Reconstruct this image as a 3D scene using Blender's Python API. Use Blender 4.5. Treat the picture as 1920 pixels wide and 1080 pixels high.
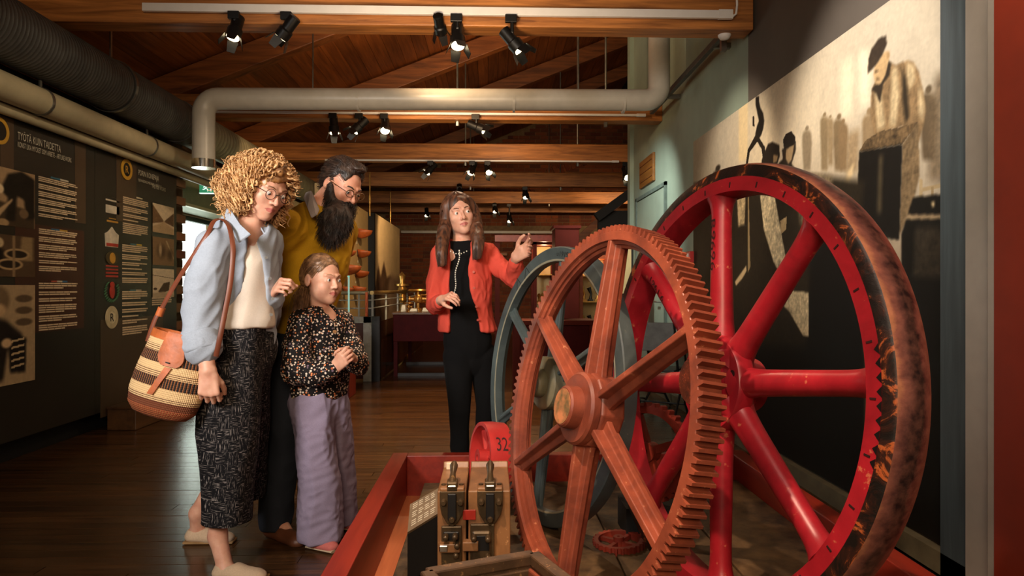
import bpy, math, random
import numpy as np
from mathutils import Vector, Matrix
for o in list(bpy.data.objects): bpy.data.objects.remove(o)
SC = bpy.context.scene
COL = SC.collection
PI = math.pi
RNG = random.Random(7)
NR = np.random.RandomState(5)
# ------------------------------------------------------------ camera
CAMH = 1.15
TH = math.atan(40/1280)
cd = bpy.data.cameras.new('camera'); cam = bpy.data.objects.new('camera', cd); COL.objects.link(cam)
cd.sensor_width = 36; cd.lens = 24; cd.clip_end = 100; cd.clip_start = .05
cam.location = (0, 0, CAMH); cam.rotation_euler = (PI/2, 0, -TH)
SC.camera = cam
def ray(px, py):
    dx = (px-960)/1280
    return Vector((dx*math.cos(TH)+math.sin(TH), math.cos(TH)-dx*math.sin(TH), -(py-540)/1280))
def at(px, py, Y):            # the world point seen at a pixel, at room depth Y
    r = ray(px, py); return Vector((0, 0, CAMH)) + r*(Y/r.y)
def onX(px, py, X):           # the same on a plane X = const
    r = ray(px, py); return Vector((0, 0, CAMH)) + r*(X/r.x)
def onZ(px, py, Z):
    r = ray(px, py); return Vector((0, 0, CAMH)) + r*((Z-CAMH)/r.z)
# ------------------------------------------------------------ view
vs = SC.view_settings
vs.view_transform = 'Standard'; vs.look = 'None'; vs.gamma = 1; vs.use_curve_mapping = False
vs.exposure = 0.0
# ------------------------------------------------------------ world: overcast day outside the windows
W = bpy.data.worlds.new('world'); SC.world = W; W.use_nodes = True
bg = W.node_tree.nodes['Background']; bg.inputs[0].default_value = (.86, 1, .88, 1); bg.inputs[1].default_value = 3.8
# ------------------------------------------------------------ lamps
def lamp(kind, loc, target, power, col, size=.1, spot=60, blend=.5):
    ld = bpy.data.lights.new('lamp', kind); ld.energy = power; ld.color = col
    if kind == 'SPOT':
        ld.spot_size = math.radians(spot); ld.spot_blend = blend; ld.shadow_soft_size = size
    elif kind == 'AREA': ld.size = size
    else: ld.shadow_soft_size = size
    o = bpy.data.objects.new('lamp', ld); COL.objects.link(o); o.location = loc
    d = Vector(target)-Vector(loc); o.rotation_euler = d.to_track_quat('-Z', 'Y').to_euler()
    return o
WARM = (1, .62, .30); WARM2 = (1, .74, .48); NEUT = (1, .93, .87); COOL = (.80, .92, 1)
# photographer's bounced flash (first two lamps)
lamp('AREA', (-2.0, -.4, 2.3), (-.9, 3.0, 1.45), 21, NEUT, size=.8).data.spread = math.radians(58)
lamp('AREA', (-.4, -1.0, 2.4), (.4, 3.0, 1.0), 4, NEUT, size=.6)
lamp('AREA', (-.2, -1.2, 2.2), (-.4, 9, 4.0), 75, WARM2, size=1.2)  # unseen warm fill added to light the beams and ceiling
# track spots on the wheels and the mural
lamp('SPOT', (-.45, 1.3, 2.85), (.25, 2.05, .35), 270, (1, .68, .48), size=.03, spot=52, blend=.6)
lamp('SPOT', (.1, .6, 2.85), (.85, 2.0, .9), 110, (1, .72, .58), size=.03, spot=50, blend=.5)
lamp('SPOT', (-.1, 4.55, 2.8), (.1, 2.7, .5), 60, WARM2, size=.03, spot=50, blend=.6)
lamp('SPOT', (.35, 3.2, 2.85), (1.85, 3.35, 2.0), 150, (1, .88, .76), size=.03, spot=62, blend=.7)
lamp('SPOT', (.35, 4.5, 2.85), (1.85, 5.1, 1.9), 100, (1, .82, .62), size=.03, spot=55, blend=.7)
lamp('SPOT', (.9, 1.6, 2.9), (1.85, 2.5, 2.0), 80, (1, .86, .7), size=.03, spot=70, blend=.8)
# on the visitors and the guide
lamp('SPOT', (-.25, 2.0, 2.9), (-.15, 3.8, 1.1), 55, (1, .72, .5), size=.04, spot=48, blend=.6)
lamp('SPOT', (.2, 3.4, 2.85), (-.75, 3.1, 1.3), 44, (1, .7, .45), size=.04, spot=55, blend=.7)
# green wall fill, then spots on the left panels
lamp('SPOT', (.6, 6.6, 2.8), (1.85, 7.6, 1.6), 170, (.95, 1, .9), size=.05, spot=80, blend=.9)  # unseen spot added to brighten the green wall
lamp('SPOT', (-1.2, 3.9, 2.9), (-3.1, 4.6, 1.5), 40, (1, .80, .56), size=.04, spot=70, blend=.9)
lamp('SPOT', (-1.2, 5.0, 2.9), (-3.1, 6.0, 1.5), 60, (1, .74, .48), size=.04, spot=60, blend=.9)
# far hall
for (x, y, z, tx, ty, tz, p, s) in [(-.6, 8.0, 2.7, -1.9, 9.7, 1.6, 120, 60), (-.6, 11.0, 2.8, -1.9, 12.6, 1.7, 130, 60),
        (-.2, 7.4, 2.8, -.6, 6.2, 0, 420, 75), (-.7, 9.8, 2.8, -.9, 9.4, .8, 90, 50), (.6, 9.8, 2.8, .6, 8.6, .9, 90, 70),
        (1.0, 12.2, 2.8, 1.2, 16.6, 2.0, 90, 80), (-1.2, 12.2, 2.8, -.5, 16.6, 1.6, 45, 70), (3.0, 12.0, 2.9, 3.2, 16.9, 4.6, 280, 70),
        (-1.9, 7.4, 2.75, -2.9, 8.6, 2.5, 30, 80), (-.6, 5.2, 2.85, -.5, 5.2, 0, 260, 60)]:
    lamp('SPOT', (x, y, z), (tx, ty, tz), p, WARM, size=.04, spot=s, blend=.6)
# unseen warm uplights added to brighten the roof timbers and ceiling boards
for (x, y, z, ty, p) in [(-.3, 3.4, 2.2, 6.5, 90), (-.4, 6.2, 2.3, 9.5, 60), (-.3, 8.6, 2.3, 12, 18), (0, 11, 2.3, 14, 10)]:
    lamp('SPOT', (x, y, z), (x, ty, 3.6), p*1.3, (1, .72, .44), size=.15, spot=110, blend=.9)
lamp('SPOT', (-.6, 5.5, 3.1), (.1, 7.6, 4.6), 190, (1, .66, .36), size=.1, spot=130, blend=.9)
lamp('SPOT', (.1, 8.4, 3.1), (.8, 10.2, 4.8), 60, (1, .62, .32), size=.1, spot=130, blend=.9)
# ------------------------------------------------------------ materials
def srgb(*c):
    return tuple(((v/255)/12.92 if v/255 <= .04045 else ((v/255+.055)/1.055)**2.4) for v in c)+(1,)
class NT:
    def __init__(s, name):
        s.m = bpy.data.materials.new(name); s.m.use_nodes = True; s.t = s.m.node_tree; s.n = s.t.nodes
        s.b = s.n['Principled BSDF']
    def add(s, t, **k):
        n = s.n.new(t)
        for a, v in k.items():
            if a.startswith('i_'):
                key = a[2:]; key = int(key) if key.isdigit() else key
                s.setin(n, key, v)
            else: setattr(n, a, v)
        return n
    def setin(s, n, key, v):
        if isinstance(v, bpy.types.NodeSocket): s.t.links.new(v, n.inputs[key])
        else: n.inputs[key].default_value = v
    def coord(s, scale=(1, 1, 1), rot=(0, 0, 0), kind='Object'):
        tc = s.add('ShaderNodeTexCoord'); mp = s.add('ShaderNodeMapping')
        s.t.links.new(tc.outputs[kind], mp.inputs[0]); mp.inputs['Scale'].default_value = scale; mp.inputs['Rotation'].default_value = rot
        return mp.outputs[0]
    def ramp(s, fac, stops, interp='LINEAR'):
        r = s.add('ShaderNodeValToRGB'); s.t.links.new(fac, r.inputs[0]); cr = r.color_ramp; cr.interpolation = interp
        while len(cr.elements) < len(stops): cr.elements.new(.5)
        for e, (p, c) in zip(cr.elements, stops): e.position = p; e.color = c
        return r.outputs[0]
    def noise(s, vec, scale=5, detail=4, rough=.55, dist=0):
        n = s.add('ShaderNodeTexNoise'); s.t.links.new(vec, n.inputs['Vector']); n.inputs['Scale'].default_value = scale
        n.inputs['Detail'].default_value = detail; n.inputs['Roughness'].default_value = rough; n.inputs['Distortion'].default_value = dist
        return n.outputs[0]
    def mix(s, fac, a, b, bt='MIX'):
        n = s.add('ShaderNodeMix', data_type='RGBA', blend_type=bt)
        for k, v in ((0, fac), (6, a), (7, b)): s.setin(n, k, v)
        return n.outputs[2]
    def math(s, op, a, b=0.0):
        n = s.add('ShaderNodeMath', operation=op); s.setin(n, 0, a); s.setin(n, 1, b); return n.outputs[0]
    def base(s, v): s.setin(s.b, 'Base Color', v); return s
    def rough(s, v): s.setin(s.b, 'Roughness', v); return s
    def bump(s, h, strength=.3, dist=.01):
        n = s.add('ShaderNodeBump'); s.t.links.new(h, n.inputs['Height']); n.inputs['Strength'].default_value = strength
        n.inputs['Distance'].default_value = dist; s.t.links.new(n.outputs[0], s.b.inputs['Normal']); return s
def plain(name, c, rough=.6, metal=0, var=.12, scale=12, bump=0, stretch=(1, 1, 1), spec=.5):
    t = NT(name); v = t.coord(stretch); n = t.noise(v, scale, 5)
    c = srgb(*c); lo = tuple(x*(1-var*2) for x in c[:3])+(1,); hi = tuple(min(1, x*(1+var*2)) for x in c[:3])+(1,)
    t.base(t.ramp(n, [(.3, lo), (.7, hi)])).rough(rough); t.b.inputs['Metallic'].default_value = metal
    t.b.inputs['Specular IOR Level'].default_value = spec
    if bump: t.bump(n, bump, .01)
    return t.m
def wood(name, c1, c2, stretch=(.6, 14, 14), rough=.55, scale=2.0, rnd=.35, knots=True, bump=.25):
    t = NT(name); v = t.coord(stretch)
    oi = t.add('ShaderNodeObjectInfo')
    va = t.add('ShaderNodeVectorMath', operation='ADD'); t.t.links.new(v, va.inputs[0])
    cb = t.add('ShaderNodeCombineXYZ'); r10 = t.math('MULTIPLY', oi.outputs['Random'], 37.0)
    t.setin(cb, 0, r10); t.setin(cb, 1, r10); t.t.links.new(cb.outputs[0], va.inputs[1])
    n = t.noise(va.outputs[0], scale, 8, .62, .6)
    col = t.ramp(n, [(.28, srgb(*c1)), (.72, srgb(*c2))])
    br = t.math('ADD', t.math('MULTIPLY', oi.outputs['Random'], rnd), 1-rnd/2)
    hs = t.add('ShaderNodeHueSaturation'); t.setin(hs, 'Value', br); t.setin(hs, 'Color', col)
    t.base(hs.outputs[0]).rough(rough).bump(n, bump, .004)
    return t.m
M = {}
M['beam'] = wood('beam_wood', (92, 50, 20), (198, 130, 66), (.8, 12, 12), .5)
M['rafter'] = wood('rafter_wood', (74, 38, 16), (150, 88, 42), (.8, 9, 9), .5)
M['ceil'] = wood('ceiling_board_wood', (96, 48, 18), (164, 92, 40), (12, .7, 12), .5, rnd=.5)
M['floor'] = wood('floor_board_wood', (34, 22, 13), (84, 54, 28), (.9, 16, 16), .25, rnd=.55, bump=.12)
M['floorbase'] = plain('floor_gap', (10, 7, 5), .9)
M['sage'] = plain('sage_green_paint', (136, 152, 138), .65, scale=3, var=.05)
M['taupe'] = plain('grey_brown_wall', (92, 84, 76), .7, scale=3, var=.05)
M['slate'] = plain('slate_grey_stained_wood', (62, 74, 80), .6, scale=3, var=.15, stretch=(8, 8, .6), bump=.1)
M['pale_frame'] = plain('pale_grey_frame', (150, 143, 134), .4, var=.03)
M['orange_board'] = plain('rust_orange_board', (124, 38, 15), .6, scale=2, var=.12)
M['black'] = plain('black_paint', (14, 14, 14), .45, var=.1)
M['blackmat'] = plain('dull_black', (10, 9, 8), .8, var=.1)
M['duct'] = plain('spiral_duct_metal', (84, 84, 82), .55, .35, scale=6)
M['duct_lit'] = plain('lit_duct_metal', (150, 146, 124), .5, .2, scale=6)  # same duct metal; the light on its far length is put into this colour
M['cream'] = plain('cream_painted_pipe', (176, 164, 132), .38, var=.05)
M['whitepipe'] = plain('pale_painted_pipe', (176, 172, 162), .35, var=.03)
M['chrome'] = plain('chrome', (210, 205, 195), .15, 1, var=.03)
M['steel'] = plain('steel', (140, 140, 135), .35, .9)
M['white'] = plain('white_enamel', (222, 220, 220), .4, var=.02)
M['brick'] = None
def brickmat(name, c1, c2, c3):
    t = NT(name); oi = t.add('ShaderNodeObjectInfo'); v = t.coord((1, 1, 1)); n = t.noise(v, 14, 5)
    vo = t.add('ShaderNodeTexWhiteNoise', noise_dimensions='3D')
    sn = t.add('ShaderNodeVectorMath', operation='SNAP'); t.t.links.new(v, sn.inputs[0]); sn.inputs[1].default_value = (.28, .28, .09)
    t.t.links.new(sn.outputs[0], vo.inputs[0])
    r = t.math('ADD', vo.outputs[0], oi.outputs['Random'])
    r = t.math('FRACT', r)
    a = t.ramp(r, [(0, srgb(*c1)), (.5, srgb(*c2)), (1, srgb(*c3))])
    b = t.mix(t.math('MULTIPLY', n, .6), a, srgb(40, 22, 14))
    t.base(b).rough(.85).bump(n, .5, .01); return t.m
M['brick'] = brickmat('red_brick', (112, 48, 24), (150, 78, 38), (92, 44, 28))
M['mortar'] = plain('mortar', (120, 98, 72), .9, bump=.3)
M['brickpale'] = brickmat('pale_brick', (170, 100, 60), (150, 118, 84), (128, 70, 44))
# ------------------------------------------------------------ mesh building
class MB:
    def __init__(s): s.v = []; s.f = []; s.mi = []
    def add(s, v, f, mi=0):
        o = len(s.v); s.v += [tuple(p) for p in v]; s.f += [tuple(i+o for i in q) for q in f]; s.mi += [mi]*len(f); return s
    def box(s, a, b, mi=0):
        x0, y0, z0 = (min(p, q) for p, q in zip(a, b)); x1, y1, z1 = (max(p, q) for p, q in zip(a, b))
        v = [(x0, y0, z0), (x1, y0, z0), (x1, y1, z0), (x0, y1, z0), (x0, y0, z1), (x1, y0, z1), (x1, y1, z1), (x0, y1, z1)]
        return s.add(v, [(0, 3, 2, 1), (4, 5, 6, 7), (0, 1, 5, 4), (1, 2, 6, 5), (2, 3, 7, 6), (3, 0, 4, 7)], mi)
    def tube(s, pts, r, n=10, mi=0, cap=True, flat=None, up=None):
        pts = [Vector(p) for p in pts]; rs = r if hasattr(r, '__len__') else [r]*len(pts)
        N = len(pts); T = []
        for i in range(N):
            a = pts[max(0, i-1)]; b = pts[min(N-1, i+1)]; T.append((b-a).normalized())
        u = Vector(up) if up is not None else (Vector((0, 0, 1)) if abs(T[0].z) < .9 else Vector((1, 0, 0)))
        V = []
        for i in range(N):
            t = T[i]; u = (u-t*u.dot(t)); u = u.normalized() if u.length > 1e-6 else t.orthogonal().normalized()
            w = t.cross(u)
            fl = flat if flat else 1
            for k in range(n):
                a = 2*PI*k/n; V.append(pts[i]+u*math.cos(a)*rs[i]*fl+w*math.sin(a)*rs[i])
        F = [(i*n+k, i*n+(k+1) % n, (i+1)*n+(k+1) % n, (i+1)*n+k) for i in range(N-1) for k in range(n)]
        if cap: F += [tuple(range(n-1, -1, -1)), tuple((N-1)*n+k for k in range(n))]
        return s.add(V, F, mi)
    def bar(s, a, b, w, h, up=(0, 0, 1), mi=0):     # rectangular bar
        a = Vector(a); b = Vector(b); t = (b-a).normalized(); u = Vector(up); u = (u-t*u.dot(t)).normalized(); x = t.cross(u)
        V = [p+x*sx*w/2+u*sy*h/2 for p in (a, b) for sx, sy in ((-1, -1), (1, -1), (1, 1), (-1, 1))]
        return s.add(V, [(0, 3, 2, 1), (4, 5, 6, 7), (0, 1, 5, 4), (1, 2, 6, 5), (2, 3, 7, 6), (3, 0, 4, 7)], mi)
    def revolve(s, prof, n=48, closed=True, mi=0, M4=None):   # about local z
        m = len(prof); V = []
        for k in range(n):
            a = 2*PI*k/n
            for r, z in prof: V.append(Vector((r*math.cos(a), r*math.sin(a), z)))
        if M4 is not None: V = [M4 @ p for p in V]
        F = []
        for k in range(n):
            k2 = (k+1) % n
            for j in range(m if closed else m-1):
                j2 = (j+1) % m; F.append((k*m+j, k2*m+j, k2*m+j2, k*m+j2))
        s.add(V, F, mi)
        if not closed:
            o = len(s.v)-len(V)
            for j in (0, m-1):
                if prof[j][0] > 1e-5: s.f.append(tuple(o+k*m+j for k in (range(n-1, -1, -1) if j == 0 else range(n)))); s.mi.append(mi)
        return s
    def prism(s, poly, a, b, axis=1, mi=0):        # 2-D polygon extruded along an axis from a to b
        def P(u, w, t): return {0: (t, u, w), 1: (u, t, w), 2: (u, w, t)}[axis]
        n = len(poly); V = [P(u, w, a) for u, w in poly]+[P(u, w, b) for u, w in poly]
        F = [tuple(range(n-1, -1, -1)), tuple(range(n, 2*n))]+[(i, (i+1) % n, n+(i+1) % n, n+i) for i in range(n)]
        return s.add(V, F, mi)
    def xf(s, m4):
        s.v = [tuple(m4 @ Vector(p)) for p in s.v]; return s
    def mesh(s, name):
        me = bpy.data.meshes.new(name); me.from_pydata(s.v, [], s.f); me.polygons.foreach_set('material_index', s.mi)
        import bmesh
        bm = bmesh.new(); bm.from_mesh(me); bmesh.ops.recalc_face_normals(bm, faces=bm.faces); bm.to_mesh(me); bm.free(); return me
def smooth(me, ang=40):
    me.polygons.foreach_set('use_smooth', [True]*len(me.polygons))
    try: me.set_sharp_from_angle(angle=math.radians(ang))
    except Exception: pass
def link(name, me, mats, parent=None, label=None, bevel=0, sm=None, kind=None):
    if not isinstance(mats, (list, tuple)): mats = [mats]
    if len(me.materials) == 0:
        for m in mats: me.materials.append(m)
    if sm: smooth(me, sm)
    o = bpy.data.objects.new(name, me); COL.objects.link(o)
    if parent is not None: o.parent = parent
    if label: o['label'] = label
    if kind: o['kind'] = kind
    if bevel:
        b = o.modifiers.new('bevel', 'BEVEL'); b.width = bevel; b.segments = 2; b.limit_method = 'ANGLE'
    return o
def part(name, mb, mat, parent, label=None, bevel=0, sm=None, world=False, kind=None):
    if world and parent is not None:
        L = parent.location if parent.parent is None else parent.location+parent.parent.location
        mb.v = [(p[0]-L.x, p[1]-L.y, p[2]-L.z) for p in mb.v]
    return link(name, mb.mesh(name), mat, parent, label, bevel, sm, kind)
def tag(o, label, cat, group=None):
    o['label'] = label; o['category'] = cat
    if group: o['group'] = group
    return o
def thing(name, label, cat, loc=(0, 0, 0), rot=(0, 0, 0), group=None):
    o = bpy.data.objects.new(name, None); COL.objects.link(o); o.empty_display_size = .1
    o.location = loc; o.rotation_euler = rot; return tag(o, label, cat, group)
def struct(name, mb=None, mat=None, label=None, loc=(0, 0, 0), sm=None):
    if mb is None:
        o = bpy.data.objects.new(name, None); COL.objects.link(o); o.location = loc
    else: o = part(name, mb, mat, None, sm=sm)
    o['kind'] = 'structure'
    if label: o['label'] = label
    return o
def textmesh(s, w, h=None):      # lettering as a thin mesh, lower-left at the origin, in the local xy plane
    cu = bpy.data.curves.new('t', 'FONT'); cu.body = s; cu.size = 1; cu.extrude = .0; cu.resolution_u = 3
    o = bpy.data.objects.new('t', cu); COL.objects.link(o)
    bpy.context.view_layer.update()
    me = bpy.data.meshes.new_from_object(o.evaluated_get(bpy.context.evaluated_depsgraph_get()))
    bpy.data.objects.remove(o)
    v = np.array([x.co[:] for x in me.vertices]); mn = v.min(0); mx = v.max(0)
    sx = w/(mx[0]-mn[0]); sy = (h/(mx[1]-mn[1])) if h else sx
    for x in me.vertices: x.co = ((x.co.x-mn[0])*sx, (x.co.y-mn[1])*sy, 0)
    return me
def place_text(s, origin, ux, uy, w, h, mat, parent, name='lettering', label=None, off=.004):
    me = textmesh(s, w, h); ux = Vector(ux).normalized(); uy = Vector(uy).normalized(); n = ux.cross(uy)
    L = parent.location if parent is not None else Vector((0, 0, 0))
    for x in me.vertices: x.co = Vector(origin)+ux*x.co.x+uy*x.co.y+n*off-L
    return link(name, me, mat, parent, label)
# painted prints: a colour attribute on a flat grid (the print itself is flat)
def mat_attr(name, rough=.4):
    t = NT(name); a = t.add('ShaderNodeAttribute', attribute_name='Col'); t.base(a.outputs[0]).rough(.6); t.b.inputs['Specular IOR Level'].default_value = .2; return t.m
M['print'] = mat_attr('printed_photograph', .35)
class Print:
    def __init__(s, nu, nv, c=(128, 128, 128)):
        s.nu = nu; s.nv = nv; s.U, s.V = np.meshgrid(np.linspace(0, 1, nu), np.linspace(0, 1, nv), indexing='ij')
        s.C = np.zeros((nu, nv, 3)); s.C[:] = c
    def blur(s, m, k):
        if k <= 0: return m
        for ax in (0, 1):
            p = np.pad(m, [(k, k) if i == ax else (0, 0) for i in range(2)], mode='edge'); c = np.cumsum(p, axis=ax)
            c = np.concatenate([np.zeros_like(np.take(c, [0], ax)), c], ax); n = m.shape[ax]
            m = (np.take(c, range(2*k+1, 2*k+1+n), ax)-np.take(c, range(0, n), ax))/(2*k+1)
        return m
    def poly(s, pts, col, soft=0, tex=0, alpha=1):
        x, y = s.U, s.V; ins = np.zeros(x.shape, bool); n = len(pts)
        for i in range(n):
            x1, y1 = pts[i]; x2, y2 = pts[(i+1) % n]
            if y1 == y2: continue
            c = ((y1 > y) != (y2 > y)) & (x < (x2-x1)*(y-y1)/(y2-y1)+x1); ins ^= c
        m = s.blur(ins.astype(float), soft)[..., None]*alpha; c = np.array(col, float)
        if tex: c = c*(1+tex*s.tex()[..., None])
        s.C = s.C*(1-m)+c*m
    def blob(s, u, v, ru, rv, col, soft=.3, alpha=1):
        d = np.sqrt(((s.U-u)/ru)**2+((s.V-v)/rv)**2); m = np.clip((1-d)/soft, 0, 1)[..., None]*alpha
        s.C = s.C*(1-m)+np.array(col, float)*m
    def tex(s, k=None):
        n = s.blur(NR.rand(s.nu, s.nv)-.5, 1)*1.2+s.blur(NR.rand(s.nu, s.nv)-.5, 4)*3.5; return n
    def grain(s, a=.1): s.C = s.C*(1+a*s.tex()[..., None])
    def build(s, name, fn, mat, parent, label=None):
        P = fn(s.U[..., None], s.V[..., None]).reshape(-1, 3)
        if parent is not None: P = P-np.array(parent.location)
        me = bpy.data.meshes.new(name); idx = np.arange(s.nu*s.nv).reshape(s.nu, s.nv)
        F = np.stack([idx[:-1, :-1], idx[1:, :-1], idx[1:, 1:], idx[:-1, 1:]], -1).reshape(-1, 4)
        me.vertices.add(len(P)); me.vertices.foreach_set('co', P.astype(np.float32).ravel())
        me.loops.add(F.size); me.loops.foreach_set('vertex_index', F.ravel().astype(np.int32))
        me.polygons.add(len(F)); me.polygons.foreach_set('loop_start', np.arange(0, F.size, 4, dtype=np.int32))
        me.update(calc_edges=True)
        c = np.clip(s.C/255, 0, 1).reshape(-1, 3); c = np.where(c <= .04045, c/12.92, ((c+.055)/1.055)**2.4)
        a = me.color_attributes.new('Col', 'FLOAT_COLOR', 'POINT'); a.data.foreach_set('color', np.concatenate([c, np.ones((len(c), 1))], 1).astype(np.float32).ravel())
        return link(name, me, mat, parent, label)
# =============================================================== ROOM
CZ = lambda x: 4.27+.4*(x+1.35) if x <= 3.2 else 4.27+.4*(4.55)-.4*(x-3.2)
# floor: boards run across the room
fl = struct('floor', MB().box((-4.0, -3, -.12), (8, 17.2, -.022)), M['floorbase'], 'dark glossy narrow floor boards running across the hall')
bw = .088; y = 1.3; cnt = 0; stuff = MB(); cache = {}
while y < 17.1:
    x = -3.95+RNG.uniform(-1.5, 0)
    while x < 3.0:
        L = RNG.uniform(1.6, 3.0); x0 = max(x, -3.95); x1 = min(x+L, 3.0 if y > 9 else 1.85)
        if x1-x0 > .1 and not (y < 3.4 and x1 > -.43 and x0 > -.43):
            if y < 9 and x1 > 1.84: x1 = 1.84
            if cnt < 290 and y < 8.2:
                b = MB().box((x0+.0015, 0.0, -.02), (x1-.0015, bw-.003, RNG.uniform(-.0008, .0004)))
                o = part('floor_board', b, M['floor'], fl, bevel=0); o.location = (0, y, 0); cnt += 1
            else: stuff.box((x0+.001, y, -.02), (x1-.001, y+bw-.003, 0))
        x += L
    y += bw
part('far_floor_boards', stuff, M['floor'], fl, kind='stuff')
part('subfloor_near', MB().box((-3.95, -2.9, -.02), (1.84, 1.3, -.001)), M['floor'], fl)
# ceiling: sloped boards running along the hall on timber trusses
ce = struct('ceiling', None, None, 'sloped wooden board ceiling on timber trusses')
x = -4.0; w = .165
bm = MB(); sl = math.atan(.4)
bm.add([(0, 0, 0), (w*.97, 0, w*.97*.4), (w*.97, 7.2, w*.97*.4), (0, 7.2, 0), (0, 0, .03), (w*.97, 0, w*.97*.4+.03), (w*.97, 7.2, w*.97*.4+.03), (0, 7.2, .03)],
       [(0, 3, 2, 1), (4, 5, 6, 7), (0, 1, 5, 4), (1, 2, 6, 5), (2, 3, 7, 6), (3, 0, 4, 7)])
bme = bm.mesh('ceiling_board')
while x < 3.15:
    for y0 in (2.9, 10.15):
        o = link('ceiling_board', bme, M['ceil'], ce); o.location = (x, y0, CZ(x)+RNG.uniform(0, .006))
    x += w
part('roof_deck', MB().prism([(-4.3, CZ(-4.3)+.05), (3.2, CZ(3.2)+.05), (8.3, CZ(8.3)+.05), (8.3, CZ(8.3)+.3), (3.2, CZ(3.2)+.3), (-4.3, CZ(-4.3)+.3)], -3.1, 17.4, 1), M['blackmat'], ce)
TY = [4.7, 7.3, 9.7, 12.1, 14.5]
for i, ty in enumerate(TY):
    x0, x1 = -4.0, (1.85 if ty < 8.9 else 7.9)
    if i == 0: x1 = 1.83
    part('tie_beam', MB().box((x0, ty, 2.95), (x1, ty+.18, 3.2)), M['beam'], ce, bevel=.008)
    z = lambda x: 3.97+.4*(x+1.35)
    part('rafter', MB().prism([(-3.95, z(-3.95)), (3.2, z(3.2)), (3.2, z(3.2)+.27), (-3.95, z(-3.95)+.27)], ty+.01, ty+.17, 1), M['rafter'], ce, bevel=.01)
    if ty > 8.9: part('rafter', MB().prism([(3.2, z(3.2)), (7.95, z(3.2)-.4*4.75), (7.95, z(3.2)-.4*4.75+.27), (3.2, z(3.2)+.27)], ty+.01, ty+.17, 1), M['rafter'], ce)
    for k, rx in enumerate((-.36, 1.25)):
        if i == 0: continue
        part('steel_rod', MB().tube([(rx, ty+.09, 2.93), (rx, ty+.09, z(rx)+.02)], .011, 8).tube([(rx, ty+.09, 2.90), (rx, ty+.09, 2.95)], .022, 6), M['steel'], ce, sm=30)
for ty in (16.2,):
    part('tie_beam', MB().box((-4, ty, 2.95), (7.9, ty+.18, 3.17)), M['beam'], ce)
for (x0, y0, x1, y1, z0, z1) in [(1.9, 12.15, 3.6, 12.15, 3.2, 4.3)]:
    part('timber_brace', MB().bar((1.55, 12.2, 2.0), (2.6, 12.2, 2.95), .1, .12), M['rafter'], ce)
# back wall of brick with an arched relieving course
wb = struct('wall_back', MB().box((-4.0, 17.0, 0), (8, 17.2, 6.4)), M['mortar'], 'far brick gable wall')
bx = MB().box((0, -.02, 0), (.262, .0, .078)); bmesh_ = bx.mesh('brick'); cnt = 0; stuff = MB(); row = 0; z = .0
rows = []
zz = 0.0
while zz < 5.9:
    xx = -2.6+(.14 if row % 2 else 0)
    while xx < 4.6:
        skip = zz > CZ(xx)-.1
        if not skip: rows.append((xx, zz))
        xx += .275
    zz += .09; row += 1
def vis(p): # prefer the bricks that show: the lit gable at right and the bays in the middle
    return (0 if p[0] > .9 and p[1] > 3.2 else 1 if -.3 < p[0] < 2 and 1.2 < p[1] < 2.4 else 2, RNG.random())
rows.sort(key=vis)
for xx, zz in rows:
    if 2.5 < zz < 2.62: continue
    if cnt < 290 and zz > .3:
        o = link('brick', bmesh_, M['brick'], wb); o.location = (xx, 17.0-RNG.uniform(0, .012), zz); cnt += 1
    else: stuff.box((xx, 16.98-RNG.uniform(0, .01), zz), (xx+.262, 17.0, zz+.078))
part('brickwork', stuff, M['brick'], wb, kind='stuff')
arch = MB()
for k in range(40):
    a = math.radians(50+k*2.0); r = 4.3; cx, cz = 3.5, .2
    p = Vector((cx+r*math.cos(a), 0, cz+r*math.sin(a))); d = Vector((math.cos(a), 0, math.sin(a)))
    arch.bar(Vector((p.x, 16.955, p.z))-d*.13, Vector((p.x, 16.955, p.z))+d*.13, .06, .09, up=(-d.z, 0, d.x))
part('arch_bricks', arch, M['brick'], wb, kind='stuff')
struct('trim_1', MB().box((-2.2, 16.86, 2.50), (1.7, 16.95, 2.56)), M['whitepipe'], 'thin pale rail across the far brick wall')
struct('trim_2', MB().box((-1.4, 16.8, 1.95), (.4, 16.95, 2.02)), M['beam'], 'wooden shelf rail on the far brick wall')
# left outer wall (brick) with window openings beyond the panel
wl = struct('wall_left', None, None, 'brick outer wall behind the exhibition panels')
WY0, WY1, WZ0, WZ1 = 7.75, 10.2, .35, 2.1
m = MB()
m.box((-4.2, -3, 0), (-3.95, WY0, 3.4)).box((-4.2, WY1, 0), (-3.95, 17.2, 3.4)).box((-4.2, WY0, 0), (-3.95, WY1, WZ0)).box((-4.2, WY0, WZ1), (-3.95, WY1, 3.4))
part('wall_core', m, M['mortar'], wl)
cnt = 0; be = MB().box((0, 0, 0), (.02, .262, .078)).mesh('brick')
for r in range(34):
    zz = .02+r*.09
    for k in range(5):
        yy = 6.75+k*.275+(.13 if r % 2 else 0)
        if yy+.26 > WY0 and WZ0-.09 < zz < WZ1: continue
        o = link('brick', be, M['brickpale'], wl); o.location = (-3.95, yy, zz); cnt += 1
for r in range(11):
    for k in range(9):
        yy = WY0+k*.275+(.13 if r % 2 else 0)
        o = link('brick', be, M['brickpale'], wl); o.location = (-3.95, yy, 2.12+r*.09)
pier = part('pier_core', MB().box((-3.95, 6.86, 0), (-3.16, 7.1, 3.0)), M['mortar'], wl)
bp = MB().box((0, 0, 0), (.26, .26, .078)).mesh('brick')
for r in range(33):
    for k in range(3):
        if 2.45 < .01+r*.09 < 2.95 and k == 2: continue
        o = link('brick', bp, M['brickpale'], wl); o.location = (-3.93+k*.27+(-.03 if r % 2 else .0), 6.85, .01+r*.09)
wn = struct('window_1', None, None, 'bright window beyond the left panels')
fr = MB()
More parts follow.
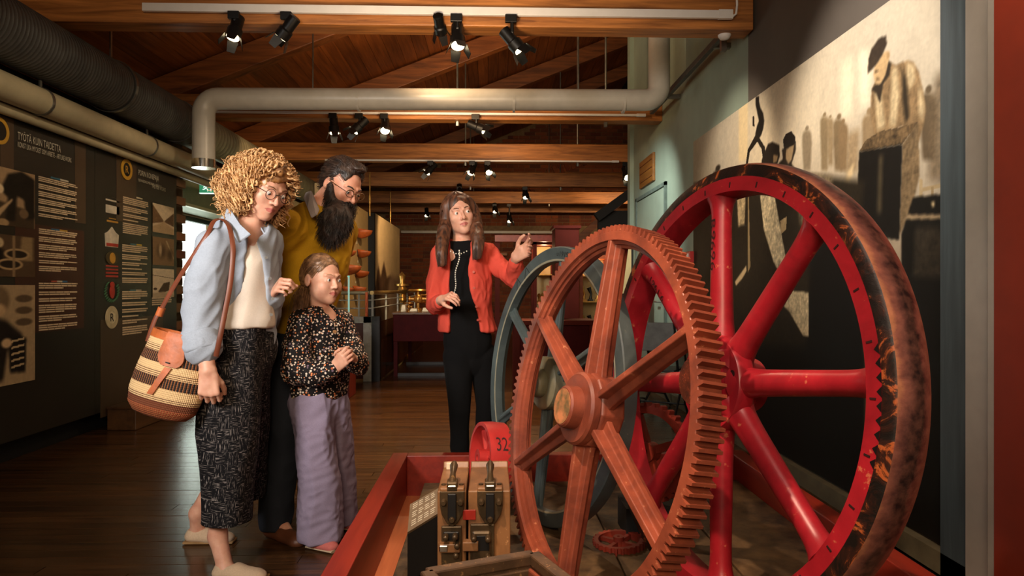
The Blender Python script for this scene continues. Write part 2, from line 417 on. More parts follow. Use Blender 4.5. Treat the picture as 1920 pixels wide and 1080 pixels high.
for (a, b) in [((-4.05, WY0, WZ0), (-3.99, WY1, WZ0+.06)), ((-4.05, WY0, WZ1-.06), (-3.99, WY1, WZ1)), ((-4.05, WY0, WZ0), (-3.99, WY0+.06, WZ1)), ((-4.05, WY1-.06, WZ0), (-3.99, WY1, WZ1)),
               ((-4.05, WY0, .82), (-3.99, WY1, .92))]: fr.box(a, b)
part('window_frame', fr, plain('dark_window_frame', (50, 58, 52), .5), wn)
g = NT('window_glass'); g.base((1, 1, 1, 1)).rough(.02); g.b.inputs['Transmission Weight'].default_value = 1; g.b.inputs['IOR'].default_value = 1.05; M['glass'] = g.m
for z0, z1 in ((WZ0+.06, .82), (.92, WZ1-.06)): part('pane', MB().box((-4.03, WY0+.06, z0), (-4.02, WY1-.06, z1)), M['glass'], wn)
M['olive'] = plain('olive_grey_paint', (122, 124, 100), .5, var=.05)
struct('trim_3', MB().box((-3.95, 7.1, 2.12), (-3.5, 16.9, 2.42)), M['olive'], 'olive grey boxed soffit above the left windows')
struct('trim_4', MB().box((-3.52, 7.1, 2.09), (-3.47, 16.9, 2.125)), M['cream'], 'pale edge strip under the olive soffit')
# right wall
wr = struct('wall_right', MB().box((1.85, 4.85, 0), (1.98, 8.9, 5.7)), M['sage'], 'sage green wall behind the wheels')
part('dark_wall_field', MB().box((1.85, -3, 0), (1.98, 4.85, 5.3)), M['taupe'], wr, 'grey brown wall field above the mural')  # near part of the wall in a darker grey brown
part('corner_post', MB().box((1.80, 8.78, 0), (1.86, 8.93, 5.6)), M['sage'], wr)
struct('baseboard_right', MB().box((1.80, 2.5, 0), (1.85, 8.9, .09)), plain('baseboard_paint', (96, 88, 66), .6), 'olive brown baseboard along the right wall')
struct('wall_front', MB().box((-4.2, -3.2, 0), (8, -3, 6.5)), M['taupe'], 'wall behind the camera')
struct('wall_far_right', MB().box((7.9, -3, 0), (8.1, 17.2, 6.5)), M['taupe'], 'outer wall on the far right')
# door in the right wall
d = struct('door_1', None, None, 'flush sage green door in the right wall')
part('door_leaf', MB().box((1.835, 7.17, .01), (1.85, 8.5, 2.22)), M['sage'], d, bevel=.003)
part('door_frame', MB().box((1.825, 7.10, 0), (1.85, 7.15, 2.27)).box((1.825, 8.52, 0), (1.85, 8.57, 2.27)).box((1.825, 7.10, 2.23), (1.85, 8.57, 2.27)), plain('door_frame_paint', (96, 112, 106), .5), d)
part('door_handle', MB().tube([(1.835, 7.3, 1.0), (1.79, 7.3, 1.0), (1.79, 7.42, 1.0)], .009, 8), M['steel'], d, sm=40)
v = thing('wall_vent', 'brown wooden vent panel on the green wall above the door', 'vent', (1.84, 7.9, 2.5))
a = onX(1207, 357, 1.84); b = onX(1232, 313, 1.84)
part('vent_board', MB().box((1.822, 7.62, 2.36), (1.85, 8.32, 2.68)), wood('vent_wood', (110, 66, 22), (150, 98, 40), (6, 1, 12), .5), v, world=True, bevel=.004)
part('vent_slats', MB().box((1.815, 7.66, 2.42), (1.823, 8.28, 2.43)).box((1.815, 7.66, 2.52), (1.823, 8.28, 2.53)).box((1.815, 7.66, 2.61), (1.823, 8.28, 2.62)), M['rafter'], v, world=True)
# right edge: end of the mural wall, post, pale jamb, rust board
def ydep(px, X=1.84): return onX(px, 540, X).y
y1, y2, y3 = ydep(1783), ydep(1820, 1.80), ydep(1884, 1.78)
struct('trim_5', MB().box((1.80, y2, 0), (1.86, y1+.005, 4.6)), M['slate'], 'slate blue stained wooden post at the right end of the mural')
jm = struct('trim_6', MB().box((1.78, ydep(1868, 1.78), 0), (1.86, y2, 4.6)), M['pale_frame'], 'pale grey upright door frame at the right edge', sm=None)
part('frame_stop', MB().box((1.745, y3, 0), (1.86, ydep(1868, 1.78), 4.6)), M['pale_frame'], jm, bevel=.006)
struct('trim_7', MB().box((1.74, 1.5, 0), (1.86, y3-.002, 4.6)), M['orange_board'], 'rust orange painted board at the right picture edge')
# ----------------------------------------------------------- mural
ZT = onX(1500, 122, 1.84).z; YA = onX(1300, 400, 1.84).y; YB = y1+.02; ZB = .10
NU, NV = 620, 420
mur = Print(NU, NV, (188, 176, 150))
def muv(px, py):
    p = onX(px, py, 1.84); return ((YA-p.y)/(YA-YB), (p.z-ZB)/(ZT-ZB))
def mp(pts, col, soft=0, tex=0, alpha=1): mur.poly([muv(*q) for q in pts], col, soft, tex, alpha)
U, V = mur.U, mur.V
mur.C[:] = np.array((196, 186, 166))*(1-.0*U[..., None])
mur.blob(.0, .6, .22, 1.3, (128, 116, 92), 1, .9)
mur.blob(.55, .80, .34, .38, (246, 226, 190), .9, .9)
mur.blob(.72, .2, .55, .62, (120, 98, 70), .9, .95)
mur.blob(.3, .1, .5, .55, (96, 78, 52), .7, .9)
mp([(1385, 205), (1402, 190), (1402, 300), (1385, 305)], (240, 215, 165), 3, 0, .8)
mp([(1575, 120), (1600, 110), (1600, 220), (1575, 225)], (255, 238, 205), 6, 0, .7)
mp([(1610, 100), (1632, 95), (1632, 200), (1610, 205)], (255, 240, 210), 6, 0, .7)
# distant figures
for x, y0, y1_, w, c in [(1513, 235, 320, 9, (150, 132, 104)), (1546, 210, 320, 8, (146, 126, 94)), (1557, 215, 310, 6, (160, 138, 104)), (1573, 212, 320, 11, (132, 112, 82)), (1581, 222, 320, 9, (140, 116, 84)),
                         (1630, 200, 330, 14, (150, 128, 96)), (1741, 158, 300, 16, (96, 82, 62)), (1346, 308, 330, 12, (50, 42, 34))]:
    hu, hv_ = muv(x, y0+w*.6); eu = abs(muv(x+w*.5, y0)[0]-hu); ev = abs(muv(x, y0)[1]-hv_)
    mur.blob(hu, hv_, eu, ev*1.1, c, .5); mp([(x-w*.3, y0+w), (x+w*.3, y0+w), (x+w*.7, y0+w*1.25), (x+w*.95, y0+w*1.9), (x+w, y0+w*4), (x+w*.7, y1_), (x-w*.7, y1_), (x-w, y0+w*4), (x-w*.95, y0+w*1.9), (x-w*.7, y0+w*1.25)], c, 2, .1)
mp([(1755, 140), (1783, 130), (1783, 340), (1740, 340), (1745, 200)], (110, 94, 72), 5, .5, .8)
mp([(1590, 250), (1612, 240), (1608, 320), (1585, 330)], (150, 126, 92), 4, .3, .8)
mp([(1590, 320), (1602, 305), (1598, 330), (1580, 360)], (222, 196, 150), 2)
# the cap man bending over the block
mp([(1634, 168), (1642, 150), (1668, 116), (1680, 122), (1700, 113), (1712, 116), (1722, 132), (1730, 165), (1736, 205), (1733, 228), (1724, 262), (1718, 275), (1700, 236), (1660, 246), (1640, 256), (1632, 215)], (136, 112, 80), 1, .45)
for q in [[(1672, 130), (1682, 124), (1686, 180), (1680, 236), (1668, 240)], [(1700, 116), (1714, 122), (1716, 150), (1706, 170), (1700, 150)], [(1722, 150), (1734, 200), (1730, 230), (1722, 210)], [(1640, 170), (1652, 172), (1660, 236), (1645, 246)]]:
    mp(q, (196, 176, 138), 2, .3)
mp([(1692, 130), (1700, 150), (1705, 220), (1698, 232), (1692, 190)], (50, 42, 30), 2)
mp([(1665, 112), (1671, 118), (1668, 140), (1656, 158), (1650, 194), (1643, 176), (1634, 168), (1640, 160), (1650, 156), (1660, 140)], (52, 44, 34), 1)
mp([(1640, 124), (1656, 98), (1665, 96), (1667, 110), (1660, 140), (1652, 156), (1644, 158), (1639, 150), (1638, 138)], (196, 166, 122), 1, .15)
mp([(1640, 134), (1648, 130), (1648, 134), (1641, 138)], (70, 55, 40), 1)
mp([(1642, 146), (1650, 147), (1649, 150), (1643, 150)], (90, 70, 50), 1)
mp([(1662, 98), (1668, 96), (1669, 106), (1664, 112)], (170, 140, 100), 1)
mp([(1627, 138), (1628, 112), (1634, 92), (1646, 74), (1661, 66), (1663, 82), (1656, 100), (1644, 120), (1632, 133)], (58, 48, 38), 1, .3)
# block
mp([(1611, 284), (1622, 264), (1650, 246), (1690, 238), (1722, 228), (1692, 270)], (98, 80, 56), 0, .9)
mp([(1692, 270), (1722, 228), (1724, 330), (1706, 405), (1686, 440)], (124, 104, 76), 1, .5)
mp([(1611, 284), (1692, 270), (1686, 450), (1604, 440)], (22, 19, 15), 1, .2)
mp([(1648, 292), (1655, 290), (1652, 400), (1645, 400)], (96, 84, 60), 3, 0, .8)
# fence, bench, darkness below
mp([(1724, 336), (1730, 336), (1730, 372), (1724, 372)], (176, 156, 120), 0)
mp([(1730, 352), (1783, 338), (1783, 346), (1730, 360)], (170, 150, 114), 0)
mp([(1745, 352), (1750, 351), (1750, 368), (1745, 368)], (150, 130, 96), 0); mp([(1765, 348), (1770, 347), (1770, 366), (1765, 366)], (150, 130, 96), 0)
mp([(1712, 370), (1783, 362), (1783, 1080), (1686, 1080), (1690, 440)], (20, 18, 14), 1)
mp([(1700, 402), (1783, 402), (1783, 410), (1696, 412)], (150, 130, 100), 1, .3)
mp([(1716, 425), (1783, 425), (1783, 520), (1712, 520)], (48, 42, 33), 3, .6)
mp([(1746, 380), (1752, 378), (1753, 388), (1747, 388)], (190, 170, 130), 1)
# left part of the mural
mp([(1417, 182), (1423, 180), (1423, 190), (1426, 202), (1431, 212), (1433, 226), (1431, 242), (1426, 256), (1420, 262), (1416, 252), (1419, 238), (1423, 226), (1420, 212), (1417, 198)], (26, 22, 18), 1)
mp([(1411, 218), (1414, 216), (1415, 238), (1411, 236)], (30, 25, 20), 0)
mp([(1418, 250), (1426, 262), (1434, 275), (1438, 310), (1432, 310), (1428, 280), (1420, 266), (1406, 285), (1402, 310), (1398, 310), (1402, 280)], (34, 28, 22), 0)
mp([(1440, 270), (1448, 266), (1461, 272), (1462, 292), (1458, 306), (1430, 330), (1428, 300)], (40, 33, 26), 1, .2)
mp([(1450, 290), (1459, 292), (1456, 304), (1450, 306)], (160, 132, 95), 1)
mp([(1466, 280), (1492, 266), (1492, 282), (1484, 307), (1500, 330), (1455, 340), (1460, 306), (1468, 298)], (52, 43, 34), 1, .2)
mp([(1474, 280), (1489, 270), (1487, 284), (1484, 300), (1478, 307), (1473, 298)], (188, 158, 116), 1, .1)
mp([(1468, 262), (1474, 250), (1484, 246), (1491, 256), (1492, 268), (1484, 274), (1470, 280)], (40, 34, 28), 0)
mp([(1300, 345), (1440, 318), (1620, 340), (1610, 520), (1605, 1080), (1300, 1080)], (40, 34, 24), 4, .3)
mp([(1490, 330), (1560, 330), (1560, 440), (1500, 420)], (120, 104, 78), 4, .9)
mp([(1520, 420), (1620, 420), (1620, 1080), (1500, 1080)], (15, 13, 10), 4)
mp([(1335, 372), (1356, 366), (1352, 470), (1348, 560), (1338, 600), (1346, 470)], (156, 132, 92), 2, .8)
mp([(1382, 370), (1398, 368), (1396, 420), (1384, 425)], (190, 168, 126), 2, .6)
mp([(1402, 370), (1404, 370), (1407, 500), (1402, 512)], (150, 128, 90), 0)
mp([(1425, 366), (1452, 366), (1462, 420), (1476, 500), (1492, 560), (1500, 600), (1478, 545), (1450, 490), (1432, 430)], (206, 188, 150), 1, .6)
mp([(1378, 528), (1392, 508), (1399, 498), (1400, 508), (1392, 522), (1380, 536)], (214, 186, 140), 1)
mp([(1478, 545), (1516, 548), (1516, 632), (1506, 630), (1480, 585), (1470, 575)], (196, 176, 138), 1, .5)
mp([(1463, 414), (1475, 406), (1474, 430), (1464, 440)], (176, 150, 108), 0, .3)
mp([(1300, 640), (1620, 660), (1620, 1080), (1300, 1080)], (14, 12, 10), 6)
mur.grain(.10)
mo = thing('mural', 'large sepia photo mural of flat-capped workers round a casting on the right wall', 'mural', (1.84, (YA+YB)/2, ZB))
part('mural_board', MB().box((1.842, YB, ZB), (1.852, YA, ZT)), M['blackmat'], mo, world=True)
mur.build('printed_picture', lambda U, V: np.concatenate([1.84+0*U, YA+(YB-YA)*U, ZB+(ZT-ZB)*V], -1), M['print'], mo)
# ----------------------------------------------------------- left exhibition panels
PX = -3.1
pt = onX(200, 538-.373*720, PX).z
PZ0 = .16
M['pdark'] = plain('panel_dark_print', (34, 33, 27), .35, scale=2, var=.1)
M['pmid'] = plain('panel_brown_print', (72, 56, 40), .35, scale=2, var=.1)
M['pred'] = plain('panel_red_brown_print', (66, 38, 26), .35, scale=2, var=.1)
M['ptext'] = plain('cream_print', (214, 190, 156), .5, var=.02)
M['ptitle'] = plain('pale_lettering', (200, 196, 176), .5, var=.02)
M['yellow'] = plain('ochre_ring', (196, 148, 44), .4, var=.05)
YS = onX(178, 540, PX).y; YE = onX(331, 540, PX).y
def quadX(mb, px0, py0, px1, py1, X=PX, th=.003):    # upright rectangle on the panel between two pixel corners
    a = onX(px0, py0, X); b = onX(px1, py1, X); mb.box((X, a.y, a.z), (X+th, b.y, b.z)); return a, b
def para(parent, px0, py0, px1, py1, n, gaps=()):
    mb = MB(); a = onX(px0, py0, PX); b = onX(px1, py1, PX); H = (a.z-b.z)/n
    for i in range(n):
        if i in gaps: continue
        f = RNG.uniform(.55, .98) if (i+1 in gaps or i == n-1) else RNG.uniform(.95, 1)
        zt = a.z-i*H; L = (b.y-a.y)*f; y = a.y
        while y < a.y+L-.01:
            l = min(RNG.uniform(.05, .13), a.y+L-y); mb.box((PX, y, zt-H*.62), (PX+.006, y+l-.008, zt)); y += l
    part('text_block', mb, M['ptext'], parent, kind='stuff', world=True)
def rule(parent, px0, px1, py, cols):
    a = onX(px0, py, PX); b = onX(px1, py, PX)
    for i, c in enumerate(cols):
        ya = a.y+(b.y-a.y)*i/len(cols); yb = a.y+(b.y-a.y)*(i+1)/len(cols)
        part('colour_rule', MB().box((PX, ya, a.z-.012), (PX+.006, yb, a.z)), plain('rule', c, .5), parent, world=True)
def photoX(parent, px0, py0, px1, py1, draw, nu=70, nv=90, base=(170, 140, 104), X=PX):
    a = onX(px0, py0, X); b = onX(px1, py1, X); p = Print(nu, nv, base); draw(p); p.grain(.12)
    p.build('printed_photo', lambda U, V: np.concatenate([X+.006+0*U, a.y+(b.y-a.y)*U, b.z+(a.z-b.z)*V], -1), M['print'], parent)
p1_ = thing('exhibition_panel', 'dark text panel headed TYOTA KUIN TAIDETTA with three sepia work photos', 'panel', (PX, 4.5, PZ0))
p2_ = thing('exhibition_panel', 'dark text panel with coloured crests column and street photos, nearer the window', 'panel', (PX, YS, PZ0))
part('panel_board', MB().box((PX-.03, 2.0, PZ0), (PX, YS-.004, pt)), M['pdark'], p1_, world=True)
part('panel_board', MB().box((PX-.03, YS, PZ0), (PX, YE, pt)), M['pdark'], p2_, world=True)
for (q, mt) in [((0, 215, 25, 330), 'pmid'), ((28, 415, 157, 615), 'pred'), ((140, 250, 160, 420), 'pmid')]:
    mb = MB(); quadX(mb, *q); part('tone_field', mb, M[mt], p1_, world=True)
for (q, mt) in [((218, 275, 255, 420), 'pmid'), ((188, 600, 305, 745), 'pmid')]:
    mb = MB(); quadX(mb, *q); part('tone_field', mb, M[mt], p2_, world=True)
def off(p): return p
for (s, px0, py0, px1, h, par) in [('TYÖTÄ KUIN TAIDETTA', 31, 261, 112, .062, p1_), ('KONST LIKA MYCKET SOM ARBETE - ARTLIKE WORK', 31, 275, 132, .034, p1_),
                                ('PORIN KONEPAJA', 258, 331, 296, .062, p2_), ('BJÖRNEBORGS MEKANISKA VERKSTAD -', 258, 341, 303, .034, p2_), ('THE PORI WORKS', 283, 352, 309, .034, p2_)]:
    a = onX(px0, py0, PX); b = onX(px1, py0, PX)
    place_text(s, (PX+.004, a.y, a.z), (0, 1, 0), (0, 0, 1), b.y-a.y, h, M['ptitle'], par)
for (a0, a1, par) in [((72, 330, 145, 418, 22), (3, 7, 11, 15, 19), p1_), ((72, 428, 145, 512, 22), (3, 7, 11, 15, 18), p1_), ((72, 530, 145, 615, 22), (3, 6, 9, 14, 18), p1_),
                      ((230, 368, 278, 445, 20), (4, 8, 11, 13), p2_), ((229, 458, 277, 532, 20), (4, 8, 11, 13, 16), p2_), ((229, 546, 277, 624, 20), (4, 7, 10, 12, 15), p2_), ((285, 558, 322, 572, 4), (), p2_)]:
    para(par, *a0[:4], a0[4], a1)
rule(p1_, 95, 127, 331, [(60, 110, 130), (190, 180, 160)]); rule(p1_, 95, 125, 428, [(60, 100, 130), (190, 150, 60)]); rule(p1_, 95, 125, 526, [(170, 80, 60), (180, 170, 150), (60, 100, 130)])
rule(p2_, 255, 266, 369, [(200, 190, 160)]); rule(p2_, 244, 265, 456, [(70, 110, 120), (200, 170, 60)]); rule(p2_, 243, 264, 543, [(70, 110, 120), (180, 160, 140)])
def ring(par, px, py, r, mat, r2=.7, letter=None, lm=None, fill=None):
    c = onX(px, py, PX+.005); R = Matrix.Translation(c) @ Matrix(((0, 0, 1, 0), (1, 0, 0, 0), (0, 1, 0, 0), (0, 0, 0, 1)))
    part('round_emblem', MB().revolve([(r*r2, 0), (r, 0), (r, .006), (r*r2, .006)], 40, M4=R), mat, par, world=True)
    part('emblem_disc', MB().revolve([(0, 0), (r*r2, 0), (r*r2, .004), (0, .004)], 32, closed=False, M4=R), fill or M['black'], par, world=True)
    if letter: place_text(letter, (c.x, c.y-r*.28, c.z-r*.35), (0, 1, 0), (0, 0, 1), r*.56, r*.7, lm or M['yellow'], par, off=.007)
ring(p1_, -2, 245, .085, M['yellow'], .72)
ring(p2_, 237, 318, .088, M['yellow'], .66, 'R')
ring(p2_, 209, 595, .092, plain('seal_cream', (190, 176, 140), .5), .55, 'R', M['black'], plain('seal_light', (206, 194, 160), .5))
# small crests between
cw = plain('crest_white', (206, 196, 176), .5); cr_ = plain('crest_red', (176, 56, 44), .5); cg = plain('crest_green', (70, 110, 78), .5); cy = plain('crest_gold', (190, 140, 52), .5)
mb = MB(); quadX(mb, 198, 367, 223, 373); quadX(mb, 198, 375, 223, 378); quadX(mb, 198, 383, 223, 403); part('crest_white_blocks', mb, cw, p2_, world=True)
mb = MB(); quadX(mb, 200, 412, 221, 419); quadX(mb, 204, 408, 217, 412); part('crest_banner', mb, cy, p2_, world=True)
def discX(par, px, py, ry, rz, mat, name, x0=.004):
    c = onX(px, py, PX); mb = MB(); mb.prism([(c.y+ry*math.cos(t*PI/8), c.z+rz*math.sin(t*PI/8)) for t in range(16)], PX+x0-.003, PX+x0+.003, 0); part(name, mb, mat, par, world=True)
mb = MB(); c = onX(209, 446, PX); mb.prism([(c.y-.09, c.z-.075), (c.y+.09, c.z-.075), (c.y+.10, c.z+.03), (c.y+.05, c.z+.05), (c.y, c.z+.09), (c.y-.05, c.z+.05), (c.y-.10, c.z+.03)], PX, PX+.006, 0); part('crest_shield', mb, cw, p2_, world=True)
mb = MB(); mb.box((PX, c.y-.085, c.z-.07), (PX+.009, c.y+.085, c.z-.045)); part('crest_band', mb, cr_, p2_, world=True)
discX(p2_, 209, 484, .09, .055, plain('crest_dark', (70, 60, 36), .5), 'crest_mantle'); discX(p2_, 209, 484, .04, .045, cy, 'crest_gold_shield', .009)
mb = MB(); [quadX(mb, 198, 497+k*6.3, 221, 501+k*6.3) for k in range(4)]; part('crest_red_bars', mb, cr_, p2_, world=True)
c = onX(209, 545, PX); mb = MB()
for k in range(18):
    a = math.radians(-230+k*15.5); 
    p = Vector((PX+.003, c.y+.095*math.cos(a), c.z+.082*math.sin(a)-.006)); mb.bar(p-Vector((0, .014, .008)), p+Vector((0, .014, .012)), .006, .013, up=(1, 0, 0))
part('crest_wreath', mb, cg, p2_, world=True)
discX(p2_, 209, 547, .035, .055, cr_, 'crest_red_figure', .006); discX(p2_, 209, 534, .03, .025, cr_, 'crest_red_head', .007)
# photos
def d1(p):
    p.poly([(0, 0), (1, 0), (1, .3), (0, .45)], (70, 56, 40), 2); p.poly([(.25, .6), (.4, .9), (.7, 1), (1, .9), (1, .2), (.8, .15), (.75, .5), (.6, .55), (.55, .1), (.35, .1), (.4, .5)], (34, 28, 22), 2, .3)
    p.poly([(0, .1), (.5, .5), (.5, .45), (.1, .0)], (190, 160, 120), 1); p.blob(.22, .62, .12, .1, (226, 200, 160)); p.blob(.12, .72, .12, .14, (60, 46, 34)); p.blob(.75, .25, .12, .1, (120, 96, 70)); p.blob(.3, .05, .15, .08, (170, 140, 100))
def d2(p):
    p.C[:] = (88, 68, 48); p.blob(.2, .8, .14, .15, (200, 176, 134)); p.poly([(0, .7), (.3, .65), (.35, .2), (0, .1)], (28, 22, 18), 3); p.poly([(.65, .4), (.95, .4), (.95, 1), (.7, 1)], (150, 124, 88), 2)
    for u, v in ((.45, .3), (.6, .55)): p.blob(u, v, .3, .15, (180, 150, 108), .15); p.blob(u, v, .24, .1, (44, 34, 26), .2)
    p.poly([(.5, .0), (.56, .0), (.56, 1), (.5, 1)], (150, 124, 90), 1)
def d3(p):
    p.C[:] = (176, 150, 114); p.blob(.2, .85, .28, .16, (120, 98, 72), .3); p.blob(.22, .75, .18, .08, (200, 166, 124), .4); p.poly([(0, .7), (.35, .65), (.7, .5), (.75, .4), (.4, .35), (.3, .05), (0, .05)], (34, 28, 24), 3, .2)
    p.poly([(.4, .5), (.8, .45), (.78, .1), (.45, .12)], (24, 20, 18), 2); 
    for k in range(5): p.poly([(.48, .16+k*.065), (.75, .18+k*.065), (.75, .2+k*.065), (.48, .18+k*.065)], (196, 170, 130), 0)
    p.blob(.38, .42, .14, .06, (210, 176, 134), .4)
    for k in range(3): p.blob(.75, .62+k*.12, .22, .045, (96, 78, 58), .3)
def d4(p):
    p.C[:] = (226, 206, 172); p.poly([(0, .95), (.5, .45), (.5, .4), (0, .3)], (128, 100, 72), 1, .3); p.poly([(1, .8), (.55, .45), (.55, .4), (1, .3)], (112, 88, 64), 1, .3); p.poly([(0, 0), (1, 0), (1, .2), (.52, .42), (0, .2)], (196, 168, 130), 2)
def d5(p): p.C[:] = (146, 118, 86); p.blob(.4, .5, .3, .35, (84, 66, 48), .8); p.blob(.35, .55, .1, .3, (196, 170, 134), .6); p.poly([(.6, .9), (.66, .9), (1, .3), (1, .2)], (200, 176, 140), 1); p.blob(.8, .4, .2, .3, (90, 72, 52), .7)
def d6(p):
    p.C[:] = (226, 208, 178); p.poly([(.25, .2), (.5, .5), (.8, .55), (.75, .25), (.4, .12)], (90, 76, 58), 1, .3); p.poly([(0, .78), (1, .68), (1, .66), (0, .76)], (110, 92, 70), 0); p.poly([(0, 0), (1, 0), (1, .1), (.5, .2), (0, .15)], (196, 176, 146), 2); p.blob(.12, .3, .1, .05, (90, 76, 58))
photoX(p1_, -25, 306, 64, 430, d1); photoX(p1_, -25, 436, 64, 520, d2); photoX(p1_, -25, 534, 64, 712, d3, 80, 110)
photoX(p2_, 285, 380, 325, 441, d4); photoX(p2_, 285, 443, 325, 499, d5); photoX(p2_, 285, 503, 325, 557, d6)
# dark recess behind and below the panels
struct('baseboard_left', MB().box((PX-.25, 1.6, 0), (PX-.12, 6.8, PZ0)), M['blackmat'], 'dark recessed plinth under the left panels')
struct('wall_panel_back', MB().box((PX-.3, 1.6, 0), (PX-.26, 6.8, 2.25)), M['blackmat'], 'dark backing wall behind the left panels')
for i, (x0, x1, y0, y1_, zz, s) in enumerate([(-3.09, -2.86, 5.6, 6.7, .17, 'low dark wooden step box at the foot of the second panel')]):
    t = thing('step_box', s, 'box', ((x0+x1)/2, (y0+y1_)/2, 0))
    part('box_side', MB().box((x0, y0, 0.002), (x1, y1_, zz)), wood('step_wood', (70, 44, 24), (104, 70, 40), (9, .8, 9), .35), t, world=True, bevel=.006)
    part('box_lid', MB().box((x0, y0-.01, zz), (x1+.01, y1_+.01, zz+.02)), wood('lid_wood', (50, 32, 18), (84, 54, 30), (9, .8, 9), .3), t, world=True, bevel=.004)
# ----------------------------------------------------------- ducts and pipes
def ductprof(y0, y1_, step, r, mb, cx, cz):
    pts = []; rs = []; y = y0
    while y < y1_: pts += [(cx, y, cz), (cx, y+step*.82, cz), (cx, y+step*.86, cz), (cx, y+step*.96, cz)]; rs += [r, r, r+.0016, r+.0016]; y += step
    mb.tube(pts, rs, 40)
t = thing('air_duct', 'big dark grey spiral air duct along the upper left', 'duct', (-2.95, 1.8, 2.72)); mb = MB()
ductprof(1.8, 6.55, .034, .192, mb, -2.95, 2.72); part('duct_tube', mb, M['duct'], t, world=True, sm=60)
part('duct_collar', MB().tube([(-2.95, 6.5, 2.72), (-2.95, 6.62, 2.72), (-2.95, 6.66, 2.72)], [.2, .2, .17], 40), M['duct'], t, world=True, sm=50)
for yy in (3.6, 5.4): part('hanger_strap', MB().revolve([(.2, -.015), (.207, -.015), (.207, .015), (.2, .015)], 40, M4=Matrix.Translation((-2.95, yy, 2.72)) @ Matrix.Rotation(PI/2, 4, 'X')).box((-2.955, yy-.012, 2.92), (-2.945, yy+.012, 3.4)), M['steel'], t, world=True)
t = thing('air_duct', 'paler far length of air duct behind the curly hair', 'duct', (-2.95, 6.7, 2.72)); mb = MB()
ductprof(6.7, 13.0, .08, .185, mb, -2.95, 2.72); part('duct_tube', mb, M['duct_lit'], t, world=True, sm=60)
t = thing('heating_pipe', 'thick cream insulated pipe running above the left panels', 'pipe', (-3.0, 1.6, 2.37))
part('pipe_run', MB().tube([(-2.97, 1.6, 2.38), (-2.97, 4, 2.38), (-2.97, 8, 2.38), (-2.97, 13, 2.38)], .088, 28), M['cream'], t, world=True, sm=50)
for yy in (3.2, 4.6, 6.0): part('pipe_clip', MB().revolve([(.088, -.012), (.094, -.012), (.094, .012), (.088, .012)], 28, M4=Matrix.Translation((-2.97, yy, 2.38)) @ Matrix.Rotation(PI/2, 4, 'X')).box((-2.975, yy-.01, 2.46), (-2.965, yy+.01, 2.52)), M['steel'], t, world=True)
tag(part('thin_pipe', MB().tube([(-3.045, 1.6, 2.27), (-3.045, 13, 2.27)], .035, 16), M['cream'], None, sm=50), 'thinner cream pipe tucked under the thick one', 'pipe')
t = thing('cable_tray', 'thin dark cable tray with loose cables between duct and pipe', 'cable tray', (-3.25, 2, 2.56))
part('tray', MB().box((-3.4, 2.0, 2.54), (-3.17, 6.8, 2.55)).box((-3.18, 2.0, 2.54), (-3.17, 6.8, 2.6)), M['steel'], t, world=True)
for k in range(4):
    part('cable', MB().tube([(-3.22-.03*k+.01*math.sin(j*1.3+k), 2+j*.45, 2.57+.012*math.sin(j*2.1+k*2)) for j in range(11)], .009, 6), [M['black'], M['white'], M['black'], M['steel']][k], t, world=True, sm=60)
# L pipe crossing the hall
t = thing('ventilation_pipe', 'pale round ventilation pipe crossing the hall with a dropped outlet at left', 'pipe', (-2.6, 6.2, 2.2))
def elbow(a, c, b, r, n=7):
    a, c, b = Vector(a), Vector(c), Vector(b); d1_ = (a-c).normalized(); d2_ = (b-c).normalized(); p = c+d1_*r; q = c+d2_*r; o = c+d1_*r+d2_*r
    return [o+(-d2_*math.cos(k*PI/2/n)-d1_*math.sin(k*PI/2/n))*r for k in range(n+1)]
L0 = at(382, 306, 6.2); cl = at(382, 185, 6.2); cr2 = at(1236, 188, 6.2); tr = Vector((cr2.x, cr2.y, 4.6))
pts = [L0]+elbow(L0, cl, cr2, .13)+elbow(cl, cr2, tr, .13)+[tr]
part('pipe_run', MB().tube(pts, .097, 32), M['whitepipe'], t, world=True, sm=50)
part('chrome_outlet', MB().tube([L0-Vector((0, 0, .045)), L0+Vector((0, 0, .03))], .101, 32), M['chrome'], t, world=True, sm=50, label='chrome outlet ring')
for k in (-1.2, .2, 1.2): part('pipe_joint', MB().tube([(k, 6.2, cl.z), (k+.02, 6.2, cl.z)], .1, 32), M['whitepipe'], t, world=True, sm=50)
for k in (-1.6, .8): part('pipe_hanger', MB().tube([(k, 6.2, cl.z+.09), (k, 6.2, 4.6)], .006, 6), M['steel'], t, world=True)
t = thing('brace_rail', 'dark grey rail running along the green wall below the nearest beam', 'rail', (1.7, 5.9, 3.0))
part('rail_bar', MB().bar((1.72, 4.95, 3.03), (1.72, 7.25, 3.03), .04, .05), plain('rail_grey', (84, 84, 80), .5, .5), t, world=True, bevel=.004)
part('rail_bracket', MB().box((1.70, 4.98, 2.9), (1.74, 5.02, 3.02)).box((1.72, 5.2, 3.0), (1.85, 5.24, 3.04)).box((1.72, 6.6, 3.0), (1.85, 6.64, 3.04)), M['steel'], t, world=True)
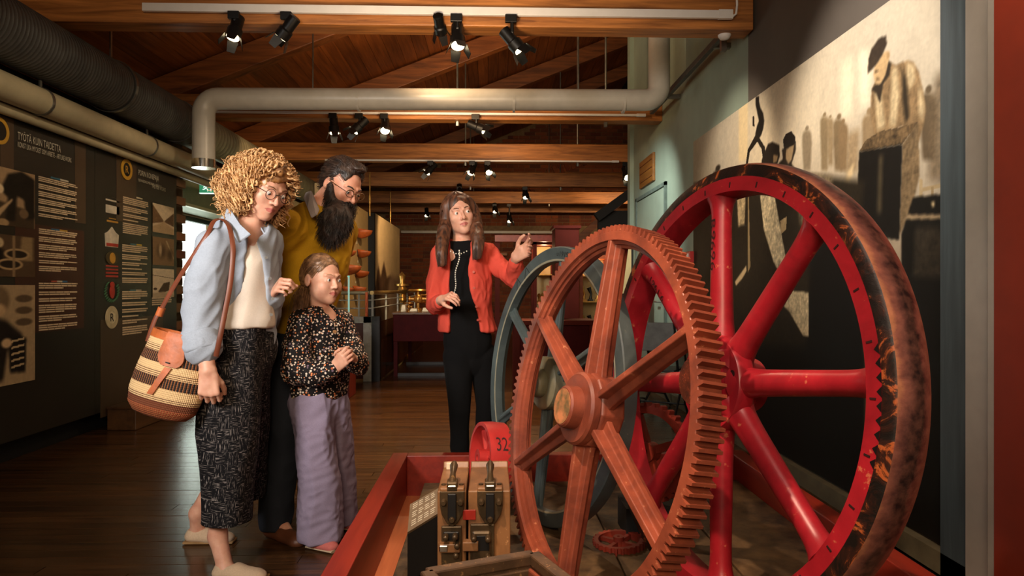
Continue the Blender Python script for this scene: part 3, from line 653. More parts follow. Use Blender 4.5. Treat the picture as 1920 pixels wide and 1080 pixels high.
# lighting tracks
def track(Y, px0, px1, py, label, th=.03, X0=None):
    a = at(px0, py, Y); b = at(px1, py, Y)
    t = thing('lighting_track', label, 'lighting track', (a.x, Y, a.z)); part('track_bar', MB().box((a.x, Y-.03, b.z-th), (b.x, Y, b.z)), M['white'], t, world=True, bevel=.003)
    part('end_cap', MB().box((b.x-.1, Y-.034, b.z-th-.004), (b.x, Y, b.z+.004)), M['white'], t, world=True, bevel=.003); return b.z-th
tz0 = track(4.68, 270, 1372, 22, 'long white lighting track on the nearest roof beam', .055)
tz1 = track(7.27, 400, 1210, 215, 'white lighting track under the beam behind the pale pipe', .022)
tz2 = track(9.67, 610, 1160, 302, 'thin lighting track under the third roof beam', .022)
c0 = at(1383, 4, 4.66)
tag(part('wall_cable', MB().tube([at(1372, 32, 4.66), at(1380, 26, 4.65), at(1382, 10, 4.65), at(1381, -20, 4.65)], .008, 8), M['white'], None, sm=60), 'white cable looping up from the end of the nearest track', 'cable')
tag(part('motion_sensor', MB().revolve([(.0, -.035), (.03, -.03), (.045, -.01), (.045, 0), (0, 0)], 20, closed=False, M4=Matrix.Translation((1.66, 4.8, 2.948))), M['white'], None, sm=50), 'white dome sensor under the end of the nearest beam', 'sensor')
M['lens'] = NT('lamp_lens'); M['lens'].b.inputs['Emission Color'].default_value = (1, .78, .45, 1); M['lens'].b.inputs['Emission Strength'].default_value = 9; M['lens'] = M['lens'].m
M['blackspot'] = plain('black_spot_housing', (16, 15, 15), .4, .2)
def spot(px, py, Y, topz, aim, label, group, s=1.0):
    h = at(px, py, Y); d = Vector(aim).normalized(); t = thing('track_spotlight', label, 'spotlight', (h.x, Y, topz), group=group)
    part('track_adapter', MB().box((h.x-.045*s, Y-.03, topz-.05*s), (h.x+.03*s, Y, topz)), M['blackspot'], t, world=True, bevel=.003)
    part('swivel_arm', MB().tube([(h.x, Y-.015, topz-.04*s), (h.x, Y-.015, h.z+.03*s)], .013*s, 10).bar((h.x, Y-.015, h.z+.05*s), h, .03*s, .012, up=(1, 0, 0)), M['blackspot'], t, world=True)
    a = h-d*.09*s; b = h+d*.08*s
    part('housing', MB().tube([a, a+d*.005, a+d*.10*s, a+d*.11*s, b], [.03*s, .04*s, .04*s, .05*s, .05*s], 20), M['blackspot'], t, world=True, sm=40)
    part('lamp_lens', MB().tube([b-d*.003, b+d*.003], .042*s, 20), M['lens'], t, world=True, label='glowing warm lens')
    u = d.orthogonal().normalized(); w = d.cross(u)
    for k in range(4):
        n = u*math.cos(k*PI/2+.5)+w*math.sin(k*PI/2+.5); q = n.cross(d)
        mb = MB(); p0 = b+n*.048*s; p1b = b+n*.075*s+d*.07*s
        mb.add([p0-q*.035*s, p0+q*.035*s, p1b+q*.025*s, p1b-q*.025*s, p0-q*.035*s+n*.003, p0+q*.035*s+n*.003, p1b+q*.025*s+n*.003, p1b-q*.025*s+n*.003], [(0, 1, 2, 3), (7, 6, 5, 4), (0, 4, 5, 1), (1, 5, 6, 2), (2, 6, 7, 3), (3, 7, 4, 0)])
        part('barn_door', mb, M['blackspot'], t, world=True)
gN = 'spotlights on the nearest track'
spot(442, 52, 4.66, tz0, (-.1, -.35, -.9), 'black spotlight lit and facing down, leftmost on the nearest track', gN)
spot(540, 52, 4.66, tz0, (-.75, .3, -.8), 'black spotlight turned away, second from left on the nearest track', gN)
spot(824, 46, 4.66, tz0, (.1, .9, -.5), 'black lamp box just left of the downward lamp on the nearest track', gN, .85)
spot(858, 68, 4.66, tz0, (.05, -.45, -1), 'lit black spotlight pointing straight down, third lamp of the nearest track', gN, 1.05)
spot(960, 76, 4.66, tz0, (.75, -.1, -.9), 'black spotlight tilted down to the right, rightmost on the nearest track', gN, 1.05)
gM = 'spotlights on the second track'
spot(626, 235, 7.24, tz1, (.1, -.2, -1), 'leftmost lamp hanging under the pale pipe', gM, 1.1)
spot(675, 235, 7.24, tz1, (-.7, -.3, -.8), 'lamp tilted left, second under the pale pipe', gM, 1.1)
spot(722, 235, 7.24, tz1, (.1, -.7, -.9), 'round bright lamp facing the camera, third under the pale pipe', gM, 1.1)
spot(893, 238, 7.24, tz1, (1, -.2, -.45), 'lamp tilted right, rightmost under the pale pipe', gM, 1.1)
gF = 'spotlights on the third track'
for px, aim, s in [(808, (-.6, -.4, -.7), 'left lamp on the third track'), (886, (-.3, -.5, -.8), 'middle lamp on the third track'), (915, (.2, -.7, -.8), 'right lamp of the close pair on the third track')]:
    spot(px, 316, 9.64, tz2, aim, s, gF, 1.1)
spot(1174, 325, 9.64, tz2, (.1, -.7, -.8), 'lamp close to the green wall on the third track', gF, 1.2)
for i, (px, py, Y, s) in enumerate([(985, 362, 12.05, 'far lamp right of the guide under the fourth beam'), (862, 356, 12.05, 'far lamp above the guide under the fourth beam'), (928, 390, 14.45, 'far lamp under the fifth beam right of the guide'), (955, 408, 14.45, 'lowest far lamp right of the guide'), (800, 398, 16.0, 'small far lamp left of the guide')]):
    spot(px, py, Y, at(px, 350, Y).z if Y < 13 else 2.93, (.1, -.5, -1), s, 'spotlights in the far hall', 1.2)
t = thing('exit_sign', 'green running-man exit sign hanging by the window', 'sign', at(388, 352, 8.0))
c = at(388, 352, 8.0); es = NT('exit_green'); es.base(srgb(60, 150, 110)); es.b.inputs['Emission Color'].default_value = srgb(70, 170, 120); es.b.inputs['Emission Strength'].default_value = .55
ew = NT('exit_white'); ew.base((1, 1, 1, 1)); ew.b.inputs['Emission Color'].default_value = (.9, 1, .95, 1); ew.b.inputs['Emission Strength'].default_value = .9
part('sign_box', MB().box((c.x-.08, c.y-.02, c.z-.06), (c.x+.08, c.y+.02, c.z+.06)), es.m, t, world=True, bevel=.004)
part('light_edge', MB().box((c.x-.08, c.y-.022, c.z-.07), (c.x+.08, c.y+.022, c.z-.06)), ew.m, t, world=True)
y = c.y-.024; mb = MB()
mb.tube([(c.x+.012, y, c.z+.034), (c.x+.012, y, c.z+.035)], .01, 8); 
for a, b in [((.008, .022), (-.004, -.005)), ((-.004, -.005), (.018, -.022)), ((.018, -.022), (.018, -.045)), ((-.004, -.005), (-.022, -.022)), ((-.022, -.022), (-.04, -.022)), ((.008, .018), (.03, .0)), ((.008, .018), (-.02, .012)), ((-.02, .012), (-.03, -.002))]:
    mb.bar((c.x+a[0], y, c.z+a[1]), (c.x+b[0], y, c.z+b[1]), .011, .003, up=(0, 1, 0))
mb.box((c.x+.045, y-.002, c.z-.045), (c.x+.065, y, c.z+.035)); part('running_figure', mb, ew.m, t, world=True)
part('sign_hanger', MB().tube([(c.x, c.y, c.z+.06), (c.x, c.y, 2.6)], .006, 6), M['steel'], t, world=True)
# =============================================================== DISPLAY PIT, WHEELS
M['curb'] = wood('red_painted_board', (112, 26, 16), (150, 44, 26), (10, .8, 10), .4, rnd=.15, bump=.08)
M['ledge'] = wood('orange_ledge', (160, 84, 48), (206, 120, 74), (10, .7, 10), .5, rnd=.1)
HC = .286
pit = thing('display_pit', 'low red boarded enclosure around the wheels, with a dark stone-like base', 'platform', (0, 2.5, 0))
xo, xi, yo, yi, ro, ri = -.512, -.432, 3.60, 3.53, 1.34, 1.26
part('curb_board', MB().box((xo, .7, 0), (xi, yo, HC)), M['curb'], pit, world=True, bevel=.004)
part('curb_board', MB().box((xi, yi, 0), (ri, yo, HC)), M['curb'], pit, world=True, bevel=.004)
part('curb_board', MB().box((ri, .7, 0), (ro, yo, HC)), M['curb'], pit, world=True, bevel=.004)
part('ledge', MB().box((xi, .8, 0), (-.30, yi, .08)), M['ledge'], pit, world=True)
def slabmat():
    t = NT('worn_plate'); v = t.coord(); n = t.noise(v, 3.2, 6, .6, .8); n2 = t.noise(v, 22, 6)
    c = t.ramp(n, [(.40, srgb(26, 20, 16)), (.52, srgb(84, 64, 40)), (.68, srgb(118, 92, 58))])
    t.base(t.mix(.35, c, t.ramp(n2, [(.35, srgb(24, 19, 15)), (.7, srgb(120, 94, 62))]))).rough(.6).bump(n2, .5, .008); return t.m
M['slab'] = slabmat()
for k in range(4): part('base_plate', MB().box((-.335+.4*k, .9, 0), (-.335+.4*k+.394, 3.46, .166+.002*(k % 2))), M['slab'], pit, world=True, bevel=.004)
def cam2w(v): X, Y, Z = v; return Vector((X*math.cos(TH)+Z*math.sin(TH), Z*math.cos(TH)-X*math.sin(TH), CAMH+Y))
def wframe(C, a, b):
    D = lambda x, y, z: Vector((x*math.cos(TH)+z*math.sin(TH), z*math.cos(TH)-x*math.sin(TH), y))
    u = D(math.cos(a), 0, math.sin(a)); w = D(-math.sin(a), 0, math.cos(a)); v = Vector((0, 0, 1))*math.cos(b)+w*math.sin(b); n = u.cross(v)
    R = Matrix((u, v, n)).transposed().to_4x4(); return Matrix.Translation(cam2w(C)) @ R
def wheel(name, label, C, a, b):
    t = thing(name, label, 'wheel'); m = wframe(C, a, b); t.matrix_world = m; t.location = m.to_translation(); t.rotation_euler = m.to_euler(); return t
def paintmat(name, base, dark, wear, chips=.5, rough=.38, wscale=5, metal=0):
    t = NT(name); v = t.coord(); n = t.noise(v, wscale, 8, .65, .5); n2 = t.noise(v, wscale*9, 6, .7); v2 = t.coord((1, 1, 1)); 
    c = t.ramp(n, [(.3, srgb(*dark)), (.62, srgb(*base))])
    m = t.ramp(t.math('MULTIPLY', n2, t.math('ADD', n, .5)), [(chips+.06, (0, 0, 0, 1)), (chips+.12, (1, 1, 1, 1))])
    t.base(t.mix(m, c, srgb(*wear))).rough(rough).bump(n2, .18, .003); t.b.inputs['Metallic'].default_value = metal; return t.m
M['redw'] = paintmat('worn_red_paint', (164, 30, 42), (112, 16, 26), (186, 100, 74), .585, .36, 4)
M['gearp'] = paintmat('worn_brown_red_paint', (150, 76, 52), (78, 36, 28), (190, 124, 90), .60, .45)
M['bluew'] = paintmat('blue_grey_paint', (78, 90, 90), (54, 64, 66), (128, 126, 112), .64, .45)
t = NT('worn_black_band'); v = t.coord(); n = t.noise(v, 9, 8, .7, 1.5)
t.base(t.ramp(n, [(.46, srgb(16, 12, 10)), (.56, srgb(52, 24, 14)), (.62, srgb(176, 92, 44)), (.7, srgb(120, 40, 26))])).rough(.45).bump(n, .5, .006); M['band'] = t.m
t = NT('worn_tread'); v = t.coord((1, 1, 1)); n = t.noise(v, 4.5, 9, .7, .6); n2 = t.noise(v, 40, 4)
sx = t.add('ShaderNodeSeparateXYZ'); t.t.links.new(v, sx.inputs[0]); zz = t.math('ADD', t.math('MULTIPLY', sx.outputs[2], -9.0), t.math('MULTIPLY', t.math('ADD', n, -.5), .9))
t.base(t.mix(.25, t.ramp(zz, [(.06, srgb(184, 122, 88)), (.16, srgb(136, 82, 70)), (.30, srgb(96, 58, 54)), (.42, srgb(46, 28, 28)), (.62, srgb(40, 26, 26)), (.74, srgb(120, 62, 56)), (.9, srgb(150, 84, 70))]), t.ramp(n2, [(.35, srgb(30, 20, 20)), (.65, srgb(170, 110, 92))]))).rough(.42).bump(n2, .3, .004); M['tread'] = t.m
M['oldend'] = paintmat('flaked_hub_end', (120, 52, 30), (40, 24, 16), (170, 84, 50), .5, .6, 14)
M['stamp'] = plain('stamped_black', (40, 10, 10), .6)
# --- big red wheel
s = .685; tb = wheel('flywheel', 'largest red spoked wheel with worn black rim leaning at the right', (.9088*s, -.4338*s, 3.1445*s), -1.2431, .0977)
def ringp(p, n=128): return MB().revolve(p, n)
part('rim', ringp([(.606, 0), (.650, .0), (.650, -.10), (.640, -.104), (.618, -.104), (.606, -.098), (.600, -.06), (.600, -.03)]), M['redw'], tb, sm=35)
part('black_band', ringp([(.650, .0), (.680, -.001), (.686, -.006), (.650, -.02)]), M['band'], tb, label='worn black outer band with flaked paint', sm=60)
part('tyre', ringp([(.650, -.012), (.686, -.006), (.694, -.03), (.697, -.055), (.694, -.082), (.686, -.106), (.650, -.106)]), M['tread'], tb, label='worn pink and black crowned tread', sm=60)
for k in range(30):
    a = math.radians(k*12+4); d = Vector((math.cos(a), math.sin(a), 0)); part('tick_mark', MB().bar(d*.617+Vector((0, 0, .0008)), d*.634+Vector((0, 0, .0008)), .005, .0016), M['stamp'], tb)
tri = MB()
for k in range(9):
    a = math.radians(-9+k*2.9); 
    p = [(.642, a-.018), (.642, a+.018), (.654, a+.02), (.654, a-.02), ]
    tri.add([(r*math.cos(q), r*math.sin(q), .0012) for r, q in [(.636, a), (.6505, a+.02), (.6505, a-.02)]], [(0, 1, 2)])
part('tooth_marks', tri, M['black'], tb)
def spoke_tube(ang, r0, r1, ra, rb, z, flare0, flare1, flat=1.0, n=22):
    d = Vector((math.cos(ang), math.sin(ang), 0)); pts = []; rs = []
    for i in range(n+1):
        u = i/n; r = r0+(r1-r0)*u; rr = ra+(rb-ra)*u+flare0*math.exp(-u*16)+flare1*math.exp(-(1-u)*18)
        pts.append(d*r+Vector((0, 0, z))); rs.append(rr)
    return MB().tube(pts, rs, 24, up=(0, 0, 1), flat=flat)
for k in range(8): part('spoke', spoke_tube(math.radians(7.4+45*k), .10, .606, .041, .031, -.045, .022, .02, .95), M['redw'], tb, sm=70)
part('hub', MB().revolve([(0, .0), (.146, 0), (.152, -.008), (.152, -.05), (.146, -.058), (.12, -.06), (.115, -.095), (0, -.095)], 64, closed=False), M['redw'], tb, sm=40)
part('axle_boss', MB().revolve([(0, .062), (.074, .062), (.078, .055), (.078, -.0), (0, 0)], 48, closed=False), M['redw'], tb, sm=40)
part('boss_face', MB().revolve([(0, .064), (.073, .064), (.073, .060), (0, .06)], 40, closed=False), M['oldend'], tb, label='flaked dark end face of the axle boss')
part('rear_boss', MB().revolve([(0, -.095), (.09, -.095), (.085, -.16), (0, -.16)], 48, closed=False), M['redw'], tb, sm=40)
bh = MB()
for k in range(4): a = math.radians(20+90*k); bh.tube([(.118*math.cos(a), .118*math.sin(a), -.002), (.118*math.cos(a), .118*math.sin(a), .0015)], .011, 14)
part('bolt_hole', bh, M['black'], tb)
def spoke_text(parent, txt, ang, r0, L, h, z, mat, rev=True):
    d = Vector((math.cos(ang), math.sin(ang), 0)); ux = -d if rev else d; n = Vector((0, 0, 1)); uy = n.cross(ux)
    me = textmesh(txt, L, h); o = (d*(r0+L) if rev else d*r0)-uy*h/2+n*z
    for x in me.vertices: x.co = o+ux*x.co.x+uy*x.co.y
    link('stamped_number', me, mat, parent)
spoke_text(tb, 'R9696', math.radians(97.4), .36, .17, .024, -.0105, M['stamp'])
spoke_text(tb, '9.1961', math.radians(142.4), .42, .13, .02, -.0105, M['stamp'], False)
# --- gear
s = .605; tg = wheel('gear_wheel', 'rusty orange-red toothed gear wheel with six ribbed spokes in front', (.3754*s, -.6415*s, 3.6258*s), -1.2013, .1843)
part('rim', ringp([(.555, 0), (.582, 0), (.584, -.002), (.584, -.072), (.582, -.074), (.555, -.074), (.553, -.064), (.543, -.058), (.543, -.05), (.533, -.046), (.533, -.028), (.543, -.024), (.543, -.016), (.553, -.01)], 136), M['gearp'], tg, sm=25)
NTH = 138
for k in range(NTH):
    a = 2*PI*k/NTH; w0 = .0092; w1 = .0040; V = []
    for z in (0.0, -.072):
        for r, w_ in ((.582, -w0), (.6045, -w1), (.6045, w1), (.582, w0)):
            V.append((r*math.cos(a)-w_*math.sin(a), r*math.sin(a)+w_*math.cos(a), z))
    part('tooth', MB().add(V, [(0, 1, 2, 3), (7, 6, 5, 4), (0, 4, 5, 1), (1, 5, 6, 2), (2, 6, 7, 3)]), M['gearp'], tg)
def ribspoke(ang, r0, r1, web0, web1, fl0, fl1, th, z, mat, parent):
    d = Vector((math.cos(ang), math.sin(ang), 0)); q = Vector((-math.sin(ang), math.cos(ang), 0)); n = Vector((0, 0, 1)); V = []; F = []; N = 10
    for i in range(N+1):
        u = i/N; r = r0+(r1-r0)*u; wb_ = (web0+(web1-web0)*u)/2; f = (fl0+(fl1-fl0)*u)/2; e = .012*math.exp(-(1-u)*14)+.012*math.exp(-u*12)
        f += e; t2 = th/2
        sec = [(-f, -t2), (-t2-.004, -t2-.004), (-t2, -wb_), (t2, -wb_), (t2+.004, -t2-.004), (f, -t2), (f, t2), (t2+.004, t2+.004), (t2, wb_), (-t2, wb_), (-t2-.004, t2+.004), (-f, t2)]
        for x, y in sec: V.append(d*r+q*x+n*(z+y))
    for i in range(N):
        for k in range(12): F.append((i*12+k, i*12+(k+1) % 12, (i+1)*12+(k+1) % 12, (i+1)*12+k))
    F += [tuple(range(11, -1, -1)), tuple(N*12+k for k in range(12))]
    part('spoke', MB().add(V, F), mat, parent, bevel=.003)
for k in range(6): ribspoke(math.radians(31+60*k), .08, .556, .095, .07, .075, .058, .02, -.036, M['gearp'], tg)
part('hub', MB().revolve([(0, -.0), (.112, -.0), (.122, -.008), (.122, -.08), (.112, -.09), (0, -.09)], 12, closed=False), M['gearp'], tg, bevel=.005)
part('flange', MB().revolve([(0, .03), (.108, .03), (.116, .022), (.116, -.0), (0, 0)], 56, closed=False), M['gearp'], tg, sm=40)
part('axle_boss', MB().revolve([(0, .074), (.060, .074), (.066, .068), (.070, .02), (0, .02)], 48, closed=False), M['gearp'], tg, sm=40)
t = NT('boss_stain'); v = t.coord(); n = t.noise(v, 13, 4); t.base(t.ramp(n, [(.4, srgb(200, 130, 84)), (.56, srgb(112, 92, 58)), (.66, srgb(60, 48, 32))])).rough(.6)
part('boss_face', MB().revolve([(0, .0755), (.056, .0755), (.056, .07), (0, .07)], 40, closed=False), t.m, tg, label='stained olive end face of the hub')
# --- blue wheel
s = .58; tu = wheel('belt_wheel', 'blue-grey smooth rimmed spoked wheel at the back, nearest the guide', (.2437*s, -.694*s, 4.9962*s), -1.1355, .0947)
part('rim', ringp([(.520, .0), (.578, 0), (.583, -.004), (.585, -.03), (.583, -.056), (.578, -.06), (.54, -.06), (.535, -.05), (.53, -.04), (.52, -.036)]), M['bluew'], tu, sm=30)
part('lit_inner_line', ringp([(.5195, -.001), (.523, .0012), (.529, .0012), (.529, -.001)]), plain('lit_rim_edge', (150, 146, 124), .5), tu, sm=40)  # pale ring stands for light on the inner rim
for k in range(6): ribspoke(math.radians(27+60*k), .07, .525, .06, .045, .058, .044, .014, -.028, M['bluew'], tu)
M['huby'] = paintmat('grey_olive_paint', (128, 122, 94), (92, 90, 74), (170, 160, 120), .62, .45)
part('hub', MB().revolve([(.03, .022), (.10, .022), (.112, .012), (.115, -.07), (.03, -.07)], 48), M['huby'], tu, sm=40)
part('bush', MB().revolve([(.032, .062), (.056, .062), (.06, .056), (.062, .02), (.032, .02)], 40), M['huby'], tu, sm=40)
part('bore', MB().revolve([(0, .03), (.033, .03), (.033, .02), (0, .02)], 30, closed=False), M['black'], tu)
def facetext(parent, txt, ang, r, L, h, z, mat):
    me = textmesh(txt, L, h); d = Vector((math.cos(ang), math.sin(ang), 0)); ux = Vector((math.sin(ang), -math.cos(ang), 0))
    for x in me.vertices: x.co = d*(r-h/2)-ux*L/2+ux*x.co.x+d*x.co.y+Vector((0, 0, z))
    link('stamped_number', me, mat, parent)
facetext(tu, 'u1919', math.radians(84), .55, .10, .022, .0008, M['black'])
for i, (a0, L, tl) in enumerate([(118, .09, .5), (121, .08, -.6), (128, .12, .4), (131, .09, -.5)]):
    a = math.radians(a0); p = Vector((.55*math.cos(a), .55*math.sin(a), .0006)); e = Vector((math.cos(a+tl), math.sin(a+tl), 0))*L/2
    part('scratch_line', MB().bar(p-e*.6, p+e*.6, .0022, .001), M['black'], tu)
# --- small pulley
tp = thing('pulley', 'small bright red spoked pulley behind the twin moulds', 'wheel'); m = wframe((0, 0, 0), -1.22, .1)
cp = at(899, 858, 2.95); m.translation = cp; tp.location = cp; tp.rotation_euler = m.to_euler()
M['pinkred'] = paintmat('bright_red_paint', (184, 50, 46), (150, 34, 34), (226, 120, 96), .66, .4)
part('rim', ringp([(.136, 0), (.152, 0), (.155, -.05), (.152, -.10), (.136, -.10)], 64), M['pinkred'], tp, sm=35)
for k in range(6): ribspoke(math.radians(15+60*k), .02, .138, .05, .04, .036, .026, .012, -.05, M['pinkred'], tp)
part('hub', MB().revolve([(.014, .01), (.036, .01), (.036, -.11), (.014, -.11)], 30), M['pinkred'], tp, sm=40)
# number stamped on the tread
me = textmesh('32', .05, .06)
for x in me.vertices:
    a = .60+(x.co.y-.03)/.155; x.co = (.1556*math.cos(a), .1556*math.sin(a), -.026-x.co.x)
link('stamped_number', me, M['stamp'], tp)
# cradle so the pulley stands on the base
part('stand', MB().box((-.09, -.30, -.075), (.09, -.1545, -.035)), M['blackmat'], tp)
# --- small red gear wheels behind
def smallgear(C, a, b, R, n, label, mat, name='gear_wheel', wid=.04):
    t = thing(name, label, 'wheel'); m = wframe((0, 0, 0), a, b); t.location = C; t.rotation_euler = m.to_euler()
    part('rim', ringp([(R*.78, 0), (R*.93, 0), (R*.93, -wid), (R*.78, -wid)], 60), mat, t, sm=30)
    for k in range(n):
        q = 2*PI*k/n; w_ = R*PI*.93/n*.62; V = [(r*math.cos(q)-x*math.sin(q), r*math.sin(q)+x*math.cos(q), z) for z in (0, -wid) for r, x in ((R*.92, -w_), (R, -w_*.5), (R, w_*.5), (R*.92, w_))]
        part('tooth', MB().add(V, [(0, 1, 2, 3), (7, 6, 5, 4), (0, 4, 5, 1), (1, 5, 6, 2), (2, 6, 7, 3)]), mat, t)
    for k in range(4): q = k*PI/2+.4; part('spoke', MB().bar((0, 0, -wid/2), (R*.8*math.cos(q), R*.8*math.sin(q), -wid/2), R*.16, wid*.6, up=(0, 0, 1)), mat, t)
    part('hub', MB().revolve([(R*.06, .01), (R*.2, .01), (R*.2, -wid-.01), (R*.06, -wid-.01)], 24), mat, t, sm=40)
    return t
M['gear2'] = paintmat('dull_red_paint', (150, 52, 34), (96, 30, 22), (190, 100, 70), .62, .5)
smallgear(at(1212, 848, 2.75), -.75, .12, .20, 34, 'small dull red gear wheel seen through the left of the big wheel', M['gear2'])
g2 = smallgear(at(1160, 925, 2.6), -1.1, PI/2-.05, .10, 26, 'little red gear lying flat on the base between the big wheels', M['gear2'], wid=.03)
g2.location.z = .19
t = thing('support_block', 'dark timber chock under the small red gear behind the big wheel', 'block', (.52, 2.78, .17)); c_ = at(1212, 848, 2.75)
part('block_body', MB().box((c_.x-.1, 2.66, .167), (c_.x+.12, 2.84, c_.z-.20)), M['blackmat'], t, world=True)
tag(part('timber_offcut', MB().prism([(.62, .17), (.92, .17), (.90, .23), (.66, .235)], 1.72, 1.86, 1), M['gearp'], None, bevel=.008), 'short red-painted timber wedge at the bottom between gear and flywheel', 'block')
# --- twin moulds with iron fittings
M['mould'] = paintmat('brass_brown_wood', (140, 98, 60), (84, 56, 34), (190, 140, 92), .60, .4)
M['iron'] = paintmat('oiled_iron', (92, 74, 50), (44, 36, 26), (150, 116, 72), .6, .35, metal=.5)
M['crystal'] = plain('frosted_plastic', (220, 200, 170), .3)
tm = thing('pattern_mould', 'brown wooden twin moulding block with two iron clamp plates and handles', 'mould', (0, 2.4, .17))
Yf = 2.2; A = at(820, 921, Yf); Bm = at(874, 921, Yf); Cm = at(878, 921, Yf); Dm = at(957, 921, Yf); zt = A.z; yb = Yf+.34
def block(x0, x1, lbl):
    b = part('block', MB().prism([(Yf, .17), (yb, .17), (yb, zt+.0), (yb-.045, zt+.022), (yb-.06, zt), (Yf+.0, zt)], x0, x1, 0), M['mould'], tm, lbl, world=True, bevel=.004); return b
b1 = block(A.x, Bm.x, None); b2 = block(Cm.x, Dm.x, None)
def fitting(px, w):
    c = at(px, 921, Yf); x = c.x; y = Yf
    k = 1280/Yf
    def pp(u, v): return (x+u/k, zt-(v)/k)
    pl = [pp(-w*.5, -2), pp(w*.5, -2), pp(w*.5, 25), pp(w*.42, 42), pp(w*.22, 58), pp(0, 66), pp(-w*.22, 58), pp(-w*.42, 42), pp(-w*.5, 25)]
    part('clamp_plate', MB().prism(pl, y-.012, y+.002, 1), M['iron'], tm, world=True, bevel=.003)
    lp = MB().box((x-w*.5/k, y-.012, zt-.002), (x+w*.5/k, y+.05, zt+.014)); part('top_lug', lp, M['mould'], tm, world=True, bevel=.005)
    part('clamp_channel', MB().box((x-8/k, y-.020, zt-52/k), (x+8/k, y-.011, zt-2/k)), M['black'], tm, world=True, bevel=.003)
    for u, v in ((-w*.34, 18), (w*.34, 18), (0, 50)):
        q = pp(u, v); part('bolt', MB().tube([(q[0], y-.030, q[1]), (q[0], y-.027, q[1]), (q[0], y-.008, q[1])], [.007, .0095, .0095], 12), M['iron'], tm, world=True, sm=50)
    for u in (-w*.36, w*.36): part('lug_rivet', MB().tube([(x+u/k, y+.02, zt+.012), (x+u/k, y+.02, zt+.018)], .008, 12), M['iron'], tm, world=True, sm=50)
    part('handle', MB().tube([(x, y+.0, zt+.012), (x, y+.01, zt+.03), (x, y+.05, zt+.045), (x, y+.10, zt+.055), (x, y+.125, zt+.058)], [.017, .012, .009, .014, .009], 14), M['iron'], tm, world=True, sm=60)
    part('handle_block', MB().box((x-10/k, y-.014, zt+.002), (x+10/k, y+.035, zt+.032)), M['iron'], tm, world=True, bevel=.004)
    part('clip', MB().tube([(x-.011, y-.017, zt+.02), (x+.011, y-.017, zt+.02)], .0035, 8), M['chrome'], tm, world=True)
fitting(848, 46); fitting(919, 48)
k = 1280/Yf
def P2(px, py, y=None): return at(px, py, y or Yf)
def plate(px0, py0, px1, py1, d, mat, name, bev=.003):
    a = P2(px0, py0); b = P2(px1, py1); part(name, MB().box((a.x, Yf-d, b.z), (b.x, Yf+.001, a.z)), mat, tm, world=True, bevel=bev)
plate(828, 985, 866, 1058, .012, M['iron'], 'lower_plate'); plate(832, 994, 861, 1010, .018, M['black'], 'slot')
plate(882, 981, 927, 1058, .012, M['iron'], 'lower_plate'); plate(884, 992, 922, 1052, .018, M['iron'], 'lower_frame', .012); plate(892, 1000, 918, 1030, .0185, M['black'], 'slot')
plate(825, 1013, 863, 1029, .035, M['mould'], 'latch_bar'); plate(868, 1010, 897, 1027, .032, M['mould'], 'latch_bar'); plate(825, 1015, 841, 1027, .038, M['chrome'], 'latch_end')
for px, py in ((837, 1001), (854, 1000), (858, 1016), (889, 1003), (915, 1004), (915, 1038), (856, 1034)):
    q = P2(px, py); part('bolt', MB().tube([(q.x, Yf-.045, q.z), (q.x, Yf-.042, q.z), (q.x, Yf-.01, q.z)], [.006, .009, .009], 12), M['iron'], tm, world=True, sm=50)
q0, q1, q2 = P2(893, 1050), P2(900, 1042), P2(922, 1041); part('wire_hook', MB().tube([(q0.x, Yf-.04, q0.z), (q1.x, Yf-.045, q1.z), (q2.x, Yf-.04, q2.z)], .003, 6), M['mould'], tm, world=True)
plate(868, 956, 892, 974, .004, plain('red_smear', (150, 36, 24), .4), 'red_paint_mark', .001)
q = P2(860, 868+0); q = onZ(843, 873, zt+.012)
tag(part('plastic_cube', MB().box((q.x-.011, q.y-.011, zt), (q.x+.011, q.y+.011, zt+.024)), M['crystal'], None, bevel=.002), 'small frosted clear cube resting on the left moulding block', 'cube')
# --- tilted text plate
ts = thing('text_plate', 'tilted grey-brown info plate of white text left of the twin moulds', 'sign')
pA, pB, pC, pD = at(764, 998, 2.28), at(824, 961, 2.42), at(824, 914, 2.62), at(792, 938, 2.56)
pD = pA+(pC-pB); n = (pB-pA).cross(pD-pA).normalized(); n = n if n.z > 0 else -n
ts.location = (pA.x, pA.y, .17)
part('plate', MB().add([pA, pB, pC, pD, pA-n*.008, pB-n*.008, pC-n*.008, pD-n*.008], [(0, 1, 2, 3), (7, 6, 5, 4), (0, 4, 5, 1), (1, 5, 6, 2), (2, 6, 7, 3), (3, 7, 4, 0)]), plain('plate_grey_brown', (104, 88, 66), .45), ts, world=True)
fl_ = lambda p: Vector((p.x, p.y, .172))
A_, B_, C_, D_ = [p-n*.009 for p in (pA, pB, pC, pD)]
part('wedge_stand', MB().add([A_, B_, C_, D_, fl_(A_), fl_(B_), fl_(C_), fl_(D_)], [(0, 1, 2, 3), (7, 6, 5, 4), (0, 4, 5, 1), (1, 5, 6, 2), (2, 6, 7, 3), (3, 7, 4, 0)]), M['blackmat'], ts, world=True)
tx = MB(); ex = (pB-pA); ey = (pD-pA)
for i in range(11):
    if i in (3, 7): continue
    v0 = .88-i*.075
    for j in range(4):
        u0 = .1+j*.2; Q = [pA+ex*u+ey*v+n*.001 for u, v in ((u0, v0), (u0+RNG.uniform(.1, .18), v0), (u0+RNG.uniform(.1, .18), v0+.03), (u0, v0+.03))]
        tx.add(Q, [(0, 1, 2, 3)])
part('text_lines', tx, M['ptitle'], ts, world=True, kind='stuff')
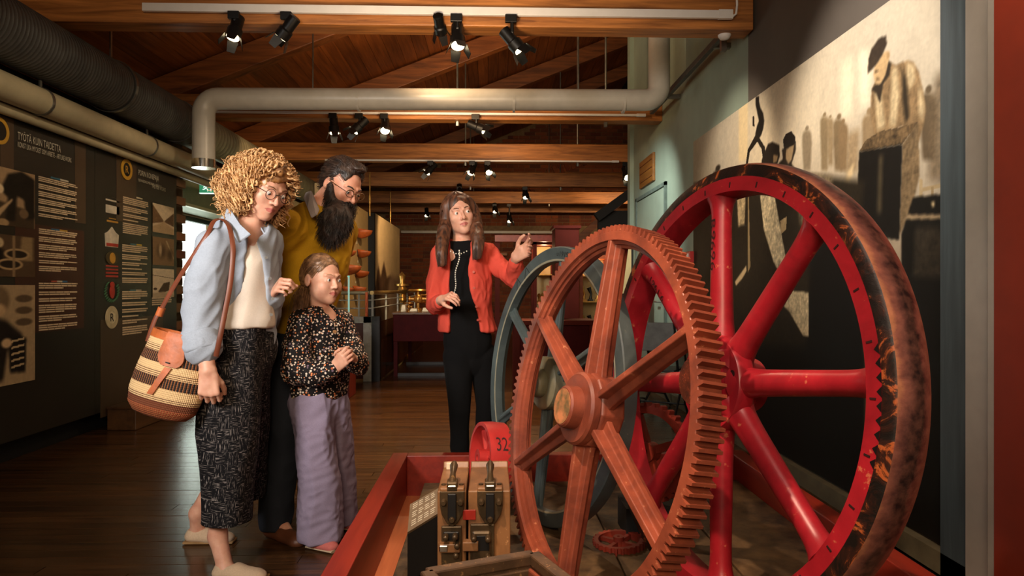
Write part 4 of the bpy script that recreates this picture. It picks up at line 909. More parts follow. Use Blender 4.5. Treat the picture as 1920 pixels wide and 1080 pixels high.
# --- dark wooden moulding box in the foreground
tt = thing('moulding_box', 'dark open wooden box with thick worn frame at the bottom edge', 'box', (0, 1.7, .17))
M['boxw'] = paintmat('dark_box_wood', (92, 68, 46), (40, 30, 22), (140, 104, 66), .56, .5, 8)
zt2 = .47
a = onZ(800, 1068, zt2); b = onZ(1000, 1034, zt2); c = onZ(1066, 1086, zt2); d = a+(c-b); 
def fbar(p, q, w_, h_, z, mat=M['boxw'], nm='frame_bar'): part(nm, MB().bar((p.x, p.y, z), (q.x, q.y, z), w_, h_), mat, tt, world=True, bevel=.005)
ctr = (a+b+c+d)/4
for p, q in ((a, b), (b, c), (c, d), (d, a)):
    fbar(p, q, .035, .03, zt2-.015)
    p2_i = p+(ctr-p)*.09; q2_i = q+(ctr-q)*.09; fbar(p2_i, q2_i, .02, .03, zt2-.05, M['gearp'] if (p is b) else M['boxw'], 'inner_ledge')
    part('side_board', MB().bar((p.x, p.y, .32), (q.x, q.y, .32), .025, .27), M['boxw'], tt, world=True)
part('bottom_board', MB().add([(p.x, p.y, z) for z in (.175, .19) for p in (a, b, c, d)], [(0, 3, 2, 1), (4, 5, 6, 7), (0, 1, 5, 4), (1, 2, 6, 5), (2, 3, 7, 6), (3, 0, 4, 7)]), M['blackmat'], tt, world=True)
kp = onZ(971, 1080, .40); part('red_knob', MB().revolve([(0, 0), (.012, 0), (.016, .012), (.010, .022), (0, .024)], 18, closed=False, M4=Matrix.Translation((kp.x, kp.y, .385))).box((kp.x-.05, kp.y-.012, .36), (kp.x+.05, kp.y+.012, .386)), M['pinkred'], tt, world=True, sm=50)
# =============================================================== FAR HALL
M['cpanel'] = plain('cream_display_panel', (196, 172, 124), .6, var=.04)
M['bowl'] = wood('bowl_wood', (120, 58, 26), (196, 104, 52), (3, 8, 8), .45)
M['brass'] = plain('brass', (206, 160, 88), .3, .8)
M['redcase'] = plain('dark_red_case', (76, 17, 20), .6, var=.08, spec=.12)
M['redcase2'] = plain('dark_red_cabinet', (88, 27, 18), .6, var=.1, scale=3, spec=.15)
M['silver'] = plain('silver_grey_frame', (196, 210, 214), .4)
M['goldrail'] = plain('rail_gold', (186, 160, 100), .3, .6)
gt = NT('tinted_glass'); gt.base(srgb(150, 110, 90)).rough(.05); gt.b.inputs['Transmission Weight'].default_value = .85; gt.b.inputs['IOR'].default_value = 1.1; M['tint'] = gt.m
ge = NT('glass_edge'); ge.base(srgb(170, 214, 206)).rough(.2); ge.b.inputs['Emission Color'].default_value = srgb(150, 214, 200); ge.b.inputs['Emission Strength'].default_value = .35; M['gedge'] = ge.m  # faint emission puts the bright gleam into the glass edges
PXW = -1.9
t = thing('display_wall', 'cream display panel holding carved wooden bowls behind the bearded man', 'panel', (PXW, 9.5, 0)); y0, y1_ = onX(600, 540, PXW).y, onX(690, 540, PXW).y
part('panel_board', MB().box((PXW-.06, y0, .02), (PXW, y1_, 2.32)), M['cpanel'], t, world=True)
for (u, v, s, lb) in [(677, 435, 1.1, 'highest dark orange wooden bowl on the cream panel'), (650, 472, .9, 'wooden bowl half hidden behind the bearded man, second row'), (679, 473, .95, 'wooden bowl on a small square backing, second row right'),
                 (653, 502, 1.15, 'large wooden bowl of the third row, left'), (675, 511, .95, 'dark-bellied wooden bowl of the third row, right'), (652, 541, .7, 'lowest wooden bowl, left one'), (671, 541, .9, 'lowest wooden bowl, right one')]:
    p = onX(u, v, PXW+.06); tb_ = thing('wooden_bowl', lb, 'bowl', p, group='carved bowls on the cream panel'); L = .15*s; V = []; F = []; N = 14; K = 9
    for i in range(N+1):
        uu = i/N; w_ = math.sqrt(max(0, min(1, .55+1.6*uu)*(1-uu**3.2)))
        for k in range(K+1):
            a = PI*k/K; V.append((-.06+.20*s*uu, .085*s*w_*math.cos(a), .045*s-.03*uu-.135*s*w_*math.sin(a)*(1-.35*uu)))
    F = [(i*(K+1)+k, (i+1)*(K+1)+k, (i+1)*(K+1)+k+1, i*(K+1)+k+1) for i in range(N) for k in range(K)]
    o_ = part('bowl_shell', MB().add(V, F), M['bowl'], tb_, sm=60); sd_ = o_.modifiers.new('thickness', 'SOLIDIFY'); sd_.thickness = .008; sd_.offset = 0
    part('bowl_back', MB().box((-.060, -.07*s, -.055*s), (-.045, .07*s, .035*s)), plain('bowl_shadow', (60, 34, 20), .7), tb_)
    part('bowl_label', MB().box((-.06, -.03, -.16*s), (-.055, .03, -.125*s)), M['ptitle'], tb_)
y0, y1_ = onX(702, 540, PXW).y, onX(749, 540, PXW).y
t = thing('landscape_print', 'tall sepia landscape print with trees and water beyond the bowls', 'panel', (PXW, y0, 0))
part('panel_board', MB().box((PXW-.10, y0, .02), (PXW, y1_, 2.38)), M['blackmat'], t, world=True)
p = Print(60, 90, (214, 190, 148)); p.blob(.5, .95, .6, .3, (230, 206, 160), .8); p.poly([(0, .42), (.1, .60), (.18, .5), (.3, .64), (.42, .5), (.55, .52), (.7, .48), (1, .42), (1, .3), (0, .3)], (84, 64, 50), 1, .4)
p.poly([(.5, .48), (.62, .54), (.8, .5), (1, .52), (1, .2), (.4, .2)], (150, 126, 104), 3, .2); p.poly([(0, .3), (1, .36), (1, 0), (0, 0)], (160, 138, 116), 3, .2); p.poly([(0, .3), (.5, .3), (.35, .0), (0, .0)], (100, 80, 64), 3, .4); p.grain(.1)
ya = y0+.08
p.build('printed_picture', lambda U, V: np.concatenate([PXW+.003+0*U, ya+(y1_-ya)*U, .3+2.08*V], -1), M['print'], t)
for px in (697, 735): q = onX(px, 400, PXW); tag(part('hanger_rod', MB().tube([(PXW-.03, q.y, 2.3), (PXW-.03, q.y, 3.0)], .012, 8).tube([(PXW-.03, q.y, 2.5), (PXW-.03, q.y, 2.62)], .022, 8), M['brass'], None, sm=50), 'brass hanger rod above the %s panel' % ('cream bowl' if px == 697 else 'landscape print'), 'rod')
# railing corner
YR = 8.46
t = thing('railing', 'low silver-framed railing with gold handrail around the far display', 'railing', (-1.45, YR, 0)); x1 = at(697, 600, YR).x
part('handrail', MB().tube([(-2.7, YR, 1.09), (x1-.03, YR, 1.09)], .024, 14), plain('rail_pale', (176, 176, 150), .4, .3), t, world=True, sm=50)
part('handrail', MB().tube([(x1, YR, 1.09), (x1+.02, 11, 1.09), (x1+.06, 14.2, 1.09)], .026, 14), M['goldrail'], t, world=True, sm=50)
for z in (1.0, .90):
    part('rail_wire', MB().tube([(-2.7, YR, z), (x1, YR, z)], .008, 8), M['silver'], t, world=True); part('rail_wire', MB().tube([(x1, YR, z), (x1+.06, 14.2, z)], .008, 8), M['silver'], t, world=True)
for x in (-2.2, -1.62): part('rail_post', MB().box((x-.012, YR-.012, .8), (x+.012, YR+.012, 1.09)), M['silver'], t, world=True)
for y in (8.5, 9.6, 10.8, 12.0, 13.2): part('rail_post', MB().box((x1-.01, y-.014, .0 if y > 8.6 else .8), (x1+.014, y+.014, 1.09)), M['silver'], t, world=True)
part('corner_post', MB().box((x1-.07, YR-.05, .8), (x1-.04, YR-.02, 1.1)), plain('copper_post', (190, 92, 40), .4, .4), t, world=True)
part('frame_bar', MB().box((-2.7, YR-.03, .72), (x1, YR+.03, .80)).box((x1-.10, YR-.03, 0), (x1, YR+.03, .80)), M['silver'], t, world=True, bevel=.004)
part('infill_panel', MB().box((-2.7, YR+.0, .03), (x1-.10, YR+.012, .72)), plain('brown_red_infill', (84, 40, 30), .35), t, world=True)
part('dark_post', MB().box((x1+.0, YR-.02, 0), (x1+.10, YR+.08, .80)), M['black'], t, world=True)
part('glass_pane', MB().box((x1+.10, YR+.08, .02), (x1+.105, 13.8, .74)), M['tint'], t, world=True)
t = thing('glass_case', 'upright glass vitrine with pale teal edges beside the girl', 'showcase', at(640, 617, 7.2)); a = at(636, 617, 7.2); b = at(655, 517, 7.2)
part('glass_pane', MB().box((a.x-.3, 7.2, a.z), (b.x, 7.212, b.z)), M['glass'], t, world=True)
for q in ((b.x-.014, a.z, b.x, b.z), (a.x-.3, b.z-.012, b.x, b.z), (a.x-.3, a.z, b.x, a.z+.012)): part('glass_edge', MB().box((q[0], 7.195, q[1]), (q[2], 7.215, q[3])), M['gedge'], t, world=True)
part('case_base', MB().box((a.x-.32, 7.15, 0), (b.x+.01, 7.5, a.z)), M['redcase2'], t, world=True, bevel=.004)
# red table case
t = thing('table_case', 'long dark red museum table with machine parts left of the guide', 'table', (-.9, 9.2, 0)); a = at(737, 590, 8.9); b = at(850, 640, 8.9)
x0, x1 = a.x, a.x+1.25
part('table_body', MB().box((x0, 8.9, b.z), (x1, 10.6, a.z)), M['redcase'], t, world=True, bevel=.006)
part('table_top', MB().box((x0-.01, 8.88, a.z), (x1+.01, 10.62, a.z+.03)), plain('case_top', (120, 84, 50), .3), t, world=True, bevel=.004)
for x in (x0+.03, x1-.03):
    for y in (8.94, 10.5): part('leg', MB().box((x-.025, y-.025, 0), (x+.025, y+.025, b.z)), M['redcase'], t, world=True)
for y in (8.96, 10.3): part('floor_runner', MB().box((x0, y-.02, .0), (x1, y+.02, .04)), M['black'], t, world=True)
zt = a.z+.03
def valve(x, y, s, label):
    t = thing('brass_valve', label, 'machine part', (x, y, zt), group='machine parts on the red table')
    part('valve_foot', MB().revolve([(0, 0), (.05*s, 0), (.05*s, .015*s), (.02*s, .03*s), (.02*s, .09*s), (0, .09*s)], 20, closed=False), M['brass'], t, sm=40)
    part('valve_body', MB().revolve([(0, .08*s), (.04*s, .09*s), (.055*s, .13*s), (.04*s, .17*s), (.015*s, .18*s), (.015*s, .23*s), (0, .23*s)], 20, closed=False), M['brass'], t, sm=50)
    part('pipe_arm', MB().tube([(-.09*s, 0, .13*s), (.09*s, 0, .13*s)], .022*s, 12).tube([(-.1*s, 0, .13*s), (-.085*s, 0, .13*s)], .036*s, 12).tube([(.085*s, 0, .13*s), (.1*s, 0, .13*s)], .036*s, 12), M['brass'], t, sm=50)
    part('hand_wheel', MB().revolve([(.085*s, .222*s), (.10*s, .215*s), (.115*s, .225*s), (.10*s, .24*s)], 28).box((-.09*s, -.006, .222*s), (.09*s, .006, .232*s)).box((-.006, -.09*s, .222*s), (.006, .09*s, .232*s)), M['brass'], t, sm=50)
p = at(784, 585, 9.6); valve(p.x, 9.6, 1.25, 'brass valve with a big hand wheel, tallest on the red table')
p = at(766, 585, 9.2); valve(p.x, 9.2, .5, 'tiny brass valve at the front left of the red table')
p = at(802, 585, 9.9); valve(p.x, 9.9, .95, 'brass valve behind and right of the tall one')
for i, (px, y, w_, h_, s) in enumerate([(756, 9.0, .08, .10, 'small pale block leftmost on the red table'), (775, 9.05, .12, .05, 'flat pale casting on the red table front'), (797, 9.0, .10, .06, 'pale square casting right on the red table')]):
    p = at(px, 585, y); tag(part('casting', MB().prism([(p.x-w_/2, zt), (p.x+w_/2, zt), (p.x+w_*.4, zt+h_), (p.x-w_*.3, zt+h_)], y, y+.08, 1), plain('pale_metal', (206, 190, 156), .35, .5), None, bevel=.008), s, 'machine part', 'machine parts on the red table')
# statue-like post lamp left of table
t = thing('machine_column', 'slender brass machine standing beyond the landscape print', 'machine', (-1.4, 11.2, 0)); p = at(754, 520, 11.2)
part('column_body', MB().revolve([(0, 0), (.14, 0), (.12, .05), (.05, .1), (.045, .9), (.08, .95), (.05, 1.05), (.09, 1.12), (.04, 1.25), (.06, 1.35), (0, 1.42)], 20, closed=False, M4=Matrix.Translation((p.x, 11.2, 0))), M['brass'], t, world=True, sm=40)
part('column_wheel', MB().revolve([(.09, -.015), (.12, -.015), (.12, .015), (.09, .015)], 24, M4=Matrix.Translation((p.x, 11.2, 1.2))).box((p.x-.1, 11.19, 1.195), (p.x+.1, 11.21, 1.205)), M['brass'], t, world=True, sm=40)
# cabinets behind the wheels
Ycab = 8.3
def frame_case(px0, py0, px1, py1, Y, dep, label, mat, name='display_cabinet', lit=True, shelves=(.3, .62), base=True):
    a = at(px0, py1, Y); b = at(px1, py0, Y); t = thing(name, label, 'cabinet', ((a.x+b.x)/2, Y, 0)); w_ = .045
    part('base_box', MB().box((a.x, Y, 0), (b.x, Y+dep, a.z)), mat, t, world=True, bevel=.004)
    f = MB().box((a.x, Y, a.z), (a.x+w_, Y+w_, b.z)).box((b.x-w_, Y, a.z), (b.x, Y+w_, b.z)).box((a.x, Y+dep-w_, a.z), (a.x+w_, Y+dep, b.z)).box((b.x-w_, Y+dep-w_, a.z), (b.x, Y+dep, b.z)).box((a.x, Y, b.z-w_), (b.x, Y+dep, b.z))
    part('case_frame', f, mat, t, world=True, bevel=.003)
    part('case_back', MB().box((a.x, Y+dep-.02, a.z), (b.x, Y+dep, b.z-w_)), M['cpanel'], t, world=True)
    for s_ in shelves: z = a.z+(b.z-a.z)*s_; part('glass_shelf', MB().box((a.x+w_, Y+.05, z), (b.x-w_, Y+dep-.02, z+.012)), M['brass'], t, world=True)
    return a, b, t
a, b, tc1 = frame_case(1000, 452, 1045, 620, 8.6, .5, 'dark red display cabinet of brass tools seen inside the blue-grey wheel', M['redcase2'])
for i in range(8):
    x = a.x+.09+(i % 4)*(b.x-a.x-.16)/3; z = a.z+(b.z-a.z)*((0, .3)[i//4])+.014; h_ = RNG.uniform(.10, .2)
    tag(part('brass_tool', MB().revolve([(0, 0), (.03, 0), (.03, .01), (.012, .03), (.018, h_*.6), (.03, h_*.7), (.012, h_), (0, h_)], 14, closed=False, M4=Matrix.Translation((x, 8.85, z))), M['brass'] if i % 3 else M['steel'], None, sm=50), '%s small brass fitting from the left on the %s of the dark red cabinet' % (('first', 'second', 'third', 'fourth')[i % 4], ('floor', 'glass shelf')[i//4]), 'tool', 'brass fittings in the dark red cabinet')
lamp('POINT', ((a.x+b.x)/2, 8.8, b.z-.1), (0, 0, 0), 5, WARM, size=.03)
t = thing('display_cabinet', 'tall dark red wooden pillar cabinet between the two wheels', 'cabinet', at(1063, 540, 7.6)); a = at(1041, 700, 7.6); b = at(1086, 428, 7.6)
part('pillar_body', MB().box((a.x, 7.6, .002), (b.x, 8.0, b.z)), M['redcase2'], t, world=True, bevel=.006); part('pillar_cap', MB().box((a.x-.02, 7.58, b.z), (b.x+.02, 8.02, b.z+.03)), M['redcase2'], t, world=True)
t = thing('overhead_sign_board', 'narrow orange-red board above the cabinets right of the guide\'s hand', 'board', at(1024, 447, 8.4)); a = at(1004, 453, 8.4); b = at(1041, 441, 8.4)
part('board', MB().box((a.x-.5, 8.4, a.z), (b.x, 8.46, b.z)), M['curb'], t, world=True); part('board_post', MB().box((a.x-.5, 8.46, 0), (a.x-.44, 8.52, b.z)), M['redcase2'], t, world=True)
a, b, tc2 = frame_case(1086, 478, 1150, 640, 8.0, .5, 'lit cabinet with an orange post and tools seen through the gear wheel', plain('orange_brown_frame', (156, 68, 30), .45), shelves=(.12, .45, .75))
for i in range(7):
    x = a.x+.08+(i % 4)*(b.x-a.x-.16)/3; z = a.z+(b.z-a.z)*((.12, .45)[i//4])+.014
    tag(part('iron_tool', MB().tube([(x, 8.2, z+.02), (x+.01, 8.2, z+.08), (x-.02, 8.2, z+.16)], [.02, .012, .028], 10).box((x-.03, 8.17, z), (x+.03, 8.23, z+.02)), M['black'] if i % 2 else M['brass'], None, sm=50), '%s iron tool from the left on the %s shelf of the lit orange cabinet' % (('first', 'second', 'third', 'fourth')[i % 4], ('lower', 'upper')[i//4]), 'tool', 'tools in the lit orange cabinet')
lamp('POINT', ((a.x+b.x)/2, 8.15, b.z-.1), (0, 0, 0), 5, WARM, size=.03)
a = at(1160, 700, 7.4); b = at(1187, 450, 7.4)
t = thing('lit_board', 'cream lit board with a dark cross rail beside the green wall', 'panel', ((a.x+b.x)/2, 7.4, 0))
part('board', MB().box((a.x, 7.4, .02), (b.x, 7.45, b.z)), M['cpanel'], t, world=True); part('cross_rail', MB().box((a.x, 7.38, 1.06), (b.x, 7.4, 1.09)).box((b.x-.02, 7.38, .02), (b.x, 7.4, b.z)), M['black'], t, world=True)
a = at(1122, 420, 9.4); b = at(1187, 395, 9.4)
t = thing('black_partition', 'tall black partition with a sloping black beam right of the cabinets', 'partition', (a.x, 9.4, 0))
part('partition_board', MB().box((a.x, 9.4, .002), (b.x+.3, 9.5, b.z)), M['blackmat'], t, world=True); 
part('sloping_beam', MB().bar(at(1118, 408, 9.35), at(1187, 358, 9.35), .12, .12), M['blackmat'], t, world=True)
# table behind blue wheel, orange low things
t = thing('work_bench', 'low dark red workbench behind the blue-grey wheel', 'table', (.3, 6.9, 0)); a = at(960, 640, 6.9); b = at(1120, 610, 6.9)
part('bench_top', MB().box((a.x, 6.9, b.z), (b.x, 7.4, b.z+.05)), M['redcase2'], t, world=True, bevel=.004)
part('bench_front', MB().box((a.x+.02, 6.94, .25), (b.x-.02, 6.97, b.z)), M['redcase'], t, world=True)
for x in (a.x+.05, b.x-.05):
    for y in (6.95, 7.35): part('leg', MB().box((x-.03, y-.03, 0), (x+.03, y+.03, b.z)), M['redcase2'], t, world=True)
# folding chairs by the green wall
def chair(px, Y, label, rot):
    p = at(px, 700, Y); t = thing('folding_chair', label, 'chair', (p.x, Y, 0), (0, 0, rot), group='folding chairs by the green wall')
    m_ = M['black']
    part('backrest', MB().prism([(-.2, .62), (.2, .62), (.21, .86), (-.21, .86)], .19, .21, 1), plain('chair_grey', (92, 92, 88), .5), t, bevel=.006)
    part('seat', MB().box((-.2, -.18, .44), (.2, .17, .46)), plain('chair_seat', (50, 50, 48), .5), t, bevel=.01)
    for sx in (-.21, .21):
        part('leg', MB().tube([(sx, .22, .88), (sx, .1, .45), (sx, -.24, .01)], .011, 8), m_, t, sm=50); part('leg', MB().tube([(sx, -.16, .45), (sx, .26, .01)], .011, 8), m_, t, sm=50)
    part('stretcher', MB().tube([(-.21, -.16, .13), (.21, -.16, .13)], .008, 8).tube([(-.21, .18, .12), (.21, .18, .12)], .008, 8), m_, t)
    part('armrest', MB().tube([(-.21, .12, .62), (-.21, -.1, .66), (-.21, -.16, .45)], .009, 8), m_, t, sm=50)
chair(1232, 5.9, 'black folding chair with grey back seen through the big red wheel', 2.6)
chair(1196, 6.6, 'second black folding chair further from the camera by the door', 2.3)
t = thing('red_wall_box', 'small red box mounted on the green wall right of the door', 'box', onX(1296, 482, 1.84)); c = onX(1296, 482, 1.84)
part('box_body', MB().box((1.80, c.y-.08, c.z-.05), (1.85, c.y+.08, c.z+.05)), M['pinkred'], t, world=True, bevel=.004); part('box_front', MB().box((1.794, c.y-.05, c.z-.03), (1.80, c.y+.05, c.z+.03)), M['white'], t, world=True)
# =============================================================== PEOPLE
V3 = lambda v: np.array((v[0], v[1], v[2]), float)
def nz(v): v = V3(v); return v/np.linalg.norm(v)
class Body:
    """signed-distance modelling: round cones and ellipsoids blended into one continuous surface"""
    def __init__(s, h=.005): s.h = h; s.ops = []
    def cap(s, a, b, ra, rb=None, k=.015, flat=None, op='u'):
        a, b = V3(a), V3(b); rb = ra if rb is None else rb
        lo = np.minimum(a, b)-max(ra, rb); hi = np.maximum(a, b)+max(ra, rb)
        s.ops.append((op, k, lo, hi, ('c', a, b, ra, rb, flat))); return s
    def chain(s, pts, rs, k=.015, flat=None, op='u'):
        P_ = [V3(p) for p in pts]; m = max(rs)*(max(1, flat[1]) if flat else 1)
        s.ops.append((op, k, np.min(P_, 0)-m, np.max(P_, 0)+m, ('ch', [('c', P_[i], P_[i+1], rs[i], rs[i+1], flat) for i in range(len(P_)-1)]))); return s
    def ell(s, c, r, k=.015, R=None, op='u'):
        c = V3(c); r = np.array(r if hasattr(r, '__len__') else (r, r, r), float); R = np.eye(3) if R is None else R; m = r.max()
        s.ops.append((op, k, c-m, c+m, ('e', c, r, R))); return s
    def half(s, p, n, k=.004):      # cut away everything on the side n points to
        s.ops.append(('h', k, None, None, ('h', V3(p), nz(n)))); return s
    def dist(s, P, g):
        if g[0] == 'ch':
            d = s.dist(P, g[1][0])
            for q in g[1][1:]:
                e = s.dist(P, q); hh = np.clip(.004-np.abs(d-e), 0, None)/.004; d = np.minimum(d, e)-hh*hh*.001
            return d
        if g[0] == 'c':
            _, a, b, ra, rb, flat = g; ab = b-a; L = ab@ab; q = P-a; t = np.clip((q@ab)/max(L, 1e-9), 0, 1)
            d = q-t[..., None]*ab
            sc = 1.0
            if flat is not None:
                n, f = flat; n = nz(n); c = d@n; d = d+((1/f-1)*c)[..., None]*n; sc = (1+f)/2 if f < 1 else 1
            return (np.sqrt((d*d).sum(-1))-(ra+(rb-ra)*t))*sc
        if g[0] == 'e':
            _, c, r, R = g; q = (P-c)@R; k0 = np.sqrt(((q/r)**2).sum(-1)); k1 = np.sqrt(((q/r**2)**2).sum(-1)); return k0*(k0-1)/np.maximum(k1, 1e-9)
        _, p, n = g; return -((P-p)@n)
    def build(s, pad=.03):
        h = s.h; us = [o for o in s.ops if o[0] == 'u']
        lo = np.min([o[2] for o in us], 0)-pad; hi = np.max([o[3] for o in us], 0)+pad
        n = np.ceil((hi-lo)/h).astype(int)+1; D = np.full(n, .05, np.float32)
        ax = [lo[i]+h*np.arange(n[i]) for i in range(3)]
        for op, k, a, b, g in s.ops:
            if a is None: i0 = np.zeros(3, int); i1 = n
            else: i0 = np.maximum(0, np.floor((a-lo-.03)/h).astype(int)); i1 = np.minimum(n, np.ceil((b-lo+.03)/h).astype(int)+1)
            sl = tuple(slice(i0[i], i1[i]) for i in range(3))
            if min(i1-i0) <= 0: continue
            X, Y, Z = np.meshgrid(*[ax[i][sl[i]] for i in range(3)], indexing='ij'); P = np.stack([X, Y, Z], -1)
            d = s.dist(P, g).astype(np.float32); C = D[sl]
            if op == 'u':
                hh = np.clip(k-np.abs(C-d), 0, None)/k; D[sl] = np.minimum(C, d)-hh*hh*k/4
            else:
                d = -d if op != 's' else -d
                hh = np.clip(k-np.abs(C-d), 0, None)/k; D[sl] = np.maximum(C, d)+hh*hh*k/4
        for i in range(3):
            sl = [slice(None)]*3; sl[i] = 0; D[tuple(sl)] = .05; sl[i] = -1; D[tuple(sl)] = .05
        return nets(D, lo, h)
def nets(D, lo, h):
    S = D < 0; n = D.shape
    cnt = np.zeros((n[0]-1, n[1]-1, n[2]-1), np.int8)
    for i in (0, 1):
        for j in (0, 1):
            for k in (0, 1): cnt += S[i:n[0]-1+i, j:n[1]-1+j, k:n[2]-1+k]
    act = (cnt > 0) & (cnt < 8); I = np.argwhere(act); idx = np.full(act.shape, -1, np.int32); idx[act] = np.arange(len(I))
    C = np.stack([D[I[:, 0]+i, I[:, 1]+j, I[:, 2]+k] for i in (0, 1) for j in (0, 1) for k in (0, 1)], 1)
    off = np.array([(i, j, k) for i in (0, 1) for j in (0, 1) for k in (0, 1)], float)
    acc = np.zeros((len(I), 3)); m = np.zeros(len(I))
    for a in range(8):
        for b in range(a+1, 8):
            if np.abs(off[a]-off[b]).sum() != 1: continue
            va, vb = C[:, a], C[:, b]; cr = (va < 0) != (vb < 0); t = np.where(cr, va/np.where(cr, va-vb, 1), 0)
            acc += np.where(cr[:, None], off[a]+(off[b]-off[a])*t[:, None], 0); m += cr
    P = lo+h*(I+acc/m[:, None]); F = []
    for ax in range(3):
        a1, a2 = (ax+1) % 3, (ax+2) % 3
        s0 = [slice(1, -1)]*3; s1 = [slice(1, -1)]*3; s0[ax] = slice(0, n[ax]-1); s1[ax] = slice(1, n[ax])
        A = S[tuple(s0)]; B = S[tuple(s1)]; 
        for flip, msk in ((False, A & ~B), (True, ~A & B)):
            E = np.argwhere(msk)
            if not len(E): continue
            for q in range(3):
                if q != ax: E[:, q] += 1
            c = []
            for d1_, d2_ in ((1, 1), (0, 1), (0, 0), (1, 0)):
                G = E.copy(); G[:, a1] -= d1_; G[:, a2] -= d2_; c.append(idx[G[:, 0], G[:, 1], G[:, 2]])
            q = np.stack(c, 1); q = q if not flip else q[:, ::-1]; F.append(q)
    return P, np.concatenate(F)
def mesh_np(name, P, F):
    me = bpy.data.meshes.new(name); P = np.asarray(P, np.float32); F = np.asarray(F, np.int32); w = F.shape[1]
    me.vertices.add(len(P)); me.vertices.foreach_set('co', P.ravel()); me.loops.add(F.size); me.loops.foreach_set('vertex_index', F.ravel())
    me.polygons.add(len(F)); me.polygons.foreach_set('loop_start', np.arange(0, F.size, w, dtype=np.int32)); me.polygons.foreach_set('use_smooth', np.ones(len(F), bool)); me.update(calc_edges=True); return me
def vnormals(P, F):
    a, b, c, d = (P[F[:, i]] for i in range(4)); n = np.cross(c-a, d-b); N = np.zeros_like(P)
    for i in range(4): np.add.at(N, F[:, i], n)
    return N/np.maximum(np.linalg.norm(N, axis=1, keepdims=True), 1e-9)
def relax(P, F, it=2, w=.5):
    for _ in range(it):
        A = np.zeros_like(P); m = np.zeros(len(P))
        for i in range(4):
            j = (i+1) % 4; np.add.at(A, F[:, i], P[F[:, j]]); np.add.at(m, F[:, i], 1); np.add.at(A, F[:, j], P[F[:, i]]); np.add.at(m, F[:, j], 1)
        P = P*(1-w)+A/m[:, None]*w
    return P
def wav(P, f, seed, warp=1.2):
    r = np.random.RandomState(seed); v = 0
    for k in range(4):
        d = r.normal(size=3); d /= np.linalg.norm(d); e = r.normal(size=3); e /= np.linalg.norm(e)
        v = v+np.sin(P@d*f*(1+.6*k)+r.rand()*6+warp*np.sin(P@e*f*.7+r.rand()*6))/(1+.5*k)
    return v/2.5
def folds(P, F, amp, f=30, seed=1, axis=None, st=.35, ridge=True):
    Q = P.copy()
    if axis is not None:
        a = nz(axis); Q = Q+((st-1)*(Q@a))[:, None]*a      # stretch the folds along an axis
    v = wav(Q, f, seed); v = (1-np.abs(v)*2) if ridge else v
    return P+vnormals(P, F)*(amp*v)[:, None]
def cloth(name, B, mat, parent, amp=.004, f=30, seed=1, axis=None, it=2, label=None, relaxit=1, st=.35):
    P, F = B.build(); P = relax(P, F, relaxit); P = folds(P, F, amp, f, seed, axis, st); L = np.array(parent.location)
    return link(name, mesh_np(name, P-L, F), mat, parent, label)
def frame(F, U):
    F = nz(F); U = V3(U); U = nz(U-F*(U@F)); R = np.cross(F, U); return R, F, U      # right-hand side of the person, forward, up
def head(B, C, F, U, s=1.0, male=False, child=False, open_=True):
    R, F, U = frame(F, U); C = V3(C); L = lambda x, y, z: C+s*(R*x+F*y+U*z); M3 = np.stack([R, F, U], 1); e = lambda x, y, z, a, b, c, k=.012, op='u': B.ell(L(x, y, z), (s*a, s*b, s*c), k*s, M3, op)
    e(0, -.018, .038, .075, .094, .082); e(0, .022, -.022, .060, .066, .088, .03)
    jw = .052 if not male else .058
    e(0, .030, -.062, jw, .048, .045, .03); e(0, .066, -.096, .022, .018, .018, .025)
    for x in (-1, 1):
        e(x*.040, .058, -.022, .022, .022, .022, .02)
        B.cap(L(x*.012, .0845, .020), L(x*.042, .072, .022), .0085*s, .008*s, .012*s)
    for x in (-1, 1): e(x*.0315, .098, .002, .0175, .016, .0105, .008, 's')
    for x in (-1, 1):
        e(x*.0315, .0745, .0015, .0160, .0128, .0130, .003)                      # lids around the eye
        e(x*.0315, .0945, .0005, .0135, .0130, .0046 if open_ else .0030, .0015, 's')
        e(x*.0765, -.012, -.008, .010, .019, .030, .006); e(x*.085, -.006, -.004, .004, .011, .018, .004, 's')
    nl = 1.0 if not child else .72
    B.cap(L(0, .084, .012), L(0, .084+.021*nl, -.026), .0065*s, .0088*s, .008*s); B.ell(L(0, .086+.021*nl, -.031), .0098*s, .006*s)
    for x in (-1, 1): B.ell(L(x*.0105, .091, -.034), .0074*s, .005*s); B.ell(L(x*.006, .100, -.041), .0034*s, .003*s, op='s')
    B.cap(L(-.020, .078, -.059), L(0, .0885, -.0565), .0045*s, .0065*s, .006*s); B.cap(L(.020, .078, -.059), L(0, .0885, -.0565), .0045*s, .0065*s, .006*s)
    B.cap(L(-.016, .078, -.067), L(.0, .087, -.068), .005*s, .0072*s, .006*s); B.cap(L(.016, .078, -.067), L(0, .087, -.068), .005*s, .0072*s, .006*s)
    B.cap(L(-.021, .083, -.0625), L(0, .0965, -.0622), .0016*s, .0022*s, .002*s, op='s'); B.cap(L(.021, .083, -.0625), L(0, .0965, -.0622), .0016*s, .0022*s, .002*s, op='s')
    return L, (R, F, U)
